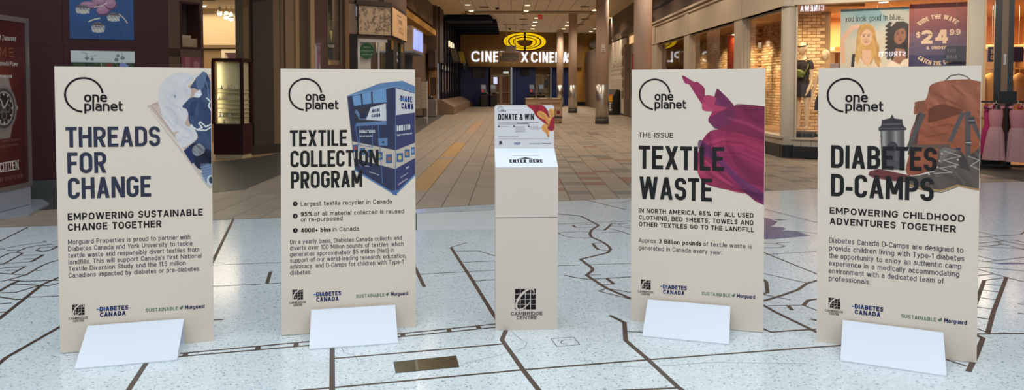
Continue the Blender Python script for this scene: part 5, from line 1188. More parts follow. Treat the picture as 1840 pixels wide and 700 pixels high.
pcols = [(196,190,176),(170,96,74),(186,150,110),(150,110,100),(176,170,160),(120,100,120),(190,176,140),(150,150,160)]
for k in range(8):
    pc = thing('film_poster', on(scn, .75+1.74*k, .115, 1.15), R(90), 'narrow film poster glowing behind the navy slats, number %d from the near end' % (k+1), 'poster', 'film posters behind the slats')
    pc['label'] = ['nearest film poster behind the navy slats, pale grey', 'rust red film poster behind the navy slats, second from the near end', 'tan film poster behind the navy slats, third from the near end', 'rose brown film poster behind the navy slats, fourth from the near end', 'grey film poster behind the navy slats, fifth from the near end', 'plum film poster behind the navy slats, sixth from the near end', 'straw film poster behind the navy slats, second from the far end', 'farthest film poster behind the navy slats, blue grey'][k]
    box('sheet', mat('film_sheet_%d' % k, S(*pcols[k]), .4, emit=S(*pcols[k]), estr=.3, noise=.4, nscale=4), 0, 1.0, 0, .02, 0, 1.15, pc); box('light_header', mat('film_header', S(255, 246, 210), .5, emit=S(255, 240, 196), estr=.9), .1, .8, -.01, .02, 1.28, 1.55, pc)
for k in range(3): tag(box('marquee_lamp', mat('film_header', S(255, 246, 210), .5, emit=S(255, 240, 196), estr=.9), -3.83, -3.75, 45.2+1.5*k, 45.6+1.5*k, 3.9, 4.25), ['nearest of three glowing panels high on the navy slats', 'middle of three glowing panels high on the navy slats', 'farthest of three glowing panels high on the navy slats'][k], 'lamp', 'glowing panels on the slats')
for k, (y, z) in enumerate(((44.5, 3.35), (51.0, 3.45), (55.0, 3.15))):
    tv = thing('wall_monitor', (-3.45, y, z), R(70), ['black monitor jutting from the navy slats, nearest and largest', 'black monitor on the navy slats, middle one', 'black monitor on the navy slats, farthest one'][k], 'monitor', 'monitors on the slats')
    m = MB().box(-.48, .48, -.05, .03, -.42, .42).build('housing', black_m, tv); m.rotation_euler = (R(-16), 0, 0); s_ = MB().box(-.44, .44, -.055, -.05, -.38, .38).build('screen', mat('dark_screen', S(30, 32, 40), .2), tv); s_.rotation_euler = (R(-16), 0, 0); box('bracket', black_m, -.05, .05, .0, .4, -.05, .05, tv)
bsn = thing('small_screen', (-3.35, 57.2, 2.35), R(20), 'small bright blue screen at the far end of the slats', 'screen'); box('panel', mat('blue_screen', S(60, 90, 255), .4, emit=S(60, 90, 255), estr=1.6), -.14, .14, -.02, .02, .1, .75, bsn); box('lower_strip', mat('white_glow', S(230, 236, 255), .4, emit=S(230, 236, 255), estr=1.2), -.12, .12, -.02, .02, -.12, .06, bsn)

# ---------------------------------------------------------------- cinema front at the end of the corridor
cf = frame('wall_back', .85, 57.0, 17)
mustard = mat('mustard_wall', S(136, 102, 52), .7, noise=.05, nscale=1)
box('fascia', mustard, -5.4, 4.7, -.35, .3, 3.0, 5.75, cf)
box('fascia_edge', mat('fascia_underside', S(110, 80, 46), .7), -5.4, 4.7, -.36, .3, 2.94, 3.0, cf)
for x0, x1 in ((-5.4, -2.72), (-.80, .99), (2.35, 4.05)): box('navy_panel', navy, x0, x1, 0, .2, 0, 2.95, cf)
box('ochre_wall', mat('ochre_wall', S(176, 126, 50), .7), 4.05, 5.62, -.1, .2, 0, 5.75, cf); box('ochre_wall', mat('ochre_wall', S(176, 126, 50), .7), 5.62, 9.5, -.1, .2, 2.66, 5.75, cf); box('baseboard', black_m, 4.05, 5.62, -.12, -.1, 0, .3, cf)
box('dark_recess', mat('dark_recess', S(34, 30, 34), .7), 5.6, 9, .5, .6, 0, 2.7, cf); box('white_kerb', mat('white_kerb', S(172, 160, 146), .6), 5.62, 7.2, -.15, .1, 0, .62, cf)
for x0, x1 in ((-5.4, -4.35),): box('low_box', mat('tan_base', S(120, 92, 62), .6), x0+.2, -4.0, -.2, 0, 0, .3, cf)
for x0, x1 in ((-2.72, -.80), (.99, 2.35)):
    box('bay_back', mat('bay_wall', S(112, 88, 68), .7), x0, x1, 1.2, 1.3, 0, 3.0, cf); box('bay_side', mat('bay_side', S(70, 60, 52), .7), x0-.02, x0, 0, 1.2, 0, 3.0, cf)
def cinema_door(name, xs, w, wood, sgn):
    d_ = struct(empty(name, on(cf, xs, .35), R(17)))
    fm = mat('door_steel', S(150, 134, 116), .4, .5)
    m = MB(); m.box(-.06, 0, -.05, .05, 0, 2.95); m.box(w, w+.06, -.05, .05, 0, 2.95); m.box(0, w, -.05, .05, 2.36, 2.44); m.box(0, w, -.05, .05, 2.9, 2.95); m.box(w/2-.05, w/2+.05, -.05, .05, 0, 2.36); m.build('door_frame', fm, d_)
    for a, b_ in ((.02, w/2-.05), (w/2+.05, w-.02)):
        lf_ = MB(); lf_.box(a, a+.07, -.03, .03, 0, 2.34); lf_.box(b_-.07, b_, -.03, .03, 0, 2.34); lf_.box(a+.07, b_-.07, -.03, .03, 0, .25); lf_.box(a+.07, b_-.07, -.03, .03, 2.24, 2.34); lf_.box(a+.07, b_-.07, -.03, .03, .98, 1.05); leafo = lf_.build('door_leaf', fm, d_)
        box('panel_backing', mat('door_wood_%s' % sgn, S(*wood), .6), a+.07, b_-.07, .02, .03, .25, 2.24, leafo); box('push_bar', steel, a+.08, b_-.08, -.08, -.05, 1.0, 1.04, leafo)
    box('transom', mat('transom', S(126, 100, 74), .6), 0, w, .0, .02, 2.44, 2.9, d_)
    return d_
dA = cinema_door('door_3', -2.42, 1.46, (96, 68, 50), 'a'); dB = cinema_door('door_4', 1.06, 1.2, (118, 104, 88), 'b')
tag(box('door_notice', mat('white_glow2', S(214, 222, 255), .5, emit=S(206, 216, 255), estr=.8), -2.28+.0, -1.98, .22, .24, 1.70, 2.2), None, None); dn = bpy.data.objects['door_notice']; dn.parent = None; dn.location = on(cf, 0, 0)[:2] + (0,); dn.rotation_euler = (0, 0, R(17)); tag(dn, 'bright bluish screen behind the left cinema door', 'screen')
ex = on_thing('exit_sign', cf, -1.32, .15, 2.48, 'small lit exit sign above the left cinema doors', 'sign'); box('case', mat('exit_face', S(230, 240, 240), .5, emit=S(220, 236, 236), estr=.7), -.2, .2, 0, .05, 0, .14, ex); m = MB(); text(m, 'EXIT', -.14, .03, .08, t=.2, x1=.14, y=-.002, seg=1); m.build('lettering', mat('exit_grey', S(90, 110, 104), .6), ex)
np_ = on_thing('door_notice', cf, 1.98, .28, 1.45, 'small dark notice on the right cinema door', 'notice'); box('sheet', mat('notice_blue', S(52, 58, 84), .5), -.12, .12, 0, .02, 0, .55, np_)
# lit emblem: three broken rings
er = on_thing('ring_emblem', cf, 0, -.40, 4.88, 'glowing yellow emblem of three broken oval rings on the mustard wall', 'sign')
yel = mat('yellow_glow', S(255, 214, 0), .5, emit=S(250, 206, 10), estr=.75)
dkedge = mat('emblem_back', S(20, 18, 22), .5)
for (ro, zt_, zb_, ri_, it_, ib_) in ((1.67, .66, .66, 1.34, .53, .565), (1.20, .456, .517, .965, .335, .477), (.865, .274, .436, .63, .13, .39)):
    for s_ in (1, -1):
        oo = []; ii = []
        for k in range(29):
            a = R(-90 + 180*k/28)
            if abs(math.cos(a)*ro) < .085: a = math.copysign(math.acos(.085/ro), a)
            b_ = a if abs(math.cos(a)*ri_) >= .085 else math.copysign(math.acos(.085/ri_), a)
            oo.append((s_*ro*math.cos(a), (zt_ if a > 0 else zb_)*math.sin(a))); ii.append((s_*ri_*math.cos(b_), (it_ if b_ > 0 else ib_)*math.sin(b_)))
        m = MB()
        for k in range(28): m.prism_y([oo[k], oo[k+1], ii[k+1], ii[k]], -.05, .0)
        m.build('ring_half', yel, er)
m = MB(); m.prism_y([(1.72*math.cos(R(a)), .72*math.sin(R(a))-.02) for a in range(0, 360, 10)], .005, .03); m.build('back_plate', dkedge, er)
m = MB(); m.prism_y([(.60*math.cos(R(a)), .245*math.sin(R(a))-.13) for a in range(0, 360, 15)], -.01, .004); m.build('centre_plate', mustard, er)
sg = on_thing('cinema_sign', cf, 0, -.40, 3.32, 'large white lit letters of the cinema name on the mustard wall', 'sign')
glow = mat('white_letters', S(255, 255, 255), .5, emit=S(240, 244, 255), estr=.9); lback = mat('letter_return', S(60, 60, 84), .5)
LX = [('C',480,545),('I',560,576),('N',590,640),('E',654,697),('P',708,757),('L',766,808),('E',822,868),('X',878,940),('C',962,1018),('I',1029,1044),('N',1057,1103),('E',1117,1156),('M',1166,1226),('A',1228,1270),('S',1266,1308)]
for ch, a, b_ in LX:
    xa, xb = -4.15+(a-480)/4.6*.0443, -4.15+(b_-480)/4.6*.0443; w = xb-xa; t_ = .17
    m = MB(); wf_ = 1.0 if ch == 'I' else (w/.78)/WID[ch]; text(m, ch, 0, 0, .78, t=t_, wf=wf_, seg=8, y=0)
    q = MB()
    for f in m.f: q.prism_y([(m.v[i][0], m.v[i][2]) for i in f], -.05, 0)
    q.build('letter', glow, sg, loc=(xa, 0, 0))
# screens, ticket kiosks
for i, (x, z, w, h) in enumerate(((-3.5, 2.12, .98, .75), (.10, 2.32, .68, .52))):
    t_ = on_thing('wall_screen', cf, x, -.06, z, ['dark wall screen over the left pair of ticket kiosks', 'small dark wall screen between the cinema doors'][i], 'screen'); box('frame', black_m, -w/2, w/2, 0, .06, 0, h, t_); box('display', mat('dark_screen', S(30, 32, 40), .2), -w/2+.03, w/2-.03, -.004, 0, .03, h-.03, t_)
for i, x in enumerate((-3.4, -2.65, .36, 1.10)):
    k_ = on_thing('ticket_kiosk', cf, x, -1.0, 0, ['black ticket kiosk on the navy wall, first from the left', 'black ticket kiosk just left of the left cinema door', 'black ticket kiosk left of the second cinema door', 'black ticket kiosk in front of the second cinema door'][i], 'kiosk', 'ticket kiosks before the cinema')
    MB().bbox(-.26, .26, -.18, .18, 0, .82, .02).build('cabinet', black_m, k_); box('counter', mat('kiosk_counter', S(84, 62, 50), .5), -.3, .3, -.22, .2, .82, .86, k_); MB().tube([(0, .05, .86), (0, .05, 1.2)], .05, 8).build('neck', black_m, k_)
    s_ = MB().box(-.21, .21, -.04, .04, -.32, .32).build('screen_case', black_m, k_, loc=(0, 0, 1.32), rot=(R(-18), 0, 0)); box('screen', mat('kiosk_screen', S(70, 76, 90), .3, emit=S(120, 130, 150), estr=.25), -.17, .17, -.046, -.04, -.02, .28, s_); box('reader', mat('kiosk_red', S(150, 26, 30), .5, emit=S(220, 20, 24), estr=.5) if i in (0, 2) else black_m, -.13, -.02, -.05, -.04, -.26, -.08, s_); MB().box(.0, .22, -.06, -.02, -.03, .03).build('arm', steel, k_, loc=(.18, -.05, 1.08), rot=(0, R(35), 0))
rc = on_thing('red_chair', cf, 6.1, -.0, .62, 'dark red seat rail inside the recess right of the ochre wall', 'seat'); MB().bbox(-.45, .6, .1, .45, .0, .5, .05).build('seat', mat('dark_red', S(110, 32, 38), .6), rc); box('rail', mat('dark_red2', S(128, 44, 48), .5), -.5, .6, .05, .1, .62, .70, rc); MB().tube([(-.35, .2, .7), (-.1, .2, 1.1), (-.05, .2, 1.4)], .08, 8).build('backrest', mat('mauve', S(128, 96, 92), .6), rc)
MBc = MB(); [MBc.ball((a, 0, b_), .55, .3, .38, 12, 8) for a, b_ in ((-.7, 0), (0, .1), (.6, -.05))]; tag(MBc.build('cloud_ornament', mat('cloud_grey', S(150, 144, 136), .8), None, True, loc=on(cf, 6.4, -.8, 4.75)), 'pale grey cloud ornament hanging high beside the ochre wall', 'ornament')
# hanging direction sign
hs = thing('hanging_sign', (-.185, 50, 3.09), 0, 'tan hanging sign board on two rods before the cinema letters', 'sign')
m = MB(); m.box(-.75, .75, -.05, .05, 0, .08); m.box(-.75, .75, -.05, .05, .62, .70); m.box(-.75, -.62, -.05, .05, .08, .62); m.box(.62, .75, -.05, .05, .08, .62); m.build('frame', mat('tan_sign', S(150, 118, 86), .6), hs); box('face', mat('grey_face', S(104, 92, 86), .5), -.62, .62, -.03, .03, .08, .62, hs)
m = MB(); text(m, 'EVACUATION', -.36, .26, .09, t=.16, x1=.48, y=-.032, seg=2); text(m, 'ROUTE', -.05, .12, .08, t=.16, x1=.22, y=-.032, seg=2); m.build('lettering', mat('pale_ink', S(150, 140, 130), .6), hs); box('corner_card', mat('card_tan', S(214, 186, 150), .6), -.66, -.50, -.06, -.05, .42, .64, hs)
for x in (-.19, .44): MB().tube([(x, 0, .70), (x, 0, 2.51)], .014, 6).build('rod', steel, hs)
box('light_box', mat('rod_box', S(150, 140, 128), .5), -.18, .43, -.03, .03, .70, 1.12, hs); box('ceiling_plate', mat('tan_sign', S(150, 118, 86), .6), -.42, .6, -.05, .05, 2.48, 2.51, hs)

# ---------------------------------------------------------------- ceiling
ce_t = struct(box('ceiling', mat('ceiling_void', S(178, 160, 140), .8), -5, 7.5, 41.9, 62, 5.62, 5.72))
tile_c = mat('ceiling_tile', S(236, 222, 204), .85, noise=.03, nscale=6); tile_c2 = mat('gypsum_tan', S(228, 206, 168), .85)
cr2 = struct(box('ceiling', tile_c2, -5.0, -2.6, 22, 43, 5.6, 5.7)); struct(box('ceiling', tile_c2, 4.6, 8, 31.5, 62, 5.6, 5.7)); lipm = struct(box('trim_3', mat('lip', S(164, 144, 118), .8), -2.6, 4.6, 41.2, 42.0, 5.555, 5.66)); struct(box('ceiling', mat('ceiling_void', S(120, 104, 88), .8), -2.6, 4.6, 15, 41.9, 5.63, 5.72))
cme = {}
def panel_mesh(w, l, k):
    if k not in cme:
        b = .006; me = bpy.data.meshes.new('ceiling_panel'); a, c = w/2-.004, l/2-.004
        me.from_pydata([(-a,-c,.03),(a,-c,.03),(a,c,.03),(-a,c,.03),(-a+b,-c+b,0),(a-b,-c+b,0),(a-b,c-b,0),(-a+b,c-b,0)], [], [(4,7,6,5),(0,4,5,1),(1,5,6,2),(2,6,7,3),(3,7,4,0)]); me.materials.append(tile_c); cme[k] = me
    return cme[k]
for i in range(11):
    for j in range(12):
        y = 34.5 + .61*j
        if y < 41.2: link('ceiling_panel', panel_mesh(.61, .61, 'a'), None, ce_t, (-2.25+.63*i, y, 5.6))
for i in range(12):
    for j in range(14):
        link('ceiling_panel', panel_mesh(.61, 1.22, 'b'), None, ce_t, (-2.6+.61*i + (0 if j % 2 else 0), 42.7+1.22*j, 5.6))
lamp_m = mat('ceiling_lamp', S(255, 244, 200), .5, emit=S(255, 236, 180), estr=2.6); lamp_w = mat('ceiling_lamp_white', S(255, 255, 250), .5, emit=S(255, 252, 244), estr=5)
first = None
LL = [(-2.22, 37.73), (-2.21, 40.74), (.78, 37.88), (.77, 40.74), (1.46, 44.95), (1.47, 47.77), (1.46, 50.64), (1.46, 53.41), (4.46, 40.56), (3.61, 47.77), (3.7, 50.64), (3.67, 53.41), (5.9, 53.41), (5.87, 55.94), (5.95, 44.88)]
for i, (x, y) in enumerate(LL):
    o = thing('ceiling_light', (x, y, 5.60), 0, ['nearest ceiling downlight left, beside the corridor edge', 'second ceiling downlight left, before the navy canopy', 'nearest ceiling downlight over the middle of the corridor', 'second ceiling downlight over the middle, by the ceiling step', 'ceiling downlight just behind the red exit sign', 'brightest white ceiling downlight, above the yellow emblem', 'ceiling downlight in the middle row, second from the cinema wall', 'ceiling downlight in the middle row, closest to the cinema wall', 'ceiling downlight left of the nearest steel clad column', 'ceiling downlight beside the top of the middle column, nearest of three', 'ceiling downlight beside the middle column, centre of three', 'ceiling downlight beside the middle column, farthest of three', 'ceiling downlight over the ochre wall, nearer one', 'ceiling downlight over the ochre wall, farther one', 'ceiling downlight right of the nearest column'][i], 'ceiling light', 'corridor downlights')
    MB().lathe([(.155, .0), (.17, -.015), (.14, -.02)], 18, cap=False).build('rim', white_p, o); MB().lathe([(.14, -.016), (.13, -.035)], 18).build('lens', lamp_w if i == 5 else lamp_m, o)
def downlight(x, y, z, p): 
    o = spot('downlight_lamp', (x, y, z), (x, y, 0), p, (1.0, .83, .64), 150, .9, .13); return o
for i, (x, y) in enumerate(LL): downlight(x, y, 5.52, 330)
for y in (16.5, 20.0, 23.5, 27.0, 30.5, 34.0):      # the same fittings go on over the near corridor, above the frame
    for x in (-2.2, .8, 4.4): downlight(x, y, 5.5, 215)
for i, (x, y) in enumerate([(-1.43, 38.78), (3.74, 38.59), (.69, 45.8), (.79, 49.91), (.77, 54.2), (4.43, 45.69), (4.53, 49.91)]):
    o = thing('air_vent', (x, y, 5.595), 0, ['square ceiling vent left of centre, nearest', 'square ceiling vent left of the nearest column', 'nearest of three ceiling vents above the yellow emblem', 'middle of three ceiling vents above the yellow emblem', 'farthest of three ceiling vents above the yellow emblem', 'ceiling vent right of the middle column, nearer one', 'ceiling vent right of the middle column, farther one'][i], 'vent', 'ceiling vents')
    box('frame', white_p, -.3, .3, -.3, .3, -.012, .0, o); box('dark_slot', mat('vent_dark', S(30, 26, 26), .8), -.2, .2, -.22, .22, -.02, -.012, o)
    for k in range(3): box('blade', mat('vent_grey', S(130, 116, 104), .6), -.24, .24, -.2+.15*k, -.14+.15*k, -.035, -.02, o)
for i, (x, y) in enumerate([(-.76, 38.89), (-.16, 52.75)]):
    o = thing('camera_dome', (x, y, 5.6), 0, ['dark dome camera on the ceiling, nearer one', 'dark dome camera on the ceiling behind the hanging sign rods'][i], 'camera'); MB().lathe([(.13, 0), (.13, -.04), (.11, -.05)], 16).build('mount', white_p, o); MB().ball((0, 0, -.05), .1, n=12, m=8).build('dome', black_m, o, True)
o = thing('exit_sign', (1.58, 42.1, 5.26), 0, 'red exit sign hanging from the ceiling step', 'sign'); box('case', mat('exit_red', S(196, 60, 60), .5, emit=S(190, 40, 44), estr=.35), -.13, .13, -.04, .04, 0, .24, o); m = MB(); text(m, 'EXIT', -.1, .07, .1, t=.2, x1=.1, y=-.042, seg=1); m.build('lettering', mat('exit_pale', S(240, 190, 180), .5), o); MB().tube([(0, 0, .24), (0, 0, .38)], .015, 6).build('stem', white_p, o)

# ---------------------------------------------------------------- columns
stone = mat('column_stone', S(206, 180, 160), .7, noise=.05, nscale=40)
for i, (x, y, r_, zt) in enumerate(((3.73, 21.4, .255, 5.6), (3.62, 30.1, .255, 5.62), (3.45, 42.6, .245, 5.6), (3.5, 54.7, .24, 5.6))):
    o = struct(empty('column', (x, y, 0))); tag(o, ['round stone column rising behind the TEXTILE WASTE board', 'nearest round column clad in steel, with a fire alarm', 'middle round column clad in steel, left of the nearest', 'farthest round column, against the cinema doors'][i], 'column', 'corridor columns')
    MB().lathe([(r_, 1.57), (r_, zt)], 40).build('shaft', stone, o, False); MB().lathe([(r_+.012, .22), (r_+.012, 1.57), (r_, 1.575)], 40).build('steel_cladding', steel, o, True); MB().lathe([(r_+.02, 0), (r_+.02, .22), (r_, .222)], 40).build('base_ring', mat('base_grey', S(62, 58, 56), .5), o)
    for c_ in kids(o):
        for p_ in c_.data.polygons: p_.use_smooth = len(p_.vertices) == 4
    if i == 1:
        fa = thing('fire_alarm', (x, y-.27, 2.85), 0, 'white fire alarm strobe on the nearest steel clad column', 'alarm'); MB().bbox(-.085, .085, -.05, .05, 0, .14, .01).build('horn', white_p, fa); MB().bbox(-.07, .07, -.05, .05, .17, .30, .01).build('strobe', white_p, fa); box('red_band', mat('warm_grey', S(160, 130, 116), .5), -.06, .06, -.052, -.05, .04, .08, fa)

# kiosk that says Move-in Ready
mr = thing('promotion_stand', (1.30, 30.8, 0), R(2), 'tan promotion counter lettered Move-in Ready behind the ballot box', 'stand')
MB().bbox(-.74, .74, -.3, .3, .02, .96, .01).build('counter', mat('tan_counter', S(172, 140, 108), .6), mr); box('counter_top', mat('counter_top', S(150, 126, 98), .25), -.76, .76, -.32, .32, .96, 1.03, mr); box('foot', black_m, -.7, .7, -.28, .28, 0, .02, mr)
for x0, x1 in ((-.72, -.45), (-.18, .12), (.34, .66)): box('top_strip', mat('cream_strip', S(250, 236, 210), .4), x0, x1, -.325, -.32, .985, 1.015, mr)
m = MB(); text(m, 'Move-in Ready', -.12, .77, .085, t=.16, x1=.64, y=-.304); m.build('title', mat('brown_ink', S(84, 62, 50), .6), mr)
m = MB(); text(m, 'MORGUARD', -.66, .79, .05, t=.14, x1=-.36, y=-.304); text(m, '$600s', .40, .58, .08, t=.14, x1=.66, y=-.304); m.build('pale_lettering', mat('pale_tan_ink', S(220, 200, 172), .6), mr)
m = MB(); disc(m, .58, .44, .105, .105, -.303); m.build('badge_ring', mat('badge_pale', S(214, 196, 176), .5), mr); m = MB(); disc(m, .58, .44, .085, .085, -.305); m.build('badge', mat('badge_red', S(136, 40, 44), .5), mr); box('skyline', mat('skyline_dark', S(66, 60, 56), .6), .36, .735, -.303, -.3, .20, .29, mr)
m = MB(); text(m, 'living.ca', .3, .10, .06, t=.14, x1=.66, y=-.304); m.build('address', mat('brown_ink', S(84, 62, 50), .6), mr); box('dark_corner', black_m, .62, .70, -.303, -.3, .02, .06, mr)
# ---------------------------------------------------------------- right side of the corridor, far part
rf = frame('wall_right', 5.7, 46.0, -90)
box('hoarding', mat('white_hoarding', S(206, 194, 178), .6), 1.5, 8.0, 0, .1, .1, 3.95, rf); box('upper_wall', tan_d, -4, 15.0, .25, .35, 4.3, 5.6, rf); box('fascia', mat('dark_fascia', S(96, 80, 68), .6), -4, 15.2, -.02, .25, 4.02, 4.32, rf)
box('end_wall', tan_d, -12, 1.5, 0, .1, 0, 4.1, rf)
ht = on_thing('wall_lettering', rf, 5.2, -.006, 1.0, 'faint grey lettering printed on the white hoarding', 'lettering')
m = MB(); text(m, 'LaBelle', -2.2, 1.35, .55, t=.12, x1=1.9, y=0); text(m, 'Opening soon', -2.2, 1.1, .14, t=.16, x1=1.9, y=0)
for k in range(4): text(m, 'beauty and wellness', -2.2, .8-.12*k, .07, t=.14, x1=1.2, y=0, seg=1)
for i in range(3):
    for j in range(2): ringp(m, -1.8+1.2*i, .12-.42*j, .11, .04, 0, n=12)
m.build('lettering', mat('pale_grey_ink', S(150, 138, 124), .6), ht)
m = MB(); ringp(m, -1.9, 2.75, .3, .05, 0, n=20); m.build('round_mark', mat('pale_rust', S(186, 140, 116), .6), ht)
gl_ = MB(); [gl_.ball((7.4+.1*(k % 2), -.02, 3.3-.55*k), .3, .03, .26, 12, 8) for k in range(5)]; gl_.build('leaf_edge', mat('olive_leaf', S(128, 112, 66), .7), rf)
for x in (3.6, 6.6): spot('hoarding_wall_washer', on(rf, x, -.28, 4.55), on(rf, x, .0, 2.6), 95, (1, .8, .55), 62, .5, .05)
d5 = struct(empty('door_5', on(rf, 8.05, 0), R(-90)))
box('door_frame', mat('taupe_frame', S(124, 106, 90), .5), 0, .35, -.05, .3, 0, 3.6, d5); box('lit_transom', mat('lit_transom', S(255, 214, 160), .5, emit=S(255, 206, 146), estr=.75), .15, 3.2, .2, .22, 3.62, 4.0, d5); box('shop_wall', mat('pale_shop', S(176, 164, 152), .6), .35, 3.4, .25, .3, 0, 3.6, d5); box('door_edge', mat('dark_edge', S(70, 58, 50), .5), 3.2, 3.4, -.03, .3, 0, 4.0, d5)
for i, (x0, x1, z0, z1, c, lb) in enumerate(((1.2, 2.5, 2.3, 3.1, (170, 50, 60), 'red poster beside the far right shop door'), (.9, 1.7, .9, 2.0, (44, 60, 116), 'blue poster low on the far right shop front'), (1.8, 2.5, 1.1, 1.8, (104, 176, 70), 'green poster low on the far right shop front'))):
    tag(box('shop_poster', mat('poster_%d' % c[0], S(*c), .5, noise=.3, nscale=5), 0, x1-x0, -.01, .005, 0, z1-z0), lb, 'poster'); o = bpy.data.objects['shop_poster' if False else [ob.name for ob in bpy.data.objects if ob.name.startswith('shop_poster')][-1]]
    o = [ob for ob in bpy.data.objects if ob.get('label') == lb][0]; o.location = on(rf, 8.05+x0, .2, z0); o.rotation_euler = (0, 0, R(-90))
at_ = thing('bank_machine', (5.30, 39.5, 0), R(-52), 'black bank machine with a yellow panel, by the white hoarding', 'bank machine')
m = MB(); m.add([(-.28, -.25, 0), (.28, -.25, 0), (.28, .3, 0), (-.28, .3, 0), (-.28, -.25, .95), (.28, -.25, .95), (.28, .05, 1.35), (-.28, .05, 1.35), (.28, .3, 1.3), (-.28, .3, 1.3)], [(0,3,2,1),(0,1,5,4),(4,5,6,7),(7,6,8,9),(1,2,8,6,5),(3,0,4,7,9),(2,3,9,8)]); m.build('cabinet', mat('charcoal', S(44, 42, 44), .5), at_)
box('side_wing', mat('grey_wing', S(96, 90, 84), .5), -.36, -.28, -.35, .25, .45, 1.12, at_); box('yellow_panel', mat('bank_yellow', S(230, 160, 30), .5), -.16, .26, -.262, -.25, .70, 1.02, at_); box('red_panel', mat('bank_red', S(216, 84, 50), .5), -.05, .26, -.26, -.25, 1.02, 1.08, at_)
m = MB(); text(m, 'bank', 0, 0, .17, t=.2, wf=1.0, y=-.264, warp=lambda a, b: (.02+b*.20, .66-a*.20)); text(m, 'cash machine', 0, 0, .05, t=.18, wf=1.0, y=-.264, warp=lambda a, b: (-.12+b*.07, .66-a*.075)); m.build('bank_lettering', white_p, at_); MB().ball((-.08, -.262, .84), .05, .006, .05, 10, 6).build('dark_spot', black_m, at_)

# ---------------------------------------------------------------- fashion store windows along the corridor
sf = frame('wall_right', 5.7, 30.5, -90)
def sx(y): return 30.5 - y
box('fascia', cream, -.1, sx(15.75), -.02, .18, 3.17, 3.86, sf)
for z0, z1, p_ in ((3.86, 3.93, -.06), (3.93, 3.97, -.03), (3.97, 4.04, -.11), (3.17, 3.22, -.05)): box('moulding', cream, -.1, sx(15.75)+.1, p_, .18, z0, z1, sf)
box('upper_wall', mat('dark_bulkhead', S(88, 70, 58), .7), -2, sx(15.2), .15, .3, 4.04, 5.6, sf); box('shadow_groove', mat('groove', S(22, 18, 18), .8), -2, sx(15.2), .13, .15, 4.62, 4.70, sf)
for y in (30.0, 24.4, 18.85): box('fascia_post', cream, sx(y)-.25, sx(y)+.25, -.045, .1, 3.17, 3.97, sf)
for y0, y1 in ((30.4, 29.4), (24.77, 24.05), (19.17, 18.55)):
    box('post', cream, sx(y0), sx(y1), -.03, .16, .0, 3.17, sf); box('post_moulding', cream, sx(y1), sx(y1)+.06, .03, .16, .28, 3.17, sf); box('post_moulding', cream, sx(y1)+.06, sx(y1)+.10, .10, .16, .28, 3.17, sf)
box('plinth', mat('black_plinth', S(34, 32, 33), .35), 0, sx(15.7), -.02, .2, 0, .27, sf); box('sill', cream, 0, sx(15.7), -.06, .2, .41, .46, sf); box('sill_panel', cream, 0, sx(15.7), .0, .2, .27, .41, sf)
for i, (y0, y1) in enumerate(((29.4, 24.77), (24.05, 19.17), (18.55, 15.95))):
    w_ = struct(empty('window_%d' % (i+1), on(sf, sx(y0), .14), R(-90)))
    mids = [y0-y1] if i < 2 else [18.55-17.06, y0-y1]; a = 0
    for b_ in mids: box('pane', clear, a+.004, b_-.004, 0, .008, .46, 3.17, w_); a = b_
    m = MB(); m.box(0, .05, -.02, .04, .46, 3.17); m.box(y0-y1-.05, y0-y1, -.02, .04, .46, 3.17); m.box(.05, y0-y1-.05, -.02, .04, 3.12, 3.17); m.build('window_frame', cream, w_)
# window platform, partition, ceiling
struct(box('floor', mat('platform', S(150, 112, 72), .5), 5.9, 7.4, 16.0, 31, .3, .42)); struct(box('ceiling', mat('wood_ceiling', S(168, 130, 90), .6, noise=.12, nscale=3), 5.85, 7.6, 16.2, 31.0, 3.22, 3.3))
pt = frame('wall_back', 5.85, 31.0, 0)
for k in range(6): box('timber_plank', mat('plank_%d' % (k % 3), S(126+8*(k % 3), 92+6*(k % 3), 60+4*(k % 3)), .6), .28*k+.004, .28*k+.276, 0, .06, .3, 3.25, pt)
box('plank_backing', mat('plank_back', S(60, 44, 32), .8), 0, 1.7, .05, .1, .3, 3.3, pt)
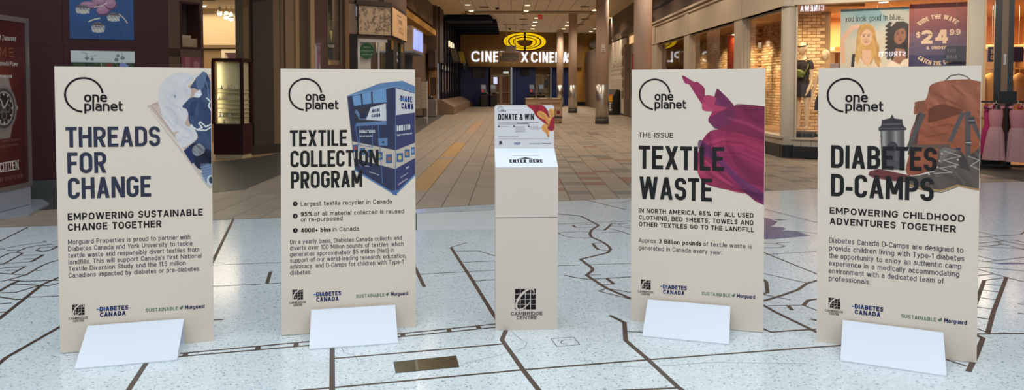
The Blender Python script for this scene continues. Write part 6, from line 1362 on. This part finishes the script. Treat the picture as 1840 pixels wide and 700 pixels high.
# brick walls, every brick a piece
mortar = mat('mortar', S(150, 126, 98), .9)
BC = [(222,196,156),(212,184,142),(204,172,128),(230,206,168),(192,158,116),(218,190,150)]
BM = [mat('brick_%d' % i, S(*c), .85, noise=.18, nscale=14, bump=.3) for i, c in enumerate(BC)]
bmesh_cache = {}
def brick_mesh(k, half):
    if (k, half) not in bmesh_cache:
        w = (.098 if half else .204)/2; h = .066/2; b = .006; me = bpy.data.meshes.new('brick')
        me.from_pydata([(-w,0,-h),(w,0,-h),(w,0,h),(-w,0,h),(-w+b,-.016,-h+b),(w-b,-.016,-h+b),(w-b,-.016,h-b),(-w+b,-.016,h-b)], [], [(4,5,6,7),(0,1,5,4),(1,2,6,5),(2,3,7,6),(3,0,4,7)]); me.materials.append(BM[k]); bmesh_cache[(k, half)] = me
    return bmesh_cache[(k, half)]
def brick_wall(x, y, th, length, z0, z1, budget, near_first):
    fr = frame('wall_back' if th == 0 else 'wall_right', x, y, th); box('mortar_bed', mortar, 0, length, 0, .12, z0, z1, fr)
    lst = []; r_ = random.Random(int(length*100))
    for j in range(int((z1-z0)/.076)):
        z = z0 + .038 + .076*j; a = 0 if j % 2 else .107
        if a: lst.append((.051, z, True))
        while a + .214 <= length+.001:
            if r_.random() < .3: lst += [(a+.0525, z, True), (a+.1605, z, True)]
            else: lst.append((a+.107, z, False))
            a += .214
    lst.sort(key=lambda q: near_first(q)); restv = {}
    for i, (a, z, hf) in enumerate(lst):
        k = r_.randrange(6); jy = -.004*r_.random()
        if i < budget: link('brick', brick_mesh(k, hf), None, fr, (a, jy, z))
        else: restv.setdefault(k, []).append((a, jy, z, hf))
    if restv:
        V = []; F = []; I = []
        for k, L_ in restv.items():
            for a, jy, z, hf in L_:
                o = len(V); me = brick_mesh(k, hf); V += [(v.co.x+a, v.co.y+jy, v.co.z+z) for v in me.vertices]
                for p in me.polygons: F.append(tuple(o+i for i in p.vertices)); I.append(k)
        me = bpy.data.meshes.new('far_bricks'); me.from_pydata(V, [], F)
        for bm_ in BM: me.materials.append(bm_)
        me.polygons.foreach_set('material_index', I); me.update(); tag(link('far_bricks', me, None, fr), kind='stuff')
    return fr
brick_wall(7.3, 31.0, -90, 13.5, .42, 3.24, 170, lambda q: -q[0] + .3*q[1])
brick_wall(6.42, 17.45, 0, .92, .42, 3.24, 200, lambda q: -q[1])
brick_wall(6.75, 21.9, 0, .55, .42, 3.24, 60, lambda q: -q[1])
for y, p_ in ((28.5, 150), (25.5, 260), (23.2, 420), (21.3, 520), (19.6, 420), (18.2, 300)): spot('window_spot', (6.3, y, 3.15), (7.3, y+.15, 1.3), p_, (1.0, .72, .40), 85, .8, .04)
spot('mannequin_spot', (6.75, 15.75, 3.15), (6.7, 17.4, 1.6), 170, (1.0, .74, .44), 75, .7, .05)
spot('mannequin_spot', (6.35, 15.72, 3.15), (6.3, 15.9, 1.4), 80, (1.0, .78, .5), 60, .7, .05)
hb = thing('hanging_banner', (6.35, 21.3, 1.0), R(-30), 'narrow orange and red banner hanging in the corridor window', 'banner')
P = Print(-.24, .24, 0, 1.95, .02, c3(210, 96, 60)); P.used[:] = True; P.grad(P.used.copy(), c3(110,56,66), c3(224,96,58), P.Z/1.6); P.folds(P.used, 80, 2, .12, 2); P.ell(.05, .9, .12, .35, c3(196,150,120), 10); P.ell(.02, 1.0, .06, .2, c3(236,206,170), 10); P.build('sheet', gloss_print, 0, hb); box('top_rail', white_p, -.25, .25, -.015, .015, 1.95, 1.98, hb); MB().tube([(0, 0, 1.98), (0, 0, 2.2)], .006, 6).build('cord', white_p, hb)

# ---------------------------------------------------------------- the angled store front with mannequins and posters
th5 = math.degrees(math.atan2(-1.68, 3.05))
ff = frame('wall_right', 5.85, 15.75, th5)
grey_c = mat('grey_cream', S(182, 170, 154), .55)
MB().lathe([(.15, 0), (.15, 5.6)], 20, (-.06, .08)).build('corner_post', cream, ff); MB().lathe([(.17, 0), (.17, .27)], 20, (-.06, .08)).build('corner_base', mat('black_plinth', S(34, 32, 33), .35), ff)
for z0, z1, p_ in ((3.19, 3.25, -.07), (3.25, 3.9, -.02), (3.9, 3.97, -.08), (3.97, 5.6, .05)): box('fascia', cream, 0, 3.75, p_, .18, z0, z1, ff)
box('fascia', mat('dark_bulkhead', S(88, 70, 58), .7), 3.75, 7.5, .0, .2, 3.35, 5.6, ff)
box('plinth', mat('black_plinth', S(34, 32, 33), .35), 0, 3.43, -.03, .15, 0, .245, ff); box('sill', cream, 0, 3.43, -.07, .18, .385, .42, ff)
for k in range(17): box('bead_board', cream, .03+.2*k+.004, .03+.2*k+.196, -.01, .1, .245, .385, ff)
box('panel_backing', mat('panel_back', S(120, 110, 98), .8), 0, 3.43, .02, .12, .245, .385, ff)
w4 = struct(empty('window_4', on(ff, .09, .06), R(th5))); m = MB(); m.box(0, .03, -.03, .05, .42, 3.19); m.box(3.07, 3.10, -.03, .05, .42, 3.19); m.build('window_frame', cream, w4)
for a, b_ in ((.03, 1.525), (1.531, 3.07)): box('pane', clear, a, b_, 0, .008, .42, 3.19, w4)
box('post', grey_c, 3.19, 3.43, -.04, .2, 0, 5.6, ff)
pf = struct(box('floor', mat('platform', S(150, 112, 72), .5), -.1, 3.4, .12, 1.7, .3, .42)); pf.location = ff.location; pf.rotation_euler = ff.rotation_euler
# interior of the store
amber = mat('amber_wall', S(206, 150, 92), .7)
struct(box('wall_back', amber, 7.3, 15, 20.6, 20.7, 0, 3.4)); fl_ = [on(ff, .1, .18)[:2], on(ff, 8.5, .18)[:2], (15, 20.7), (6.2, 20.7)]; struct(MB().prism(fl_, 3.36, 3.45).build('ceiling', mat('wood_ceiling', S(168, 130, 90), .6, noise=.12, nscale=3))); struct(MB().prism(fl_, .001, .006).build('floor', mat('store_floor', S(150, 112, 78), .4))); struct(box('wall_right', amber, 14.0, 14.1, 10, 20.7, 0, 3.4))
for i, (x, y) in enumerate(((8.2, 16.6), (9.7, 17.4), (8.9, 18.8))): tag(MB().lathe([(.10, 3.355), (.09, 3.345)], 14, (x, y)).build('recessed_light', bulb_m), ['store ceiling light nearest the shop window', 'store ceiling light toward the right of the shop window', 'store ceiling light deepest in the store'][i], 'ceiling light', 'store ceiling lights')
lit_sh = mat('lit_shelf', S(244, 208, 150), .6, emit=S(244, 200, 136), estr=.22); oak = mat('oak', S(176, 126, 76), .6)
def shelving(x, y, w, label, rz=0):
    s_ = thing('shelf_unit', (x, y, 0), R(rz), label, 'shelves'); box('side', oak, -w/2, -w/2+.04, 0, .4, 0, 2.5, s_); box('side', oak, w/2-.04, w/2, 0, .4, 0, 2.5, s_); box('back', lit_sh, -w/2, w/2, .38, .4, 0, 2.5, s_)
    for k in range(6): box('shelf', oak, -w/2, w/2, 0, .4, .1+.45*k, .14+.45*k, s_)
    return s_
shelving(8.02, 18.8, .55, 'tall lit shelf unit behind the mannequins in the store window')
shelving(9.45, 17.2, .5, 'tall lit shelf unit seen at the right edge of the store window')
shelving(11.2, 17.6, 1.8, 'wide lit shelf unit with hanging jackets at the right edge of the picture')
clothcol = [(190,160,120),(120,70,60),(206,190,160),(90,84,96),(160,120,90)]
fr_ = random.Random(9)
for k in range(5):
    for (sx_, sy_, ww, nm, lab) in ((8.02, 18.95, .4, 'mannequin', 'on the shelf behind the mannequins'), (9.45, 17.35, .36, 'right', 'on the shelf at the store window\'s right')):
        c = clothcol[(k + len(nm)) % 5]; pos = ['lowest', 'second lowest', 'middle', 'second highest', 'highest'][k]
        g_ = MB(); [g_.bbox(-ww/2, ww/2, -.12, .15, .035*q, .035*q+.032, .006) for q in range(4)]; tag(g_.build('folded_clothes', mat('cloth_%d' % c[0], S(*c), .9), None, loc=(sx_, sy_, .142+.45*k)), '%s folded clothes pile %s' % (pos, lab), 'clothes', 'folded clothes in the store')
# posters in the window
def wthing(name, lx, off, z, label, cat, rz=0, group=None):
    t = ff.rotation_euler.z; return thing(name, (5.85+lx*math.cos(t)-off*math.sin(t), 15.75+lx*math.sin(t)+off*math.cos(t), z), t+R(rz), label, cat, group)
wt = wthing('window_poster', 1.55, .35, 1.45, 'large poster of two women with long hair, lettered you look good in blue', 'poster')
P = Print(-.63, .63, 0, 1.64, .0075, c3(150, 150, 140)); P.used[:] = True
P.grad(P.used.copy(), c3(206,196,176), c3(120,160,166), (P.Z-.9)/.75 + .6*P.noise(2, 3)); P.put(P.noise(2.2, 8)+.5*P.noise(1.1, 5) > .12, c3(204,190,166), .55)
skin1, skin2, blond, dkh = c3(222,178,146), c3(150,102,78), c3(204,164,96), c3(44,32,32)
def up(*l): return [(a, b+.27) for a, b in l]
P.line(up((-.40,1.0),(-.60,.72),(-.56,.30)), .085, skin1); P.line(up((-.28,1.02),(-.42,.98)), .08, skin1); P.ell(-.29, 1.28, .06, .05, skin1)
hm = P.poly(up((-.31,.90),(-.27,1.02),(-.15,1.07),(-.02,1.02),(.04,.86),(.06,.55),(.14,.30),(.10,-.2),(-.30,-.2),(-.36,.2),(-.30,.45),(-.33,.65)), c3(196,154,88)); P.folds(hm, 12, 9, .22, 4, .9)
P.poly(up((-.45,-.3),(-.38,.26),(-.24,.36),(-.16,.22),(-.06,.22),(.02,.36),(.16,.24),(.24,-.3)), c3(218,200,176)); P.poly(up((-.22,.52),(-.06,.52),(-.03,.34),(-.10,.18),(-.20,.30)), skin1)
P.ell(-.14, 1.05, .105, .165, skin1); P.poly(up((-.26,.80),(-.25,.96),(-.14,1.03),(-.02,.98),(.02,.80),(-.04,.90),(-.14,.955),(-.20,.90)), c3(186,142,80))
hl = P.poly(up((-.27,.82),(-.22,.70),(-.24,.40),(-.30,.2),(-.36,.4)), c3(204,164,98)); P.folds(hl, 10, 10, .2, 6); hr = P.poly(up((.0,.84),(-.04,.62),(.02,.30),(.12,.1),(.10,.6)), c3(190,148,84)); P.folds(hr, 10, 10, .2, 7)
P.ell(-.14, .99, .07, .05, c3(190,142,108), 0, .35)
for ex in (-.185, -.098): P.ell(ex, 1.085, .024, .010, c3(84,56,46)); P.line([(ex-.03, 1.115), (ex+.03, 1.117)], .009, c3(120,84,56))
P.line([(-.134,1.06),(-.13,1.02)], .007, c3(190,142,110), .6); P.ell(-.138, 1.0, .018, .008, c3(176,126,96)); P.ell(-.14, .955, .036, .014, c3(164,80,74))
hk = P.poly(up((.28,.40),(.25,.70),(.29,.95),(.40,1.08),(.54,1.08),(.63,1.02),(.63,.2),(.50,.2),(.36,.25)), c3(40,28,28)); P.folds(hk, 30, 14, .5, 6)
for k_ in range(26): P.ell(.27+.03*math.sin(k_*2.1), .62+.028*k_, .035, .03, c3(40,28,28))
P.poly(up((.40,.55),(.56,.52),(.60,.28),(.36,.28)), skin2); P.ell(.475, 1.06, .105, .165, skin2, -10); P.poly(up((.36,.86),(.42,1.0),(.56,1.02),(.60,.88),(.52,.95),(.44,.92)), c3(40,28,28))
P.poly(up((.22,-.3),(.26,.22),(.38,.34),(.46,.26),(.56,.32),(.63,.34),(.63,-.3)), c3(228,212,188)); P.poly(up((.34,.30),(.42,.36),(.57,.36),(.48,.22)), skin2)
for ex, ez in ((.43,1.10),(.52,1.115)): P.ell(ex, ez, .024, .010, c3(34,22,22)); P.line([(ex-.03, ez+.03), (ex+.03, ez+.035)], .010, c3(44,28,26))
P.line([(.476,1.08),(.479,1.04)], .007, c3(120,78,58), .6); P.ell(.478, 1.02, .018, .008, c3(112,70,52)); P.ell(.482, .975, .036, .014, c3(120,54,54))
P.poly([(-.42,.45),(-.36,.45),(-.34,.72),(-.40,.72)], c3(46,40,40))
P.build('poster_sheet', gloss_print, 0, wt)
m = MB(); text(m, 'you look good in blue...', -.54, 1.385, .115, t=.10, x1=.54, y=-.004, serif=True); m.build('poster_lettering', mat('navy_black', S(36, 38, 52), .6), wt)
for x in (-.5, .5): MB().tube([(x, 0, 1.64), (x, 0, 1.80)], .004, 5).build('cord', white_p, wt)
wv = wthing('window_poster', 2.68, .35, 1.45, 'red and blue poster lettered RIDE THE WAVE with a $24.99 price', 'poster')
P = Print(-.495, .495, 0, 1.68, .0085, c3(70, 60, 90)); P.used[:] = True
t_ = P.Z/1.68; P.grad(P.used.copy(), c3(58,52,88), c3(160,72,48), (t_-.45)/.5)
P.put((t_ > .4) & (t_ < .66), c3(126,104,122), .35); P.C *= (1 + .22*np.sin(60*P.Z + 5*P.noise(1.5, 3))*(t_ < .66)*.35)[..., None]
P.build('poster_sheet', gloss_print, 0, wv)
peach = mat('peach_ink', S(232, 196, 160), .6)
m = MB(); text(m, '24', -.28, .89, .27, t=.24, x1=.175, y=-.004, seg=6); text(m, '$', -.375, 1.02, .105, t=.22, x1=-.295, y=-.004); text(m, '99', .20, 1.05, .115, t=.2, x1=.385, y=-.004); text(m, '& UNDER', -.19, .78, .062, t=.24, x1=.165, y=-.004)
def arc(s, cx, cz, r, a_mid, h, mb, inward=False, wf=.9, t=.21):
    W = advance(s, wf, t, .14)*h; k = -1 if not inward else 1
    def wpf(a, b):
        ang = R(a_mid) + k*(a*h - 0)/r; rr = r + (b*h if not inward else -b*h)
        return (cx + rr*math.cos(ang), cz + rr*math.sin(ang))
    text(mb, s, 0, 0, h, t=t, wf=wf, y=-.004, align='c', warp=wpf)
arc('RIDE THE WAVE', .0, .95, .425, 90, .088, m, wf=.95); arc('CATCH THE SUN', .0, .95, .49, 264, .085, m, True, wf=.95); m.build('poster_lettering', peach, wv)
sb_ = wthing('hanging_card', 2.99, .12, 1.98, 'small dark card hung on the glass before the RIDE THE WAVE poster', 'sign'); box('card', mat('dark_card', S(40, 38, 50), .4), -.18, .18, 0, .01, 0, .29, sb_); MB().tube([(0, .005, .29), (0, .005, 1.2)], .003, 5).build('cord', steel, sb_); m = MB(); text(m, 'YOU', -.15, .17, .07, t=.2, x1=.0, y=-.003); text(m, 'WALK', -.16, .05, .07, t=.2, x1=.02, y=-.003); m.build('lettering', mat('dim_ink', S(96, 92, 104), .6), sb_)
for lx_, p_ in ((.6, 800), (1.7, 1000), (2.8, 800)): spot('poster_fill_spot', on(ff, lx_, -6.0, 5.3), on(ff, lx_+.1, .36, 2.2), p_*1.0, (1.0, .86, .68), 34, .8, .1)  # added spots without fittings, out of view, to brighten the window posters
# mannequins
def skin(name, pts, edges, m, parent, root, sub=2, loc=None):
    me = bpy.data.meshes.new(name); me.from_pydata([p[:3] for p in pts], edges, []); o = link(name, me, m, parent, loc)
    md = o.modifiers.new('skin', 'SKIN'); md.use_smooth_shade = True; sv = me.skin_vertices[0].data if me.skin_vertices else None
    if sv is None:
        bpy.context.view_layer.objects.active = o
    for i, p in enumerate(pts):
        rr = p[3] if len(p) > 3 else .03; ry = p[4] if len(p) > 4 else rr
        me.skin_vertices[0].data[i].radius = (rr, ry); me.skin_vertices[0].data[i].use_root = (i == root)
    s = o.modifiers.new('sub', 'SUBSURF'); s.levels = sub; s.render_levels = sub
    bpy.context.view_layer.update(); dg = bpy.context.evaluated_depsgraph_get(); me2 = bpy.data.meshes.new_from_object(o.evaluated_get(dg)); o.modifiers.clear(); o.data = me2
    if not me2.materials: me2.materials.append(m)
    return o
plastic = mat('mannequin_ivory', S(222, 190, 146), .35, spec=.5)
def mannequin(name, loc, rz, label, H_, arm_pose):
    """local: faces -y, x to its left in the picture's right"""
    t = thing(name, loc, rz, label, 'mannequin'); k = H_/1.86
    P_ = [(0,0,.98,.115,.09),(0,0,1.10,.10,.08),(0,-.01,1.25,.115,.085),(0,0,1.40,.12,.08),(0,.01,1.50,.055,.05),(0,.0,1.58,.042,.042),
          (.09,0,.92,.085,.085),(.10,-.01,.72,.075,.075),(.10,0,.48,.052,.055),(.10,.01,.34,.05,.052),(.10,.02,.09,.03,.034),(.10,-.09,.03,.032,.022),
          (-.09,0,.92,.085,.085),(-.10,.0,.72,.075,.075),(-.10,.02,.48,.052,.055),(-.11,.03,.34,.05,.052),(-.11,.04,.09,.03,.034),(-.11,-.07,.03,.032,.022),
          (.165,.0,1.43,.05,.05),(-.165,.0,1.43,.05,.05)]
    E_ = [(0,1),(1,2),(2,3),(3,4),(4,5),(0,6),(6,7),(7,8),(8,9),(9,10),(10,11),(0,12),(12,13),(13,14),(14,15),(15,16),(16,17),(3,18),(3,19)]
    for sgn, base, pose in ((1, 18, arm_pose[0]), (-1, 19, arm_pose[1])):
        prev = base
        for q, rr in zip(pose, (.042, .036, .03, .024)): P_.append((sgn*q[0], q[1], q[2], rr)); E_.append((prev, len(P_)-1)); prev = len(P_)-1
        h0 = P_[prev]
        dx, dy, dz = (h0[i] - P_[prev-1][i] for i in range(3)); L_ = math.sqrt(dx*dx+dy*dy+dz*dz); dx, dy, dz = dx/L_, dy/L_, dz/L_
        P_.append((h0[0]+dx*.06, h0[1]+dy*.06, h0[2]+dz*.06, .026, .014)); E_.append((prev, len(P_)-1)); palm = len(P_)-1
        for f_, (off, ln) in enumerate(((-.024, .065), (-.008, .078), (.009, .074), (.024, .058))):
            b0 = P_[palm]; P_.append((b0[0]+dx*.03, b0[1]+off+dy*.03, b0[2]+dz*.03, .0085)); E_.append((palm, len(P_)-1)); P_.append((b0[0]+dx*ln-sgn*.008, b0[1]+off+dy*ln, b0[2]+dz*ln, .0065)); E_.append((len(P_)-2, len(P_)-1))
        P_.append((h0[0]+dx*.03, h0[1]-.035+dy*.03, h0[2]+dz*.03, .009)); E_.append((prev, len(P_)-1)); P_.append((h0[0]+dx*.06, h0[1]-.05, h0[2]+dz*.06, .007)); E_.append((len(P_)-2, len(P_)-1))
    P_ = [tuple(v*k for v in p) for p in P_]
    skin('body', P_, E_, plastic, t, 0)
    return t, k
def head(t, k, plain):
    m = MB(); m.ball((0, 0, 0), .082*k, .105*k, .128*k, 20, 16)
    for i, (x, y, z) in enumerate(m.v):
        zz = z/(.128*k); 
        if zz < 0: x *= 1 - .32*zz*zz; y = y*(1-.22*zz*zz) - .012*k*(-zz)
        m.v[i] = (x, y, z)
    h_ = m.build('head', plastic, t, True, loc=(0, -.015*k, 1.70*k))
    if not plain:
        n_ = MB(); n_.ball((0, -.105*k, -.02*k), .014*k, .022*k, .03*k, 10, 8); n_.ball((0, -.09*k, -.075*k), .026*k, .014*k, .011*k, 10, 6); [n_.ball((s*.034*k, -.092*k, .012*k), .017*k, .01*k, .008*k, 8, 6) for s in (-1, 1)]; [n_.ball((s*.08*k, .0, -.01*k), .01*k, .02*k, .032*k, 8, 6) for s in (-1, 1)]; n_.build('face_features', plastic, h_, True)
    return h_
def rings_mesh(R_, n=28, fold=0, nf=9, closed=False):
    """tube of ellipses (z, rx, ry, cx, cy)"""
    m = MB(); vs = []
    for j, (z, rx, ry, cx, cy) in enumerate(R_):
        f = fold*j/(len(R_)-1)
        for k in range(n):
            a = 2*math.pi*k/n; w = 1 + f*math.sin(nf*a + .3*j); vs.append((cx+rx*w*math.cos(a), cy+ry*w*math.sin(a), z))
    return m.add(vs, [(j*n+k, j*n+(k+1) % n, (j+1)*n+(k+1) % n, (j+1)*n+k) for j in range(len(R_)-1) for k in range(n)])
blk = mat('black_cloth', S(46, 36, 34), .85, noise=.2, nscale=20)
mn, k = mannequin('mannequin', (6.21, 16.02, .55), R(-52), 'tall ivory mannequin in a black dress with a green waist bag, on the low stool', 1.92, (((.20,-.0,1.20),(.22,-.02,1.02),(.20,-.12,.84)), ((.21,.03,1.2),(.235,-.0,1.0),(.21,-.09,.84))))
hd = head(mn, k, False); hd.rotation_euler = (0, 0, R(-18))
rings_mesh([(1.46*k,.165,.07,0,0),(1.40*k,.185,.115,0,0),(1.25*k,.165,.12,0,-.01),(1.08*k,.135,.105,0,0),(.98*k,.16,.125,0,0),(.86*k,.185,.15,0,0),(.70*k,.19,.15,0,0)], 32, .05, 7).build('dress', blk, mn, True)
for s in (-1, 1): rings_mesh([(1.46*k,.05,.06,s*.14,0),(1.40*k,.062,.07,s*.175,0),(1.28*k,.062,.066,s*.20,0)], 16).build('sleeve', blk, mn, True)
MB().tube([(.13, -.02, 1.50*k), (.0, -.125, 1.36*k), (-.05, -.14, 1.22*k)], [.012, .016, .014], 8).build('neck_tie', blk, mn, True); MB().tube([(-.13, -.02, 1.50*k), (.0, -.125, 1.36*k)], .012, 8).build('neck_tie', blk, mn, True)
gr = mat('green_bag', S(98, 104, 40), .6); gy = mat('lime_piping', S(176, 172, 70), .5)
bg_ = MB().ball((0, -.20, 1.18*k), .17, .075, .10, 18, 12).build('waist_bag', gr, mn, True); MB().tube([(-.16, -.2, 1.22*k), (-.06, -.27, 1.27*k), (.08, -.265, 1.24*k), (.17, -.19, 1.18*k)], .012, 8).build('piping', gy, bg_, True); MB().tube([(-.15, -.22, 1.15*k), (0, -.28, 1.18*k), (.15, -.22, 1.11*k)], .009, 8).build('piping', gy, bg_, True)
MB().tube([(.13, .02, 1.49*k), (.18, -.1, 1.32*k), (.16, -.17, 1.2*k)], .016, 8).build('bag_strap', gr, mn, True)
bd_ = MB(); bd_.tube([(.088*math.cos(R(a)), .112*math.sin(R(a))-.015, 1.765*k+.03*math.sin(R(a))) for a in range(0, 361, 20)], .011, 8); bd_.build('headband', mat('brown_band', S(58, 40, 34), .6), mn, True); MB().tube([(-.05, .09, 1.76*k), (-.07, .12, 1.62*k), (-.05, .11, 1.52*k)], [.012, .02, .01], 8).build('band_tail', blk, mn, True); box('price_tag', white_p, -.10, -.095, .03, .07, 1.66*k, 1.74*k, mn)
st_ = thing('low_stool', (6.24, 16.02, .42), R(th5), 'low dark bench under the mannequin in the black dress', 'stool'); box('seat', mat('dark_wood', S(52, 38, 30), .5), -.26, .26, -.22, .22, .09, .125, st_)
for x in (-.23, .0, .23):
    for y in (-.19, .19): box('leg', mat('dark_wood', S(52, 38, 30), .5), x-.015, x+.015, y-.015, y+.015, 0, .09, st_)
m2, k2 = mannequin('mannequin', (6.60, 15.80, .42), R(-30), 'shorter ivory mannequin with a plain egg head in dark shorts, behind the rightmost board', 1.72, (((.2,-.02,1.2),(.26,-.02,1.02),(.25,-.1,.86)), ((.21,.02,1.2),(.27,.02,1.0),(.27,-.06,.84))))
head(m2, k2*1.1, True)
rings_mesh([(1.0*k2,.125,.10,0,0),(.92*k2,.165,.13,0,0),(.80*k2,.19,.14,0,0),(.62*k2,.20,.14,0,0)], 28, .03, 6).build('shorts', mat('navy_denim', S(40, 44, 58), .85), m2, True); rings_mesh([(1.44*k2,.15,.08,0,0),(1.34*k2,.155,.11,0,0),(1.16*k2,.12,.10,0,0)], 28).build('top', mat('sheer_peach', S(206, 160, 118), .8), m2, True)
MB().tube([(.17*math.cos(R(a)), .13*math.sin(R(a)), .985*k2) for a in range(0, 361, 20)], .012, 8).build('belt', mat('pink_belt', S(196, 132, 116), .6), m2, True)

# ---------------------------------------------------------------- store entrance on the far right
en = struct(empty('door_6', on(ff, 3.43, .0), R(th5)))
box('sidelight_frame', mat('sand_frame', S(196, 158, 108), .5), 0, .04, -.02, .1, 0, 3.3, en); box('pane', clear, .04, .17, .03, .036, .3, 3.3, en); box('sidelight_base', black_m, 0, .2, -.03, .12, 0, .3, en); box('black_stile', black_m, .17, .28, -.05, .12, 0, 3.35, en)
box('door_edge', mat('umber_door', S(112, 86, 66), .5), .28, .39, -.02, .9, .05, 3.35, en); box('black_stile', black_m, .39, .47, -.05, .12, 0, 3.35, en); box('lintel', mat('umber_door', S(112, 86, 66), .5), .17, 3.6, -.03, .15, 3.3, 3.4, en)
box('lock_plate', steel, .32, .36, -.03, -.02, 1.9, 2.1, en); box('lock_plate', mat('grey_lock', S(120, 116, 110), .4), .19, .24, -.06, -.05, .95, 1.15, en)
so_ = thing('price_sign', (10.72, 16.9, 2.05), 0, 'dark blue price sign lettered 50% OFF in the store at the right edge', 'sign'); box('card', mat('sale_navy', S(44, 40, 76), .5), 0, .8, 0, .02, 0, .34, so_); [MB().tube([(x_, .01, .34), (x_, .01, 1.31)], .005, 5).build('cord', steel, so_) for x_ in (.1, .7)]; m = MB(); text(m, '50%', .06, .18, .1, t=.2, x1=.26, y=-.003); text(m, 'OFF', .06, .05, .1, t=.2, x1=.26, y=-.003); m.build('lettering', peach, so_)
for k in range(4):
    jk = thing('hanging_jacket', (10.62+.32*k, 17.1, .75), R(-10+8*k), ['tan jacket hanging left of its row at the right edge', 'ochre jacket hanging second in its row at the right edge', 'dark jacket hanging third in its row at the right edge', 'tan jacket hanging last in its row at the right edge'][k], 'jacket', 'jackets hanging in the store')
    rings_mesh([(1.06,.03,.03,0,0),(1.0,.15,.06,0,0),(.9,.2,.09,0,0),(.5,.19,.1,0,0),(.1,.2,.11,0,0)], 20, .06, 5).build('jacket', mat('jacket_%d' % k, S(*[(178,130,70),(190,140,60),(90,70,60),(170,120,70)][k]), .8), jk, True); MB().tube([(0, 0, 1.05), (0, 0, 1.16)], .008, 6).build('hanger', steel, jk)
rk = thing('clothes_rack', (8.98, 13.62, 0), R(-14), 'black clothes rack with a blank sign card, by the store entrance', 'rack')
m = MB(); m.box(-.55, .75, -.03, .03, .03, .07); m.box(-.55, -.51, -.25, .25, .0, .05); m.box(.7, .75, -.25, .25, 0, .05); m.build('base', black_m, rk); MB().tube([(0, -.06, .05), (0, -.06, 1.22)], .022, 10).build('upright', black_m, rk); MB().tube([(-.5, 0, 1.22), (.75, 0, 1.22)], .016, 8).build('rail', black_m, rk)
box('sign_card', black_m, -.15, .14, -.11, -.09, 1.19, 1.41, rk); box('clear_sleeve', soft_glass, -.12, .5, -.075, -.07, 1.25, 1.5, rk); MB().tube([(0, -.1, 1.2), (0, -.06, 1.2)], .012, 6).build('clip', black_m, rk)
for z in (1.1, 1.22): box('arm_end', black_m, -.36, -.22, -.05, -.02, z-.012, z+.012, rk)
pinkc = mat('pink_lace', S(206, 152, 150), .85, noise=.18, nscale=45); pinkb = mat('pink_bodice', S(196, 128, 132), .8, noise=.1, nscale=20); mag = mat('magenta_cloth', S(176, 40, 96), .8)
def dress(lx, ly, rz, bod, skirt, label, wd=1.0, sc_=1.0):
    t = rk.rotation_euler.z; d_ = thing('hanging_dress', (8.98+lx*math.cos(t)-ly*math.sin(t), 13.62+lx*math.sin(t)+ly*math.cos(t), 1.22), t+R(rz), label, 'dress', 'dresses on the rack')
    rings_mesh([(-.14*sc_,.115*wd,.05,0,0),(-.22*sc_,.125*wd,.07,0,0),(-.40*sc_,.105*wd,.065,0,0),(-.46*sc_,.10*wd,.06,0,0)], 36).build('bodice', bod, d_, True)
    rings_mesh([(-.46*sc_,.10*wd,.06,0,0),(-.56*sc_,.135*wd,.085,0,0),(-.75*sc_,.165*wd,.105,0,0),(-.95*sc_,.19*wd,.12,0,0),(-1.06*sc_,.205*wd,.13,0,0)], 72, .10, 11).build('skirt', skirt, d_, True)
    for s in (-1, 1): MB().tube([(s*.045, 0, -.01), (s*.07*wd, -.02, -.08*sc_), (s*.085*wd, -.035, -.16*sc_)], .007, 6).build('strap', bod, d_); MB().ball((s*.105*wd, -.01, -.10*sc_), .045, .04, .03, 10, 6).build('frill', bod, d_, True)
    m = MB(); m.tube([(-.11*wd, 0, -.09*sc_), (-.04, 0, -.035), (0, 0, -.015), (.04, 0, -.035), (.11*wd, 0, -.09*sc_)], .006, 6); m.tube([(0, 0, -.015), (0, 0, .02)], .004, 6); m.build('hanger', white_p, d_)
    return d_
dress(-.155, -.02, 8, pinkb, pinkc, 'pink lace dress left of the rack upright', 1.0, 1.0); dress(.19, -.04, -6, pinkb, pinkc, 'pink lace dress right of the rack upright', 1.1, 1.02); dress(.34, .06, 14, mat('rose_cloth', S(190, 70, 90), .8), pinkc, 'rose topped dress farthest right on the rack', 1.0, 1.03); dress(-.23, .10, 30, mag, mag, 'magenta dress behind the left pink dress', .8, .92)

# lit shop signs across the court, behind the camera: the store glass mirrors them
far = frame('wall_left', -12.9, -13.9, 148)
box('shop_front', mat('far_front', S(120, 106, 92), .7), -4, 5, .08, .4, 0, 7.5, far)
mirror_glow = mat('mirrored_letters', S(255, 255, 255), .5, emit=S(236, 240, 255), estr=6.5)
def far_sign(word, pos, rz, h, w, label):
    s_ = thing('shop_sign', pos, R(rz), label, 'sign'); x = -w/2; n_ = len(word); k = w/advance(word, 1.0, .2, .16)
    for ch in word:
        m = MB(); text(m, ch, 0, 0, h, t=.2*1, wf=k/h, seg=5, y=0); g_ = gwidth(ch, k/h, .2)
        q = MB(); [q.prism_y([(m.v[i][0], m.v[i][2]) for i in f], -.05, 0) for f in m.f]; q.build('letter', mirror_glow, s_, loc=(x, 0, 0)); x += (g_ + .16*k/h)*h
    return s_
far_sign('CINEMA', (-14.45, -12.92, 6.32), 148, .40, 1.42, 'white lit letters CINEMA across the court, seen mirrored in the store glass')
far_sign('STRUCTI', (-10.5, -15.35, 3.34), 148, .30, 1.5, 'white lit letters across the court, mirrored over the two women poster')
